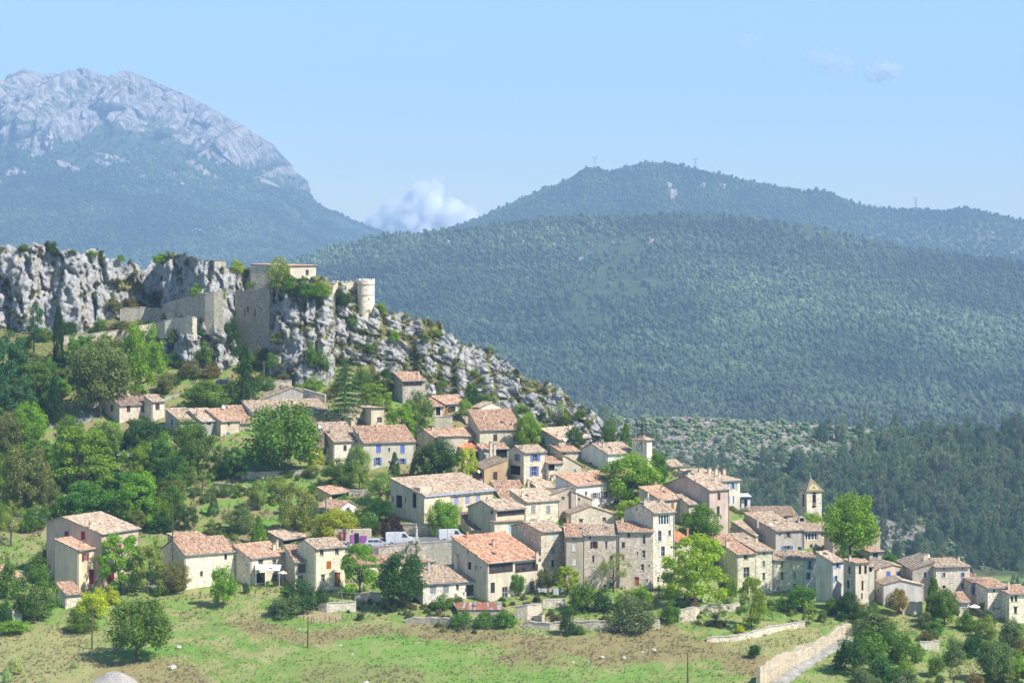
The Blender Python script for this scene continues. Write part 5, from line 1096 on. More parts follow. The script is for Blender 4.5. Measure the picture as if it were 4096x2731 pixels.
# awning, parasols
def parasol(px, py, wpx, hpx, label, colr=None, dY=0, base=None):
    Y = gnd(px, base or py + hpx) + dY; s = Y / F; r_ = thing('parasol', label, 'parasol', P(px, py + hpx, Y)); R = wpx / 2 * s; m = MB(); m.tube([(0, 0, 0), (0, 0, hpx * s)], .03, 5); m.build('pole', M['metal'], r_)
    m = MB(); m.lathe([(R, hpx * s - .12), (R * 1.0, hpx * s), (R * .5, hpx * s + .22), (.03, hpx * s + .42)], 8); c = m.build('canopy', M['paint'] if colr else M['white'], r_, color=colr); return r_
parasol(3897, 2425, 48, 40, 'big white parasol on a terrace at the right end of the village', base=2466)
parasol(1131, 2290, 44, 40, 'cream parasol beside the white awning of the farmhouse', (.62, .55, .44), base=2350)
parasol(2482, 1972, 22, 30, 'yellow parasol of the cafe behind the white house', (.75, .42, .03), base=2014)
parasol(1498, 2060, 9, 26, 'folded blue parasol beside the pink shop', (.2, .25, .45), base=2110)
h = HS['h63']; a = thing('awning', 'white awning on thin posts over the farmhouse terrace', 'awning', P(1030, 2330, h.Y1 - 1.5))
m = MB(); m.add([(-.4, 0, 2.4), (4, 0, 2.2), (4.1, 2.2, 3.), (-.6, 2.2, 3.1)] , [(0, 1, 2, 3)]); m.add([(-.4, 0, 2.34), (4, 0, 2.14), (4.1, 2.2, 2.94), (-.6, 2.2, 3.04)], [(3, 2, 1, 0)]); m.f += [(0, 4, 5, 1), (1, 5, 6, 2), (3, 7, 4, 0)]; m.build('canopy', M['white'], a)
for x in (-.3, 1.4, 3.9): m = MB(); m.tube([(x, .05, -.5), (x, .05, 2.3)], .04, 5); m.build('post', M['white'], a)
# rusty corrugated shed
Y = gnd(1925, 2446) - 1; s = Y / F; sh = thing('shed', 'ivy grown shed with a rusty corrugated iron roof', 'shed', P(1925, 2470, Y))
m = MB(); n = 46; L = 8.4; r0, r1 = 1.55, 2.35
V = [(-L / 2 + L * i / n + (0 if j == 0 else -.9), -1.2 if j == 0 else 2.6, (r0 if j == 0 else r1) + .05 * (i % 2)) for j in (0, 1) for i in range(n + 1)]
t_ = NT('rusty_iron', .75, .3); t_.color(t_.ramp(t_.noise(.9, 3, vec=t_.mapping((1.6, .12, .12))), [(.38, (.36, .34, .33)), (.46, (.26, .10, .06)), (.6, (.34, .13, .075)), (.68, (.42, .39, .37))]))
mk('roof', V, [(i, i + 1, n + 2 + i, n + 1 + i) for i in range(n)], t_.m, sh)
m = MB(); m.box(-4, -1, -1.5, 4, -.8, 1.5); m.box(-4, -.8, -1.5, -3.8, 2.5, 1.5); m.box(3.8, -.8, -1.5, 4, 2.5, 1.5); m.build('wall', M['stone'], sh, color=STONE_G)
# lower lean-to roof pieces that read as separate roofs
def lean(key, label, x1, x2, ev, rg, D, dz_parent, tc=TRED):
    pass
# ------------------------------------------------------------------ trees one by one: cx top base width kind colour | label
TREES = '''
400 1338 1668 268 round olive|tall forked tree with an olive green crown above the stone house
565 1288 1620 195 tall bright|tall leafy tree right of the forked tree
233 1229 1455 44 cypress deep|slender dark cypress below the left cliff
135 1212 1420 125 pine blue|blue green pine at the foot of the left cliff
20 1318 1620 190 acacia blue|feathery blue green tree at the left edge below the cliff
135 1450 1640 170 acacia mid|feathery tree below the blue green pine
215 1500 1700 130 spruce deep|dark blue spruce left of the forked tree
60 1500 1720 180 acacia blue|feathery tree at the left edge above the upper road
110 1608 1820 185 tall bright|light green tree at the left edge beside the upper road
30 1640 1840 130 round olive|dull green tree at the left edge beside the upper road
100 1778 2065 230 tall olive|big dull olive tree at the left edge in the middle slope
330 1705 1990 255 acacia bright|biggest feathery bright green tree on the left slope
430 1668 1850 130 tall light|pale feathery tree in front of the stone house with brown shutters
585 1660 1830 195 round dark|dark domed tree in front of the terrace with pale blue shutters
360 1915 2085 235 round rich|glossy dark tree above the large pinkish house
555 1880 2110 160 acacia bright|bright green tree above the barn roof
640 1985 2112 100 round bright|small bright round tree right of the bright green tree
200 1920 2080 120 tall olive|dull thicket tree left of the glossy dark tree
680 1808 1985 150 tall dark|dark tree between the parked cars and the terrace
690 1935 2100 120 tall mid|tree on the meadow edge right of the bright round tree
830 1515 1650 215 round mid|broad bushy tree above the terrace roofs
983 1362 1640 160 spruce dark|dark spruce under the ruined keep
1120 1588 1905 300 round mid|huge tree in the middle of the village front
1075 1712 1905 120 tall grey|grey green tree in front of the huge tree
955 1780 1915 125 acacia rich|dark leafy tree left of the grey green tree
790 1698 1905 160 tall mid|tree in front of the grey terrace house
880 1785 1920 115 tall dark|dark bushy tree below the grey terrace house
730 1795 1915 120 tall mid|tree below the stone end of the terrace
810 1868 1970 95 sparse light|thin pale tree on the slope below the terrace
1380 1428 1690 165 cedar cedar|big cedar with flat tiered branches under the crag
1500 1528 1650 130 acacia bright|feathery bright tree right of the cedar
1600 1608 1765 125 acacia bright|bright tree below the tall narrow grey house
1672 1565 1730 135 tall mid|tree right of the tall narrow grey house
1540 1462 1580 100 tall dark|dark tree left of the tall narrow grey house
1858 1588 1680 64 round light|small light tree against the stone house with the orange shutter
1760 1752 1925 172 round dark|dark round tree in front of the low cream house
1868 1785 1925 82 acacia lime|yellow green tree beside the dark round tree
1578 1808 1920 64 cone cedar|small pointed conifer in front of the blue shuttered farmhouse
1672 1788 1915 88 cone olive|yellowish pointed conifer right of the blue shuttered farmhouse
1437 1762 1960 100 tall light|tall pale willow like tree in front of the blue shuttered farmhouse
1520 1880 2020 125 tall light|pale bushy tree above the yellow garage
1360 1832 1950 155 tall mid|bushy tree left of the pale willow like tree
1262 1790 1880 70 acacia lime|small lime green tree by the dark doorway
1520 1990 2085 115 round dark|dark bush like tree below the long modern house
2520 1803 2010 262 round bright|huge plane tree beside the clock tower
2632 1802 1960 95 oval rich|smaller plane tree right of the huge plane tree
2230 1593 1720 100 sparse light|thin light tree on the end of the crag
2110 1643 1800 118 round bright|bright tree between the big stone house and the crag
2120 1712 1800 70 tall light|flowering pale shrub tree beside the big stone house
2300 1705 1800 90 tall dark|dark tree on the slope above the white gable
2440 1680 1780 75 tall mid|tree at the tip of the crag
2503 1690 1800 62 cone mid|narrow conifer left of the clock tower
2520 1985 2095 115 acacia yellow|yellow green tree below the cafe square
2810 2008 2165 180 round mid|bushy tree in front of the stone barn under the pink gable
2780 2132 2415 255 acacia yellow|huge yellow green tree in front of the lower terrace
3400 1950 2250 222 round bright|great tree beside the church tower
3250 2045 2135 115 round bright|lower bright tree at the foot of the church tower
1775 1993 2155 150 round bright|linden with a clipped crown in the car park
1612 2192 2435 220 round dark|broad dark yew in front of the road wall
1440 2172 2385 148 acacia bright|bright tree in front of the road wall
1650 2158 2262 72 sparse dark|little dark fir poking up before the road wall
1560 2052 2180 105 round purple|dark purple plum tree beside the white van
1340 2028 2165 215 round yellow|yellow green tree over the pink shop
1477 2042 2165 92 round mid|tree between the pink shop and the plum tree
1035 2062 2178 76 cone thuja|yellow green cone tree behind the farmhouse
1030 1915 2040 88 round light|small almond tree on the open slope
1180 1905 2135 160 tall light|big pale almond tree on the open slope
1100 1900 2010 120 tall light|pale tree behind the small almond tree
1230 1990 2120 110 tall grey|grey green tree right of the big pale almond tree
960 2020 2130 145 tall grey|grey green thicket on the open slope
855 1975 2060 60 cone grey|small grey pointed shrub on the open slope
895 2255 2430 115 round bright|young bright tree in front of the stone barn
480 2130 2365 180 acacia bright|tree in front of the red barn doors
590 2150 2372 140 acacia light|yellow green tree right of the red barn doors
700 2245 2372 130 tall brown|half dead fir beside the stone barn
150 2240 2480 195 tall mid|big bushy tree at the lower left below the pinkish house
548 2376 2645 262 round mid|big walnut tree standing alone in the meadow
45 1995 2180 135 sparse light|old pale tree with a dark trunk at the left edge
2178 2268 2378 80 round grey|grey olive tree by the washing line
2072 2288 2385 68 round rich|fig tree against the veranda house
2012 2292 2350 46 round rich|small fig branch tree left of the fig tree
2270 2260 2385 98 acacia yellow|bright tree right of the washing line
2455 2196 2370 152 sparse light|airy pale tree in front of the patched terrace house
3005 2308 2518 112 acacia bright|slim bright tree on the terrace garden
2865 2395 2505 118 sparse grey|dark leafed small tree on the terrace garden
2930 2310 2400 52 tall bright|small tree below the narrow stone house
3090 2420 2484 46 sparse bright|little sapling on the terrace garden
3208 2338 2442 132 round rich|domed dark green tree below the broad stone house
3235 2400 2492 52 acacia light|yellow green sapling below the domed dark green tree
3398 2358 2470 92 round dark|dense tree before the stone tower
3018 2574 2634 56 round dark|lone olive tree on the dry terrace
3590 2343 2458 88 round pink|tree with reddish tips before the low pale gabled house
3735 2312 2470 62 cypress mid|tall dark ivy covered tree beside the big stone farmhouse
3778 2345 2500 115 round mid|leafy tree in front of the big stone farmhouse
3960 2383 2458 85 round mid|round tree in front of the house with three small dark windows
1115 1027 1175 112 tall light|light green tree on the castle rock
3815 2640 2752 64 sparse grey|thin tree at the bottom among the right hand bushes
3990 2545 2728 155 round grey|spreading grey green tree at the lower right
3465 2285 2320 40 round mid|leafy bush tree behind the stone tower
3560 2212 2262 64 round rich|dark round tree beyond the cream gabled house
3640 2222 2262 80 tall bright|bright tree behind the stone farmhouse
3880 1905 2330 1 round mid|x
'''
for ln in TREES.strip().splitlines():
    a, lab = ln.split('|'); a = a.split()
    if lab == 'x': continue
    tree(*[float(v) for v in a[:4]], a[4], a[5], lab)
BUSH = '''
265 1268 1350 120 dark|dark clipped bush at the foot of the left cliff
385 1286 1345 68 dark|small dark bush behind the ramp wall
480 1278 1332 110 dark|long dark bush behind the ramp wall
575 1272 1318 90 mid|row bush near the bastion end of the ramp wall
455 1184 1245 95 olive|olive bush between the cliff and the terrace wall
530 1182 1240 60 brown|brownish bush between the cliff and the terrace wall
570 1204 1238 44 olive|small olive bush above the curved terrace wall
790 1132 1185 84 bright|bright bush hanging over the ruined curtain wall
740 1245 1282 60 olive|bush at the bastion doorway
700 1300 1370 80 olive|bush under the curved bastion
650 1008 1052 100 bright|green bush on the cliff top
485 1014 1046 40 bright|single bush in the cliff notch
205 966 1018 52 dark|dark juniper on the cliff top
95 972 1000 56 olive|low bush on the left cliff top
10 985 1022 100 brown|dull scrub on the cliff top at the left edge
290 996 1014 40 olive|tiny bush on the cliff top
370 1000 1022 70 bright|strip of green scrub on the cliff top
945 1032 1094 84 yellow|yellow green bush between the castle buildings
1040 1092 1155 92 dark|dark ivy bush below the castle hall
1215 1108 1180 105 mid|bush on the castle rock left of the battlements
1290 1118 1190 92 bright|bright bush on the castle rock
1250 1128 1200 120 rich|dense bush below the castle hall window
1370 1138 1225 105 dark|dark bush against the battlemented wall
1160 1100 1180 90 mid|bush under the castle tree
1520 1203 1258 64 bright|yellow green bush beside the round tower
1475 1222 1262 44 brown|brownish bush at the foot of the round tower
930 1255 1375 78 dark|dark bush growing between ruined wall and keep
888 1150 1200 36 bright|ferny bush on top of the ruined wall
815 1362 1455 98 mid|bush on the rock below the ruined wall
1125 1322 1372 105 olive|olive bush at the foot of the keep
1265 1372 1480 122 mid|big bush on the lower rock ledge
1475 1373 1410 95 mid|wide bush on the crag slope
1415 1268 1306 50 mid|bush under the round tower rock
1578 1310 1370 44 bright|narrow bush on the upper crag
1700 1330 1372 50 mid|bush on the middle of the crag
1770 1380 1420 44 mid|small bush on the middle of the crag
1745 1310 1342 44 bright|green tuft on the crest of the crag
1960 1384 1402 36 bright|little tuft on the crest of the crag
1900 1470 1510 50 mid|bush hanging on the big smooth slab
1930 1500 1530 44 olive|low bush on the big smooth slab
1770 1505 1560 60 olive|bush beside the boulder at the foot of the crag
1890 1530 1620 84 dark|dark bush under the big smooth slab
1950 1570 1618 80 mid|green bush under the crag by the stone gable
1760 1545 1600 50 olive|bush above the orange roofed stone house
2060 1640 1700 60 mid|bush left of the bright tree under the crag
2320 1630 1680 60 mid|bush among the last rocks of the crag
2350 1665 1710 40 olive|bush on the last rock face
2260 1640 1700 60 mid|leafy bush on the end of the crag
1450 1450 1560 90 mid|bush above the cedar
1420 1520 1560 70 bright|bright bush by the cedar trunk
1250 1505 1560 110 bright|rounded bush behind the wide grey gable
1200 1530 1570 60 light|light bush behind the wide grey gable
660 1480 1570 90 olive|bush on the dry slope above the terrace
760 1430 1510 120 olive|olive scrub below the bastion
700 1400 1460 80 mid|scrub on the slope below the ramp wall
860 1440 1510 60 brown|brown scrub left of the spruce
1080 1500 1560 60 mid|bush right of the spruce
720 1620 1640 30 yellow|small yellow cone bush beside the terrace
1665 1688 1762 62 grey|ivy mound with pale leaves below the bright trees
1200 2300 2438 185 dark|wide dark green bush in front of the farmhouse
1140 2368 2464 172 grey|grey green bush in the meadow before the farmhouse
1290 2340 2430 70 dark|bush at the corner of the play lawn
985 2322 2372 34 dark|small clipped bush beside the farmhouse steps
370 2340 2460 155 lime|bright yellow green bush below the red doors
440 2340 2420 90 lime|smaller bright bush below the red doors
330 2440 2520 150 mid|green thicket in front of the bright yellow bush
90 2360 2480 120 olive|olive bush beside the white washed shed
20 2200 2400 110 mid|bush at the left edge beside the half hidden house
20 2380 2500 70 dark|dark conifer like bush at the left edge
60 2468 2530 150 bright|clipped hedge at the lower left edge
640 2330 2380 60 mid|weeds beside the road by the barn
260 2270 2350 70 dark|dark bush against the lower wing
230 2190 2250 90 olive|bush left of the lower wing
190 2175 2290 120 olive|bush on the bank left of the large pinkish house
150 2200 2300 110 mid|second bush on the bank left of the large pinkish house
60 2610 2700 70 pale|silvery grey bush at the lower left
30 2655 2731 50 pale|second silvery bush at the lower left corner
295 2640 2675 40 pale|small silvery tuft left of the gravel heap
2330 2305 2445 135 mid|bush right of the washing line
2410 2342 2445 98 dark|dark bush under the stone terrace house
2530 2362 2520 238 grey|big grey green bush in front of the stone terrace
2560 2328 2425 118 bright|bright bush behind the big grey green bush
2480 2370 2440 60 bright|light green bush left of the big grey green bush
2270 2418 2540 88 dark|dark bush on the broken terrace wall
2320 2490 2540 50 mid|small bush at the foot of the dark bush
1850 2428 2512 115 rich|ivy mound on the left end of the rusty shed
1935 2440 2512 110 rich|ivy mound in the middle of the rusty shed
2020 2425 2514 100 rich|ivy mound on the right end of the rusty shed
1990 2410 2440 60 mid|ivy behind the rusty shed roof
1770 2372 2436 110 mid|climbing plant on the wall of the low front house
1830 2370 2430 60 grey|pale climbing plant below the picture window
2680 2398 2485 110 mid|green hedge left of the small dark leafed tree
2720 2385 2440 80 dark|dark bush below the huge yellow green tree
2960 2490 2532 44 lime|small lime bush at the slim bright tree
3124 2374 2442 62 mid|bush left of the domed dark green tree
3322 2384 2452 76 mid|bush before the jutting rendered house
3290 2435 2485 50 olive|small bush on the terrace edge
3370 2440 2480 60 dark|low dark bush at the foot of the dense tree
3166 2435 2460 30 light|tiny tree bush beside the green bar
3720 2430 2475 60 dark|dark bush below the farmhouse wing
3490 2428 2530 175 grey|big pale bush at the top of the right hand thicket
3495 2395 2430 36 dark|round clipped bush by the alley
3400 2515 2690 160 dark|dark bush at the left end of the right hand thicket
3490 2500 2650 170 mid|bush in the middle of the right hand thicket
3560 2480 2600 120 mid|bush above the middle of the right hand thicket
3530 2600 2745 140 dark|lowest bush of the right hand thicket
3625 2520 2650 120 mid|bush right of the middle of the right hand thicket
3622 2620 2690 82 bright|fresh green bush in the right hand thicket
3740 2468 2535 80 mid|round bush under the leafy farmhouse tree
3860 2428 2515 78 mid|bush between farmhouse and parasol
3940 2452 2550 115 light|pale green bush below the parasol
4050 2452 2595 120 grey|grey green bush at the right edge
4080 2600 2700 90 bright|fresh bush at the lower right edge
3820 2538 2655 115 grey|grey bush in the right hand slope
3745 2608 2700 90 mid|round bush at the bottom of the right hand slope
3650 2672 2790 190 grey|wide grey bush at the bottom edge
3480 2680 2800 160 grey|grey bush at the bottom edge beside the lane
3900 2520 2620 110 dark|dark bush in the right hand slope
3700 2520 2560 80 brown|dry brown scrub beside the short pale wall
4090 2540 2620 80 brown|brownish bush at the right edge
3900 2680 2760 90 brown|dry scrub at the lower right
'''
for ln in BUSH.strip().splitlines():
    a, lab = ln.split('|'); a = a.split(); tree(*[float(v) for v in a[:4]], 'bush', a[4], lab)
tree(1018, 1088, 1172, 92, 'bush', 'mid', 'ivy bush covering the blank end of the castle hall', dY=-5)
tree(1062, 1098, 1168, 84, 'bush', 'rich', 'leafy bush right of the ivy bush below the castle hall', dY=-5)
for bx_, bt_, bb_, bw_, bc_, bl_ in ((1050, 1378, 1440, 84, 'olive', 'olive bush at the right foot of the ruined keep'), (1000, 1395, 1462, 80, 'mid', 'bush right of the spruce under the ruined keep'), (1085, 1405, 1470, 70, 'mid', 'bush below the right corner of the ruined keep'), (945, 1372, 1430, 60, 'dark', 'dark bush at the left foot of the ruined keep')):
    tree(bx_, bt_, bb_ , bw_, 'bush', bc_, bl_, dY=-3.5)
# bushes and trees that make up the thickets: each one is placed, and named after the nearest landmark
MARKS = [(480, 1650, 'the house with brown shutters'), (760, 1710, 'the stone end of the terrace'), (233, 1350, 'the slender cypress'), (400, 1500, 'the tall forked tree'), (330, 1850, 'the biggest feathery tree'), (500, 1830, 'the parked hillside cars'),
    (250, 2150, 'the large pinkish house'), (100, 1950, 'the big dull olive tree'), (983, 1500, 'the dark spruce'), (1000, 1280, 'the ruined keep'), (760, 1310, 'the curved bastion'), (1120, 1750, 'the huge tree'), (1380, 1550, 'the big cedar'), (1160, 1570, 'the wide grey gable'),
    (1030, 1980, 'the small almond tree'), (1180, 2020, 'the big pale almond tree'), (1035, 2120, 'the yellow green cone tree'), (1330, 1980, 'the yellow garage'), (1340, 2090, 'the pink shop'), (890, 1945, 'the broken dry stone wall'), (640, 2050, 'the small bright round tree'), (1100, 1900, 'the terrace wall under the huge tree'),
    (3005, 2420, 'the slim bright tree'), (2780, 2300, 'the huge yellow green tree'), (3208, 2390, 'the domed dark green tree'), (3200, 2620, 'the pale crumbling wall'), (3640, 2370, 'the low pale gabled house'), (3897, 2440, 'the big white parasol'), (3720, 2590, 'the short pale wall'), (3990, 2640, 'the spreading grey green tree'), (4080, 2430, 'the last stone house'), (3778, 2430, 'the leafy farmhouse tree'),
    (1000, 1600, 'the terrace roofs'), (700, 1590, 'the upper path'), (1460, 1500, 'the tall narrow grey house'), (30, 1750, 'the light green edge tree'), (2230, 1650, 'the thin light tree on the crag end'), (1800, 1620, 'the orange shuttered stone house'), (2100, 1720, 'the bright tree under the crag'), (1964, 1640, 'the small pale stone gable')]
CW = dict(bright='bright green', yellow='yellow green', mid='mid green', rich='deep green', dark='dark green', olive='olive', grey='grey green', brown='brownish', light='pale green')
def near(x, y, skip=0):
    m = sorted(MARKS, key=lambda q_: (q_[0] - x) ** 2 + (q_[1] - y) ** 2)[skip]; dx, dy = x - m[0], y - m[1]
    return ('right of ' if dx > 0 else 'left of ') + m[2] if abs(dx) > abs(dy) else ('below ' if dy > 0 else 'above ') + m[2]
used_labels = set()
def scatter(n, box, ok, wr, kinds, group, cols, hr=(.5, .85), seed=1):
    r = random.Random(seed); k = 0; tries = 0
    while k < n and tries < n * 60:
        tries += 1; x, y = r.uniform(box[0], box[2]), r.uniform(box[1], box[3])
        if not ok(x, y): continue
        w = r.uniform(*wr); h_ = w * r.uniform(*hr); kd = r.choice(kinds); c = r.choice(cols)
        size_ = 'small' if w < wr[0] + (wr[1] - wr[0]) * .33 else ('large' if w > wr[0] + (wr[1] - wr[0]) * .67 else '')
        noun = dict(bush='bush', acacia='feathery tree', tall='bushy tree')[kd]
        for form in (0, 1, 2, 3):
            lab = ' '.join(q_ for q_ in ((('squat' if h_ < w * .65 else 'upright') if form in (1, 3) else ''), size_, CW[c], noun, near(x, y - h_ / 2, 1 if form > 1 else 0)) if q_)
            if lab not in used_labels: break
        used_labels.add(lab); tree(x, y - h_, y + 3, w, kd, c, lab, group); k += 1
def rockv(x, y):
    i = int(np.clip((x + 420) / 4840 * (NX - 1), 0, NX - 1)); j = int(np.interp(y, GP[i], np.arange(NR))); return rk[i, j], veg[i, j]
def slope_ok(x, y): return y > crest(x) + 8 and rockv(x, y)[0] < .4
scatter(52, (0, 1330, 1500, 1620), lambda x, y: slope_ok(x, y) and y < 1600, (30, 78), ['bush', 'tall', 'bush'], 'bushes below the castle rock', ['olive', 'mid', 'dark', 'mid', 'brown'], (.7, 1.1), seed=6)
scatter(24, (-20, 1440, 400, 1640), lambda x, y: not (x > 170 and y > 1625), (60, 120), ['bush', 'tall', 'acacia'], 'trees below the left cliff', ['mid', 'dark', 'olive', 'bright', 'rich'], (.8, 1.25), seed=17)
scatter(100, (-20, 1600, 780, 2130), lambda x, y: (x < 240 or y > 1800) and not (200 < x < 700 and 1620 < y < 1790), (60, 135), ['bush', 'tall', 'acacia'], 'thicket on the left slope', ['mid', 'dark', 'olive', 'mid', 'rich', 'bright'], (.8, 1.3), seed=7)
scatter(56, (760, 1880, 1500, 2160), lambda x, y: not inpoly(x, y, [(1050, 2120), (1500, 2120), (1500, 2200), (1050, 2200)]), (24, 66), ['bush', 'tall', 'bush'], 'shrubs on the open slope', ['grey', 'mid', 'olive', 'light'], (.6, .95), seed=8)
scatter(46, (3400, 2430, 4120, 2760), lambda x, y: True, (45, 95), ['bush'], 'bushes at the lower right', ['mid', 'dark', 'grey', 'olive'], (.6, .9), seed=9)
scatter(24, (2650, 2400, 3400, 2520), lambda x, y: inpoly(x, y, [(2650, 2400), (3400, 2400), (3380, 2460), (2800, 2440), (2650, 2500)]), (22, 50), ['bush'], 'garden bushes under the lower houses', ['mid', 'olive', 'bright', 'dark'], (.5, .8), seed=10)
scatter(12, (1450, 1650, 2500, 1800), lambda x, y: y < 1800 and y > crest(x) + 55 and (x > 2090 or y < 1660) and x < 2200, (30, 64), ['bush', 'tall'], 'bushes at the foot of the crag', ['mid', 'dark', 'bright'], (.6, 1.), seed=13)

# ------------------------------------------------------------------ forests (far off, each wood one mass)
def blob(seed, kind):
    r = np.random.default_rng(seed)
    n = 9 if kind != 'pine' else 13; V = []; Fc = []; rn = []
    import bmesh
    for k in range(n):
        bm = bmesh.new(); bmesh.ops.create_icosphere(bm, subdivisions=1, radius=1)
        if kind == 'round': d = r.normal(size=3); d /= np.linalg.norm(d); c = np.array([d[0] * .28, d[1] * .28, .5 + d[2] * .26]); s = np.array([.24, .24, .2]) * (.7 + .6 * r.random())
        else:
            z = .12 + .8 * k / n; q = .3 * (1 - z) ** .8; a = r.random() * 6.3; c = np.array([q * math.cos(a) * .8, q * math.sin(a) * .8, z]); s = np.array([.22, .22, .13]) * (1.25 - z) * (.8 + .5 * r.random())
        base = len(V)
        for v in bm.verts: V.append(c + np.array(v.co) * s * (.75 + .5 * r.random()))
        for f in bm.faces: Fc.append([base + v.index for v in f.verts]); rn.append(np.clip(.5 + r.normal() * .2, 0, 1))
        bm.free()
    me = mesh('wood_tree', np.array(V), np.array(Fc), dict(rnd=('FACE', 'FLOAT', rn))); return me
def forest_mat(name, cols):
    t = NT(name, .8, .1)
    c = t.ramp(t.orand(), [(k / (len(cols) - 1), c_) for k, c_ in enumerate(cols)])
    c = t.mix(1., c, t.ramp(t.attr('rnd'), [(0, .75), (1, 1.3)]), 'MULTIPLY')
    c = t.mix(1., c, t.ramp(t.noise(.006, 5), [(.35, .6), (.65, 1.35)]), 'MULTIPLY')
    c = t.mix(1., c, t.ramp(t.noise(.0016, 4, rough=.6), [(.35, .68), (.5, 1.), (.68, 1.7)]), 'MULTIPLY')
    t.color(c); return t.m
def woods(name, label, pts, scl, mat, kinds):
    pc = bpy.data.collections.new(name + '_kinds')
    for i, k in enumerate(kinds):
        me = blob(50 + i, k) if k in ('round', 'pine') else proto(*k)[0].copy()
        me.materials.clear(); me.materials.append(mat); ob = bpy.data.objects.new('wood_tree', me); pc.objects.link(ob)
    me = bpy.data.meshes.new(name); me.vertices.add(len(pts)); me.vertices.foreach_set('co', np.asarray(pts, np.float32).ravel())
    a = me.attributes.new('scl', 'FLOAT_VECTOR', 'POINT'); a.data.foreach_set('vector', np.asarray(scl, np.float32).ravel())
    o = link(name, me, kind='stuff'); o['label'] = label
    g_ = bpy.data.node_groups.new(name, 'GeometryNodeTree'); g_.interface.new_socket('Geometry', in_out='INPUT', socket_type='NodeSocketGeometry'); g_.interface.new_socket('Geometry', in_out='OUTPUT', socket_type='NodeSocketGeometry')
    N = g_.nodes.new; L = g_.links.new; gi, go = N('NodeGroupInput'), N('NodeGroupOutput'); ip = N('GeometryNodeInstanceOnPoints'); ci = N('GeometryNodeCollectionInfo'); ci.inputs[0].default_value = pc
    ci.inputs['Separate Children'].default_value = True; ci.inputs['Reset Children'].default_value = True
    na = N('GeometryNodeInputNamedAttribute'); na.data_type = 'FLOAT_VECTOR'; na.inputs[0].default_value = 'scl'
    rv = N('FunctionNodeRandomValue'); rv.data_type = 'FLOAT_VECTOR'; rv.inputs[1].default_value = (0, 0, 6.28)
    L(gi.outputs[0], ip.inputs['Points']); L(ci.outputs[0], ip.inputs['Instance']); ip.inputs['Pick Instance'].default_value = True
    L(rv.outputs[0], ip.inputs['Rotation']); L(na.outputs[0], ip.inputs['Scale']); L(ip.outputs[0], go.inputs[0])
    md = o.modifiers.new('woods', 'NODES'); md.node_group = g_; return o
def sample(samp, n, bx, size, keep, seed, gamma=.8, tall=1.25, sink=.25):
    r = np.random.default_rng(seed); px = r.uniform(bx[0], bx[1], n); t = r.random(n) ** gamma * .985 + .004
    X, Y, Z, rows = samp(px, t); k = r.random(n) < keep(px, rows, X, Y, Z); X, Y, Z, px = X[k], Y[k], Z[k], px[k]
    s = size(r, len(X)); h = s * tall * (.75 + .5 * r.random(len(X)))
    return np.stack([X, Y, Z - h * sink], 1), np.stack([s, s, h], 1)
fm0 = forest_mat('pine_wood_foliage', [(.07, .12, .055), (.12, .18, .07), (.10, .155, .07), (.17, .225, .085), (.16, .17, .09)])
fm1 = forest_mat('hill_wood_foliage', [(.036, .056, .030), (.058, .084, .038), (.046, .068, .034), (.070, .098, .042), (.10, .135, .05)])
# bushes of the pale scrub and the pine wood below it
bare = lambda px, rows: (1 - smooth(3250, 3650, px + 60 * vn(px / 80, rows / 60, 0))) * smooth(2010, 1860, rows + (px - 2700) * .1)
bushy = lambda px, rows, X, Y, Z: np.where(inpoly(px, rows, [(3480, 2060), (3600, 2090), (3760, 2120), (3800, 2160), (3600, 2210), (3500, 2190), (3490, 2110)]), .2, .9) * np.where(rows > 2285, 0, 1)
p0, s0 = sample(s_scrub, 38000, (1700, 5000), lambda r, n: 1.4 + 3.2 * r.random(n) ** 2, lambda px, rows, X, Y, Z: np.where(bare(px, rows) > .5, .75, .4) * bushy(px, rows, X, Y, Z), 5, gamma=1., tall=.9)
woods('scrub', 'low dark scrub scattered over the pale slope across the valley', p0, s0, fm0, ['round', 'round'])
def tufts(n, seed, box, ok, wr):
    r = random.Random(seed); A_, B_ = [], []; tr = 0
    while len(A_) < n and tr < n * 80:
        tr += 1; x, y = r.uniform(box[0], box[2]), r.uniform(box[1], box[3])
        if not ok(x, y): continue
        i = int((x + 420) / 4840 * (NX - 1)); j = int(np.interp(y, GP[i], np.arange(NR))); w = r.uniform(*wr) ** 1. * GY0[i, j] / F
        A_.append((AX[i, j + nb], AY[i, j + nb] - .1, AZ[i, j + nb] - .15 * w)); B_.append((w, w, w * r.uniform(.5, .95)))
    return A_, B_
fmr = forest_mat('crag_scrub_foliage', [(.10, .12, .04), (.15, .18, .055), (.22, .26, .06), (.17, .14, .07), (.08, .12, .04), (.26, .21, .11)])
ta, tb = [], []
for args in ((330, 3, (1060, 1150, 2460, 1760), lambda x, y: y > crest(x) + 3 and rockv(x, y)[0] > .4 and rockv(x, y)[1] > .26, (7, 30)), (260, 4, (-60, 975, 1080, 1420), lambda x, y: y > crest(x) + 3 and rockv(x, y)[0] > .4 and rockv(x, y)[1] > .32, (7, 36)), (60, 5, (-60, 960, 2400, 1700), lambda x, y: crest(x) + 1 < y < crest(x) + 14 and rockv(x, y)[0] > .4, (10, 30))):
    a_, b_ = tufts(*args); ta += a_; tb += b_
woods('crag_scrub', 'small scrub growing in the cracks of the cliffs and the crag', ta, tb, fmr, [('bush', 0), ('bush', 1), ('tall', 0)])
ta, tb = tufts(180, 12, (1380, 2395, 2900, 2540), lambda x, y: abs(y - 2450 - 40 * math.sin(x / 90)) < 60, (12, 46))
woods('field_weeds', 'weedy undergrowth along the old field walls', ta, tb, fmr, [('bush', 0), ('bush', 1)])
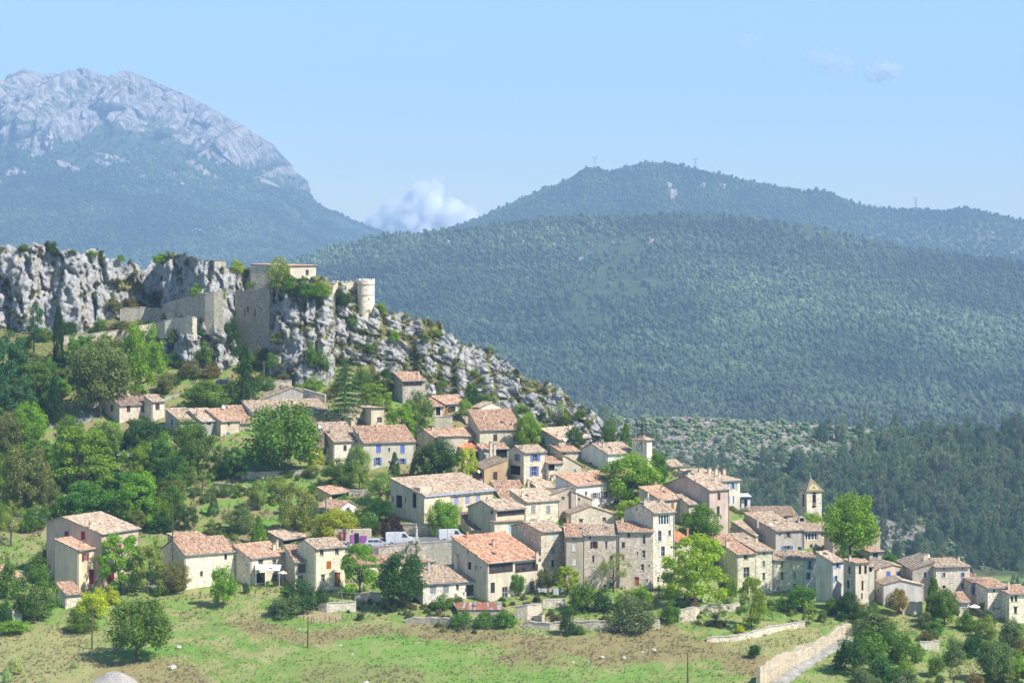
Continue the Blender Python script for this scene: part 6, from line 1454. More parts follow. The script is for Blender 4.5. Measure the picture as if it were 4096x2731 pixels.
p1, s1 = sample(s_scrub, 7400, (1700, 5000), lambda r, n: 5.2 + 4.6 * r.random(n) ** 1.4, lambda px, rows, X, Y, Z: (1 - bare(px, rows)) * bushy(px, rows, X, Y, Z) * np.where(rows > 2200, .5, .8) + .03, 6, gamma=1., tall=1.5, sink=.12)
dd = np.array([1 if (p[2] - 0) else 0 for p in p1]); order = np.argsort(p1[:, 1]); vis = [i for i in order if p1[i, 0] / p1[i, 1] * F + CX > 2950 and p1[i, 0] / p1[i, 1] * F + CX < 4110]
single = set(vis[:170])
rest = [i for i in range(len(p1)) if i not in single]
woods('pine_wood', 'dense dark pine wood on the slope across the valley', p1[rest], s1[rest], fm0, [('pine', 0), ('pine', 1), ('tall', 1), ('round', 2)])
r_ = random.Random(4)
for i in sorted(int(v) for v in single):
    c, t = proto(r_.choice(['pine', 'pine', 'tall', 'spruce']), int(i) % 3); o = thing('pine_tree', 'dark pine on the wooded slope across the valley behind the right end of the village', 'tree', p1[i], r_.random() * 6, 'pines across the valley')
    o.scale = tuple(float(v) for v in s1[i]); link('crown', c, o, color=r_.choice([(.07, .12, .055), (.10, .16, .07), (.09, .14, .07), (.16, .21, .10)])); link('trunk', t, o)
ph, sh_ = sample(s_h1, 84000, (300, 5000), lambda r, n: 5 + 7 * r.random(n) ** 1.6, lambda px, rows, X, Y, Z: np.where(rows > 1740, 0, .12 + .88 * smooth(-.42, .0, fbm(X * .006, Z * .012, 0 * X, 5, 91))) *
                (1 - .85 * np.minimum(1, sum(np.exp(-((px - cx) / w) ** 2 - ((rows - cy_) / h) ** 2) for cx, cy_, w, h in ((1790, 970, 22, 14), (1720, 1010, 50, 10), (2040, 1000, 12, 34), (2090, 970, 16, 16), (2330, 1040, 60, 10), (2220, 1075, 50, 8))))), 7, gamma=.95)
woods('hill_wood', 'thick wood covering the rounded hill behind the village', ph, sh_, fm1, ['round', 'round', 'pine', 'round'])
ph, sh_ = sample(s_h2, 46000, (1200, 4900), lambda r, n: 6.5 + 5.2 * r.random(n), lambda px, rows, X, Y, Z: np.where(px > 3330, np.where(rows > 885, .3, .8), .9) * (1 - .9 * np.minimum(1, sum(np.exp(-((px - cx) / w) ** 2 - ((rows - cy_) / h) ** 2) for cx, cy_, w, h in ((2700, 780, 18, 44), (2680, 740, 12, 25), (2815, 745, 14, 20), (2890, 745, 22, 14))))), 8, gamma=.9)
woods('far_hill_wood', 'wood on the far hill carrying the pylons', ph, sh_, fm1, ['round', 'round', 'pine'])
ph, sh_ = sample(s_mt, 95000, (-1300, 2000), lambda r, n: 8 + 8 * r.random(n), lambda px, rows, X, Y, Z: smooth(-70, 60, rows - np.interp(px, [-600, 0, 300, 420, 700, 900, 1100, 1270, 1900], [560, 600, 650, 610, 625, 680, 770, 815, 700]) + 90 * fbm(px / 110, rows / 40, 0 * px, 4, 5)) * .95 * (1 - SCREE(px, rows)), 9, gamma=.75, tall=1.2)
woods('mountain_wood', 'wood covering the lower mountain side', ph, sh_, fm1, ['round', 'pine'])

# ------------------------------------------------------------------ meadow growth
def tuft(seed, kind):
    r = np.random.default_rng(seed); V = []; n = 26
    for k in range(n):
        a = r.random() * 6.28; b = r.random() * .25; x, y = b * math.cos(a), b * math.sin(a); l = r.normal(size=2) * .22; h = .55 + .5 * r.random(); w = .03 + .02 * r.random(); ca, sa = math.cos(a + 1.5) * w, math.sin(a + 1.5) * w
        V += [(x - ca, y - sa, -.05), (x + ca, y + sa, -.05), (x + l[0] + ca * .3, y + l[1] + sa * .3, h), (x + l[0] - ca * .3, y + l[1] - sa * .3, h)]
    return mesh('grass_tuft', np.array(V), np.arange(4 * n).reshape(-1, 4), dict(rnd=('FACE', 'FLOAT', np.clip(.5 + r.normal(size=n) * .25, 0, 1))))
_ob = blob
def grass(name, label, n, keep, cols, smin, smax, seed, ztall=(.5, 1.3)):
    global blob
    r = np.random.default_rng(seed); P3, S3 = [], []
    px = r.uniform(-100, 4200, n); py = r.uniform(1250, 2790, n); k = keep(px, py) > r.random(n); px, py = px[k], py[k]
    i = ((px + 420) / 4840 * (NX - 1)).astype(int)
    for a, b_, ii in zip(px, py, i):
        j = int(np.interp(b_, GP[ii], np.arange(NR)))
        if rk[ii, j] > .5 and GP[ii, j] < crest(a) + 6: continue
        P3.append((AX[ii, j + nb], AY[ii, j + nb], AZ[ii, j + nb])); s = r.uniform(smin, smax); S3.append((s, s, s * r.uniform(*ztall)))
    t = NT(name + '_blades', .8, .1); c = t.ramp(t.orand(), [(q / (len(cols) - 1), c_) for q, c_ in enumerate(cols)]); t.color(t.mix(1., c, t.ramp(t.attr('rnd'), [(0, .6), (1, 1.4)]), 'MULTIPLY'))
    blob = lambda s_, k_: tuft(s_, k_)
    P3 = np.array(P3); P3[:, :2] += r.normal(size=(len(P3), 2)) * .35
    woods(name, label, P3, S3, t.m, ['round', 'pine', 'round']); blob = _ob
bands = lambda px, py: sum(inpoly(px, py, q_) * 1. for q_ in (
    [(1160, 2690), (1260, 2655), (1500, 2650), (1700, 2690), (1690, 2735), (1250, 2735)], [(900, 2480), (1100, 2500), (1250, 2530), (1500, 2500), (1800, 2500), (2200, 2540), (2700, 2480), (2760, 2560), (3060, 2640), (3060, 2731), (2960, 2700), (2850, 2640), (2500, 2655), (2100, 2690), (1950, 2650), (2100, 2590), (1700, 2560), (1300, 2560), (1000, 2540)],
    [(-100, 2500), (280, 2490), (340, 2560), (380, 2660), (700, 2620), (880, 2731), (900, 2800), (-100, 2800)], [(700, 2450), (900, 2440), (1100, 2480), (1000, 2520), (750, 2500)]))
nz_ = lambda px, py, s_=1.: fbm(px / 70 * s_, py / 22 * s_, 0 * px, 4, 61)
nopath = lambda px, py: 1 - inpoly(px, py, [(3085, 2731), (3170, 2700), (3330, 2600), (3345, 2590), (3400, 2500), (3290, 2540), (3180, 2600), (3040, 2640), (3060, 2731)]) * 1. - inpoly(px, py, [(345, 2731), (370, 2680), (460, 2668), (540, 2700), (575, 2740), (350, 2760)]) * 1. - inpoly(px, py, [(1183, 2430), (1250, 2420), (1360, 2455), (1370, 2480), (1200, 2470)]) * 1. - inpoly(px, py, [(300, 2300), (660, 2300), (660, 2352), (300, 2356)]) * 1.
grass('dry_weeds', 'tall dry brown weeds in bands across the meadow', 90000, lambda px, py: np.clip(bands(px, py), 0, 1) * smooth(-.3, .2, nz_(px, py)) * nopath(px, py), [(.28, .22, .13), (.36, .30, .17), (.25, .25, .11), (.42, .35, .21), (.27, .21, .13)], .3, .65, 1, (.4, .9))
grass('meadow_grass', 'short green and yellowing grass of the meadow', 90000, lambda px, py: (py > 2380) * (.35 + .65 * smooth(-.3, .3, nz_(px, py, .6))) * (1 - np.clip(bands(px, py), 0, 1) * .6) * nopath(px, py), [(.16, .25, .06), (.24, .31, .08), (.20, .28, .06), (.32, .31, .12), (.17, .27, .06)], .25, .55, 2, (.3, .7))
grass('slope_weeds', 'weeds and dry grass on the slopes between the houses', 60000, lambda px, py: (py < 2400) * (py > 1300) * smooth(-.3, .3, nz_(px, py)) * nopath(px, py) * .9, [(.15, .21, .06), (.28, .26, .11), (.18, .24, .07), (.34, .28, .15), (.12, .18, .05)], .35, .8, 3, (.4, 1.))
# ------------------------------------------------------------------ roads, cars, street things
def strip(name, pts, w, mat, dz=.06, kind='structure', sub=10, cross=None):
    """a paved band through (px, row, depth shift)"""
    L = []
    for a, b_ in zip(pts, pts[1:]):
        for k in range(sub): t = k / sub; L.append([a[i] + (b_[i] - a[i]) * t for i in range(2)])
    L.append(pts[-1][:2]); V = []; n = len(L); C = [P(*q_) for q_ in L]
    for k, c in enumerate(C):
        d = C[min(k + 1, n - 1)] - C[max(k - 1, 0)]; d.z = 0; d.normalize(); s_ = Vector((-d.y, d.x, 0)) * w / 2; V += [c + s_ + Vector((0, 0, dz + .3)), c - s_ + Vector((0, 0, dz + .1)), c + s_ - Vector((0, 0, 1)), c - s_ - Vector((0, 0, 1))]
    f = []
    for k in range(n - 1): i = 4 * k; f += [(i, i + 1, i + 5, i + 4), (i, i + 4, i + 6, i + 2), (i + 1, i + 3, i + 7, i + 5)]
    return mk(name, V, f, mat, kind=kind)
asph = m_plain('asphalt', (.20, .195, .195), .9, .15, .15, 1.2); track = m_plain('pale_track', (.36, .34, .30), .95, .1, .3, .7)
strip('lane', [(3060, 2800), (3122, 2731), (3200, 2676), (3270, 2628), (3332, 2594), (3390, 2560)], 2.3, track)
def terrace(name, quad, mat, thick=1.2):
    V = [P(*q_[:2], (q_[2] if len(q_) > 2 else None)) for q_ in quad]; n = len(V); zt = [v + Vector((0, 0, .08)) for v in V]; zb = [v - Vector((0, 0, thick)) for v in V]
    return mk(name, zt + zb, [tuple(range(n))] + [(i, (i + 1) % n, n + (i + 1) % n, n + i) for i in range(n)], mat, kind='structure')
Yw = gnd(1600, 2254) + .6
def lvl(px, row_at_wall, dy): Y = Yw + dy; z = (HY - row_at_wall) / F * Yw; return Vector(((px - CX) / F * Y, Y, z))
V = [lvl(1330, 2207, 0), lvl(1560, 2188, 0), lvl(1815, 2172, 0), lvl(1860, 2166, 14), lvl(1600, 2180, 14), lvl(1290, 2200, 14)]
road = mk('village_road', V + [v - Vector((0, 0, 3)) for v in V], [(0, 1, 4, 5), (1, 2, 3, 4), (0, 6, 7, 1), (1, 7, 8, 2)], asph, kind='structure')
paint_cols = dict(white=(.55, .56, .58), silver=(.42, .44, .46), dark=(.03, .04, .06), blue=(.04, .07, .14))
cars = {}
def car_mesh(kind):
    if kind in cars: return cars[kind]
    van = kind == 'van'; L, Wd, Hh = (5.4, 2., 2.35) if van else (4.3, 1.8, 1.55)
    if van: prof = [(-2.7, .4), (-2.7, 2.2), (-2.5, 2.35), (1.1, 2.35), (1.75, 1.5), (2.5, 1.2), (2.7, .9), (2.7, .4)]
    else: prof = [(-2.15, .4), (-2.12, .95), (-1.9, 1.35), (-1.5, 1.52), (.35, 1.55), (1.15, 1.05), (1.95, .9), (2.15, .7), (2.15, .4)]
    n = len(prof); V = []
    for y, ins in ((-Wd / 2, 0), (Wd / 2, 0)):
        for x, z in prof: V.append((x, y * (1 - .13 * max(0, z - .95)), z))
    m = MB(); m.add(V, [tuple(range(n))[::-1], tuple(range(n, 2 * n))] + [(i, i + 1, n + i + 1, n + i) for i in range(n - 1)])
    body = mesh('body', m.v, m.f); body.materials.append(M['paint'])
    w = MB(); y = Wd / 2 * .955
    side = ([(.35, 1.45), (1.0, 1.45), (1.45, 1.5), (.9, 2.15), (.35, 2.15)],) if van else ([(-1.75, 1.0), (-.75, 1.0), (-.75, 1.42), (-1.5, 1.42)], [(-.65, 1.0), (.2, 1.0), (.2, 1.43), (-.65, 1.43)], [(.3, 1.0), (.95, 1.03), (.35, 1.42)])
    for s_ in (-1, 1):
        for q_ in side: w.add([(x, s_ * (Wd / 2 * (1 - .13 * max(0, z - .95)) + .012), z) for x, z in q_], [tuple(range(len(q_)))])
    a, b_ = ((1.16, 2.28), (1.72, 1.56)) if van else ((.42, 1.5), (1.1, 1.1)); w.add([(a[0] + .03, -.75, a[1]), (a[0] + .03, .75, a[1]), (b_[0] + .03, .8, b_[1]), (b_[0] + .03, -.8, b_[1])], [(0, 1, 2, 3)])
    if not van: w.add([(-2.0, -.7, 1.3), (-2.0, .7, 1.3), (-2.15, .75, 1.0), (-2.15, -.75, 1.0)], [(0, 1, 2, 3)])
    win = mesh('windows', w.v, w.f); win.materials.append(M['glass'])
    t = MB(); 
    def wheel(): 
        q_ = MB(); q_.tube([(0, -.11, 0), (0, .11, 0)], .34, 14); return q_
    wm_ = wheel(); whl = mesh('wheel', wm_.v, wm_.f); whl.materials.append(M['rubber'])
    hb = MB(); hb.tube([(0, -.125, 0), (0, .125, 0)], .19, 10); rim = mesh('rim', hb.v, hb.f); rim.materials.append(M['metal'])
    lm = MB(); lm.box(-.05, -.16, -.08, .05, .16, .08); hl = mesh('headlight', lm.v, lm.f); hl.materials.append(M['white'])
    cars[kind] = (body, win, whl, rim, hl, L, Wd); return cars[kind]
def car(kind, colr, loc, rz, label, scale=1.):
    body, win, whl, rim, hl, L, Wd = car_mesh(kind); r = thing('van' if kind == 'van' else 'parked_car', label, 'van' if kind == 'van' else 'car', loc, rz, 'parked cars'); r.scale = (scale,) * 3
    b_ = link('body', body, r, color=paint_cols[colr]); link('windows', win, b_)
    for x in (-L * .31, L * .32):
        for y in (-Wd / 2 + .1, Wd / 2 - .1):
            w_ = link('wheel', whl, r, loc=(x, y, .34)); link('rim', rim, w_)
    for y in (-Wd * .36, Wd * .36): link('headlight', hl, r, loc=(L / 2 - .03, y, .75))
rd = lambda px, dy, base: lvl(px, base, dy)
car('suv', 'white', rd(1509, 2.4, 2194), .05, 'white car with dark windows parked behind the road wall', 1.05)
car('suv', 'silver', rd(1378, 2.2, 2204), -.15, 'silver car at the left end of the road wall', 1.)
car('van', 'white', rd(1600, 3.2, 2186), .1, 'white van half hidden by the purple plum tree')
car('van', 'white', rd(1808, 4.2, 2174), .2, 'white van parked behind the linden', .95)
for px, row, c, lab, k in ((462, 1832, 'silver', 'silver car left in the hillside car park', 'suv'), (504, 1835, 'white', 'white car in the hillside car park', 'suv'), (547, 1838, 'dark', 'dark car right in the hillside car park', 'suv')):
    car(k, c, P(px, row, gnd(px, row) - 1, .3), -.9, lab, 1.)
car('suv', 'dark', P(902, 1550, None, .3), -.1, 'dark blue car beside the spruce', 1.)
# street lamps, poles, monument
def lamp(px, top, base, Y, label, col_='iron'):
    s = Y / F; r = thing('street_lamp', label, 'street lamp', P(px, base, Y)); h_ = (base - top) * s; m = MB(); m.tube([(0, 0, -.3), (0, 0, .4), (0, 0, .45), (0, 0, h_ - .5)], [.1, .09, .05, .04], 8); m.build('post', M['iron' if col_ == 'iron' else 'metal'], r)
    m = MB(); m.lathe([(.03, h_ - .5), (.1, h_ - .48), (.16, h_ - .12), (.19, h_ - .1), (.05, h_), (.01, h_ + .06)], 6); l_ = m.build('lantern', M['glass'], r); m = MB(); m.lathe([(.2, h_ - .1), (.06, h_ + .02), (.01, h_ + .1)], 6); m.build('lantern_cap', M['iron'], l_)
lamp(282, 1605, 1695, gnd(282, 1695), 'black street lamp beside the upper road')
lamp(1790, 2104, 2172, Yw + .8, 'pale street lamp before the second white van', 'm')
lamp(1580, 2112, 2182, Yw + .8, 'pale street lamp before the white van by the plum tree', 'm')
lamp(1408, 2120, 2200, Yw + .8, 'pale street lamp beside the pink shop', 'm')
for px, t_, b_, lab in ((368, 2424, 2594, 'bare wooden pole left of the walnut tree'), (1231, 2464, 2590, 'bare wooden pole in the middle of the meadow'), (2750, 2611, 2760, 'bare wooden pole at the bottom of the meadow'), (690, 2015, 2350, 'tall thin dead trunk beside the stone barn')):
    Y = gnd(px, b_); m = MB(); m.tube([(0, 0, -.5), (.03, 0, (b_ - t_) * Y / F * .5), (0.05, 0, (b_ - t_) * Y / F)], [.14, .12, .08], 8); tag(m.build('pole' if px != 690 else 'dead_trunk', M['wood'] if px != 690 else M['bark'], loc=P(px, b_, Y)), lab, 'pole' if px != 690 else 'tree')
for px, t_, b_, lab in ((1056, 1453, 1545, 'grey lamp mast beside the spruce'), (1304, 1605, 1640, 'short street lamp left of the cedar'), (195, 1478, 1560, 'grey mast at the left among the trees')):
    Y = gnd(px, b_); s = Y / F; m = MB(); m.tube([(0, 0, -1), (0, 0, (b_ - t_) * s)], [.08, .05], 6); m.box(-.5, -.1, (b_ - t_) * s - .1, .1, .1, (b_ - t_) * s); tag(m.build('lamp_mast', M['metal'], loc=P(px, b_, Y)), lab, 'mast')
mo = thing('monument', 'small stone war memorial pillar beside the car park', 'monument', rd(1665, 5, 2178)); m = MB(); m.box(-.7, -.7, -.3, .7, .7, .3); m.box(-.45, -.45, .3, .45, .45, .9); m.build('base', M['conc'], mo)
m = MB(); m.tube([(0, 0, .9), (0, 0, 2.6)], [.32, .26], 4); m.lathe([(.34, 2.6), (.34, 2.7), (.1, 2.75), (.14, 2.95), (.02, 3.2)], 10); m.build('pillar', M['conc'], mo)
rl = thing('railing', 'thin grey railing on top of the road wall', 'railing', lvl(1450, 2196, .3)); m = MB(); o_ = Vector(rl.location)
a, b_ = lvl(1450, 2197, .25) - o_, lvl(1800, 2172, .25) - o_; n = 60
for z in (.35, .95): m.tube([a + Vector((0, 0, z)), b_ + Vector((0, 0, z))], .025, 4)
for k in range(n + 1): q_ = a.lerp(b_, k / n); m.tube([q_, q_ + Vector((0, 0, .95))], .02, 4)
m.build('bars', M['metal'], rl, kind='stuff')
# the pink shop front under the trees
sp = thing('shop_front', 'pink and purple shop front under the yellow green tree', 'shop', rd(1400, 9, 2196)); m = MB(); m.box(-3, 0, -.5, 4, 3, 2.7); m.build('wall', M['plaster'], sp, color=WARM)
for x0, x1, z1, c in ((-2.2, -1.7, 2.2, (.45, .02, .12)), (-1.2, -.8, 2.3, (.45, .02, .12)), (.1, .8, 1.7, (.42, .12, .42)), (1.9, 3.2, 1.5, (.36, .10, .38)), (.9, 1.7, 2.0, (.02, .02, .02))):
    m = MB(); m.box(x0, -.1, 0, x1, -.004, z1); m.build('door' if c[0] < .03 else 'painted_panel', M['paint'], sp, color=c)
# washing line
Yl = gnd(2200, 2392) - .6; s = Yl / F; wl_ = thing('washing_line', 'washing line between the olive tree and the bright tree', 'washing line', P(2152, 2392, Yl)); m = MB()
for x in (0, 106): m.tube([(x * s, 0, -.3), (x * s, 0, 44 * s)], .03, 5)
m.tube([(0, 0, 42 * s), (53 * s, 0, 38 * s), (106 * s, 0, 44 * s)], .012, 4); m.build('line', M['metal'], wl_)
for px, w_, l_, c, lab in ((2159, 8, 14, (.7, .7, .7), 'white shirt at the left end of the washing line'), (2170, 8, 14, (.68, .68, .72), 'white cloth second from the left on the washing line'), (2181, 9, 16, (.72, .7, .72), 'white towel left of the pink washing'), (2191, 5, 8, (.6, .35, .3), 'small reddish cloth on the washing line'), (2201, 11, 13, (.65, .42, .48), 'pink washing in the middle of the line'),
                           (2213, 5, 24, (.35, .38, .5), 'long grey blue trousers on the washing line'), (2220, 9, 25, (.55, .58, .35), 'long greenish towel on the washing line'), (2230, 9, 26, (.62, .64, .75), 'long pale lilac towel on the washing line'), (2240, 7, 10, (.08, .15, .4), 'small dark blue cloth on the washing line'), (2248, 9, 14, (.35, .55, .65), 'light blue cloth at the right end of the washing line')):
    m = MB(); n = 6; a = (px - w_ / 2 - CX) * s; V = []
    for j in range(2):
        for k in range(n + 1): V.append((k / n * w_ * s, .05 * math.sin(k * 2.2 + px) * (j * .8 + .2), -j * l_ * s))
    m.add(V, [(k, k + 1, n + 2 + k, n + 1 + k) for k in range(n)]); tag(m.build('garment', M['paint'], color=c, loc=Vector((a, Yl - .02, wl_.location.z + 39.5 * s))), lab, 'laundry', 'washing on the line')
# swing frame
Yg = gnd(1335, 2420); s = Yg / F; sw = thing('swing_frame', 'green swing frame on the play lawn', 'swing', P(1335, 2412, Yg + 2)); hh = 58 * s
for x in (-28, 28):
    m = MB(); m.tube([(x * s * 1.5, -1.1, -.3), (x * s, 0, hh), (x * s * .8, 1.1, -.3)], .05, 5); m.build('leg', m_plain('green_metal', (.10, .16, .13), .5, .4), sw) if x < 0 else m.build('leg', bpy.data.materials['green_metal'], sw)
m = MB(); m.tube([(-30 * s, 0, hh), (30 * s, 0, hh)], .06, 6); m.build('crossbar', bpy.data.materials['green_metal'], sw)
for x in (-10, 12):
    m = MB(); m.tube([(x * s, 0, hh), (x * s, 0, .5)], .015, 4); m.tube([(x * s + .4, 0, hh), (x * s + .4, 0, .5)], .015, 4); m.box(x * s - .03, -.12, .46, x * s + .43, .12, .5); m.build('swing_seat', M['rubber'], sw)
# garden fence posts
for k, (px, row) in enumerate([(1246, 2490), (1254, 2494), (1300, 2478), (1316, 2486), (1342, 2490), (1369, 2478), (1388, 2480), (1407, 2474), (1433, 2472), (1214, 2478), (990, 2382), (1020, 2388), (1052, 2392), (1497, 2460), (1517, 2458)]):
    m = MB(); m.tube([(0, 0, -.3), (0, 0, 1.0)], .05, 5); tag(m.build('fence_post', M['wood'], loc=P(px, row)), 'thin wooden post of the vegetable garden fence', 'fence post', 'vegetable garden fence posts')
fw = thing('wooden_fence', 'grey wooden board fence below the huge yellow green tree', 'fence', P(2735, 2425)); 
for k in range(22): m = MB(); m.box(-1.2 + k * .17, 0, -1.2, -1.05 + k * .17, .04, 1.1 + .04 * math.sin(k * 2.)); m.build('board', M['wood'], fw)
# gravel heap
Yh = gnd(455, 2725); r0 = np.random.default_rng(3); n = 40; m = MB(); V = []
a = np.linspace(-1, 1, n); A_, B_ = np.meshgrid(a, a, indexing='ij'); R_ = np.sqrt(A_ ** 2 + B_ ** 2)
Z_ = np.clip(1 - R_ ** 1.5, 0, 1) * 2.5 * (1 + .25 * fbm(A_ * 2, B_ * 2, 0 * A_, 3, 5)) + .12 * fbm(A_ * 14, B_ * 14, 0 * A_, 3, 6) - .25
gh = mk('gravel_heap', np.stack([A_ * 5.2, B_ * 4, Z_], -1), grid_faces(n, n), m_plain('gravel', (.40, .37, .33), .95, .1, .45, 6), kind='stuff', loc=P(458, 2738, Yh, -.2)); gh['label'] = 'heap of grey gravel at the bottom left'
def stone(px, row, w, label, group=None):
    r = random.Random(px); Y = gnd(px, row); s = w * Y / F / 2; m = MB(); import bmesh
    bm = bmesh.new(); bmesh.ops.create_icosphere(bm, subdivisions=2, radius=1); V = [(v.co.x * s * (1 + .25 * r.uniform(-1, 1)), v.co.y * s * (1 + .25 * r.uniform(-1, 1)), v.co.z * s * .6 * (1 + .3 * r.uniform(-1, 1))) for v in bm.verts]; Fc = [[v.index for v in f.verts] for f in bm.faces]; bm.free()
    tag(mk('rock', V, Fc, M['conc'], loc=P(px, row, Y)), label, 'rock', group)
for px, row, w in ((715, 2588, 26), (690, 2670, 40), (1363, 2580, 16), (1408, 2617, 18), (1462, 2728, 24), (2233, 2650, 14), (2292, 2650, 20), (2352, 2645, 14), (2408, 2628, 22), (2495, 2630, 24), (2568, 2608, 18), (2612, 2600, 26), (965, 2445, 8), (1200, 2515, 12), (1145, 2520, 10)):
    stone(px, row, w, 'pale loose stone lying in the meadow grass', 'stones in the meadow')
# power pylons and their wires
def pylon(px, top, base, Y, label):
    s = Y / F; h_ = (base - top) * s; r = thing('pylon', label, 'pylon', P(px, base, Y)); w = h_ * .13; m = MB()
    pr = lambda z: w * (1 - .72 * min(1, z / (.62 * h_))) if z < .62 * h_ else w * .28 + (z - .62 * h_) / (.3 * h_) * w * .75
    zs = [0, .2, .38, .52, .62, .76, .92]; zs = [z * h_ for z in zs]; rr = h_ * .006 + .12
    for i, j in ((-1, -1), (1, -1), (1, 1), (-1, 1)): m.tube([(i * pr(z), j * pr(z) * .6, z) for z in zs], rr, 4)
    for z0, z1 in zip(zs, zs[1:]):
        for j in (-1, 1): m.tube([(-pr(z0), j * pr(z0) * .6, z0), (pr(z1), j * pr(z1) * .6, z1)], rr * .7, 3); m.tube([(pr(z0), j * pr(z0) * .6, z0), (-pr(z1), j * pr(z1) * .6, z1)], rr * .7, 3)
    m.build('lattice_mast', M['metal'], r); m = MB(); m.tube([(-w * 1.6, 0, h_ * .92), (w * 1.6, 0, h_ * .92)], rr, 4); m.tube([(-w * 1.2, 0, h_ * .92), (-w * 1.1, 0, h_)], rr, 4); m.tube([(w * 1.2, 0, h_ * .92), (w * 1.1, 0, h_)], rr, 4); m.build('crossarm', M['metal'], r)
    return Vector(r.location) + Vector((0, 0, h_ * .92))
A1 = pylon(2378, 625, 678, 6450, 'left power pylon on the small summit of the far hill'); A2 = pylon(2781, 630, 680, 6450, 'middle power pylon on the shoulder of the far hill'); A3 = pylon(3663, 787, 842, 6450, 'right power pylon on the far saddle')
for k, (a, b_, sag) in enumerate(((A1, A2, 16), (A2, A3, 60))):
    m = MB(); m.tube([a.lerp(b_, t / 16) - Vector((0, 0, sag * 4 * (t / 16) * (1 - t / 16))) for t in range(17)], .28, 3); tag(m.build('power_line', M['white']), ['pale power line sagging between the left and middle pylons', 'long pale power line sagging from the middle to the right pylon'][k], 'power line')
# people
def person(loc, rz, label, shirt, trousers, hat=None, pose=0):
    root = thing('person', label, 'person', loc, rz)
    sw = .13 + .1 * pose
    J = dict(pel=(0, 0, .95), che=(0, .02, 1.28), neck=(0, .02, 1.48), head=(0, -.01, 1.63), top=(0, -.01, 1.74), lsh=(-.19, .02, 1.42), lel=(-.24, .05, 1.14), lha=(-.23, -.08, .9), rsh=(.19, .02, 1.42), rel=(.25, .06, 1.15), rha=(.22, -.1, .92),
             lhip=(-.1, 0, .9), lkn=(-.1, -sw * .6, .5), lft=(-.1, -sw * .2, .07), lto=(-.1, -sw * .2 - .18, .03), rhip=(.1, 0, .9), rkn=(.1, .02, .5), rft=(.1, sw, .07), rto=(.1, sw - .18, .03))
    E = [('pel', 'che'), ('che', 'neck'), ('neck', 'head'), ('head', 'top'), ('che', 'lsh'), ('lsh', 'lel'), ('lel', 'lha'), ('che', 'rsh'), ('rsh', 'rel'), ('rel', 'rha'), ('pel', 'lhip'), ('lhip', 'lkn'), ('lkn', 'lft'), ('lft', 'lto'), ('pel', 'rhip'), ('rhip', 'rkn'), ('rkn', 'rft'), ('rft', 'rto')]
    Rr = dict(pel=.14, che=.15, neck=.055, head=.1, top=.08, lsh=.065, rsh=.065, lel=.045, rel=.045, lha=.035, rha=.035, lhip=.09, rhip=.09, lkn=.06, rkn=.06, lft=.045, rft=.045, lto=.035, rto=.035)
    def grow(name, keys, extra, mat, color=None):
        ks = [k for k in J if k in keys]; idx = {k: i for i, k in enumerate(ks)}
        me = bpy.data.meshes.new(name); me.from_pydata([J[k] for k in ks], [(idx[a], idx[b_]) for a, b_ in E if a in idx and b_ in idx], []); me.materials.append(mat)
        o = link(name, me, root, color=color); o.modifiers.new('skin', 'SKIN'); lay = me.skin_vertices or None
        if not me.skin_vertices:
            bpy.context.view_layer.objects.active = o; bpy.ops.mesh.customdata_skin_add()
        for k, i in idx.items(): q_ = me.skin_vertices[0].data[i]; q_.radius = (Rr[k] + extra,) * 2; q_.use_root = (i == 0)
        sb = o.modifiers.new('sub', 'SUBSURF'); sb.levels = sb.render_levels = 1; return o
    try:
        b_ = grow('body', set(J), 0, M['skin']); grow('shirt', {'pel', 'che', 'lsh', 'rsh', 'lel', 'rel'}, .018, M['paint'], shirt); grow('trousers', {'pel', 'lhip', 'rhip', 'lkn', 'rkn', 'lft', 'rft'}, .015, M['paint'], trousers)
    except Exception as ex: print('person', ex)
    m = MB(); m.lathe([(.115, 1.64), (.12, 1.72), (.08, 1.79), (.01, 1.81)], 10, c=(0, .02, 0)); m.build('hair', M['paint'], root, color=hat or (.04, .03, .02))
person(P(385, 2345, gnd(385, 2352) - 4.2), -1.9, 'person in a blue grey shirt walking past the red barn door', (.28, .32, .42), (.05, .07, .14), pose=1)
person(P(2478, 2016, gnd(2478, 2016)), .4, 'person in a light shirt standing in the cafe square', (.5, .5, .55), (.10, .13, .25))

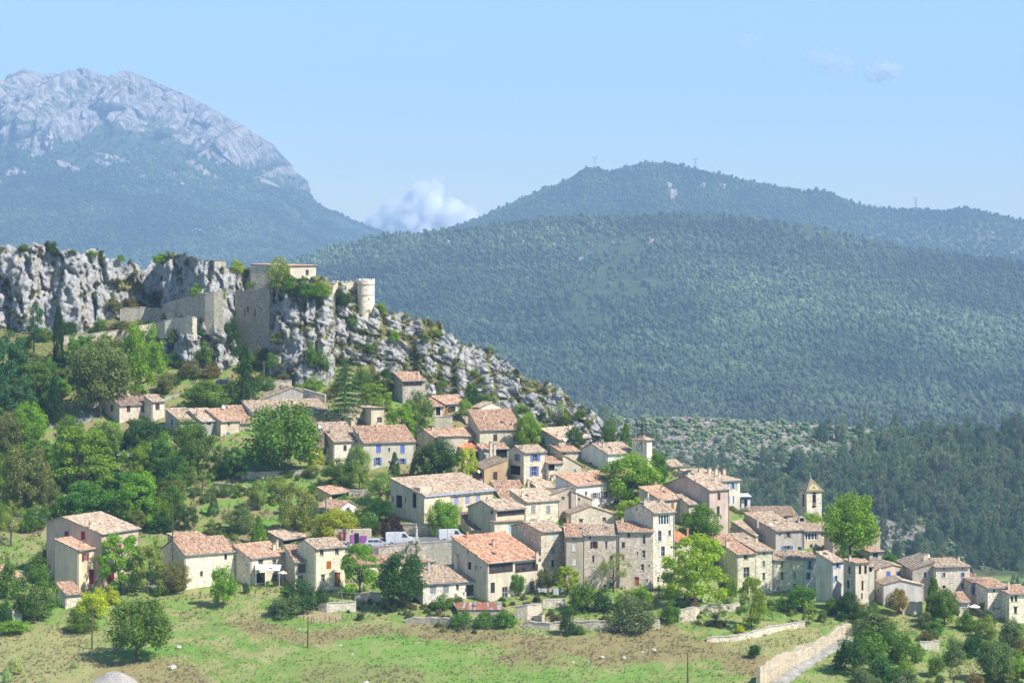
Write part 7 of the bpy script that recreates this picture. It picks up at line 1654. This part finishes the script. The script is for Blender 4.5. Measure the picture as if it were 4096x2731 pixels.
# ------------------------------------------------------------------ clouds and air
def cloud(label, px, py, Y, puffs, dens, seed, nscale=1.):
    s = Y / F; c = P(px, py, Y); root = thing('cloud', label, 'cloud', c)
    t = bpy.data.materials.new('cloud_vapour'); t.use_nodes = True; nt = t.node_tree; nt.nodes.remove(nt.nodes['Principled BSDF'])
    pv = nt.nodes.new('ShaderNodeVolumePrincipled'); pv.inputs['Color'].default_value = (1, 1, 1, 1); pv.inputs['Anisotropy'].default_value = .0
    nt.links.new(pv.outputs[0], nt.nodes['Material Output'].inputs['Volume'])
    def N(ty, **k):
        n_ = nt.nodes.new('ShaderNode' + ty)
        for a, b_ in k.items(): setattr(n_, a, b_)
        return n_
    tc = N('TexCoord'); nz = N('TexNoise'); nz.inputs['Scale'].default_value = nscale / (60 * s); nz.inputs['Detail'].default_value = 6; nz.inputs['Roughness'].default_value = .62; nt.links.new(tc.outputs['Object'], nz.inputs['Vector'])
    # soft union of puffs: 1 - distance / radius, largest wins
    last = None
    for (dx, dy, dz, R) in puffs:
        mp = N('Mapping'); mp.vector_type = 'TEXTURE'; mp.inputs['Location'].default_value = (dx * s, dz * s, -dy * s); mp.inputs['Scale'].default_value = (R * s,) * 3; nt.links.new(tc.outputs['Object'], mp.inputs[0])
        ln = N('VectorMath', operation='LENGTH'); nt.links.new(mp.outputs[0], ln.inputs[0]); q_ = N('Math', operation='SUBTRACT'); q_.inputs[0].default_value = 1; nt.links.new(ln.outputs['Value'], q_.inputs[1])
        if last is None: last = q_.outputs[0]
        else: mx = N('Math', operation='SMOOTH_MAX'); mx.inputs[2].default_value = .12; nt.links.new(last, mx.inputs[0]); nt.links.new(q_.outputs[0], mx.inputs[1]); last = mx.outputs[0]
    a = N('MapRange'); a.inputs['From Min'].default_value = .3; a.inputs['From Max'].default_value = .7; a.inputs['To Min'].default_value = -.62 if nscale < 2 else -1.15; a.inputs['To Max'].default_value = .32; nt.links.new(nz.outputs[0], a.inputs[0])
    ad = N('Math', operation='ADD'); nt.links.new(last, ad.inputs[0]); nt.links.new(a.outputs[0], ad.inputs[1])
    r = N('MapRange'); r.inputs['From Min'].default_value = 0; r.inputs['From Max'].default_value = .3; r.inputs['To Max'].default_value = dens / s; nt.links.new(ad.outputs[0], r.inputs[0]); nt.links.new(r.outputs[0], pv.inputs['Density'])
    xs = [p_[0] for p_ in puffs]; R = max(p_[3] for p_ in puffs) * 1.3
    x0, x1 = min(p_[0] - p_[3] * 1.25 for p_ in puffs) * s, max(p_[0] + p_[3] * 1.25 for p_ in puffs) * s; z0, z1 = min(-p_[1] - p_[3] * 1.25 for p_ in puffs) * s, max(-p_[1] + p_[3] * 1.25 for p_ in puffs) * s
    m = MB(); m.box(x0, -R * s, z0, x1, R * s, z1); m.build('vapour', t, root, kind='stuff'); t.cycles.volume_step_rate = 1.; return root
CY = 12500
cloud('white heaped cloud above the gap between mountain and hill', 1700, 870, CY, [(0, -60, 0, 105), (-110, 10, 0, 105), (95, 10, 0, 110), (-15, 30, 0, 140), (-40, -40, 10, 80), (190, 40, 0, 75), (-180, 30, 0, 70), (40, -95, 0, 60)], .09, 1)
cloud('small white cloud high on the right', 3530, 282, CY, [(0, 0, 0, 62), (35, 8, 0, 55), (-45, 10, 0, 45)], .05, 2, 2.4)
cloud('thin cloud wisps left of the small white cloud', 3310, 248, CY, [(0, 0, 0, 70), (-60, -20, 0, 55), (70, 20, 0, 60)], .02, 3, 2.4)
cloud('faint cloud wisp high over the pylons', 2990, 165, CY, [(0, 0, 0, 60), (45, -10, 0, 40)], .008, 4, 2.4)
hz = MB(); hz.box(-9400, -600, -217, 9400, 10900, 790)
hm = bpy.data.materials.new('haze_air'); hm.use_nodes = True; nt = hm.node_tree; nt.nodes.remove(nt.nodes['Principled BSDF']); pv = nt.nodes.new('ShaderNodeVolumePrincipled')
pv.inputs['Color'].default_value = (.44, .67, .97, 1); pv.inputs['Density'].default_value = 1.25e-4; pv.inputs['Anisotropy'].default_value = 0.1
nt.links.new(pv.outputs[0], nt.nodes['Material Output'].inputs['Volume'])
hzo = hz.build('haze', hm, kind='stuff')
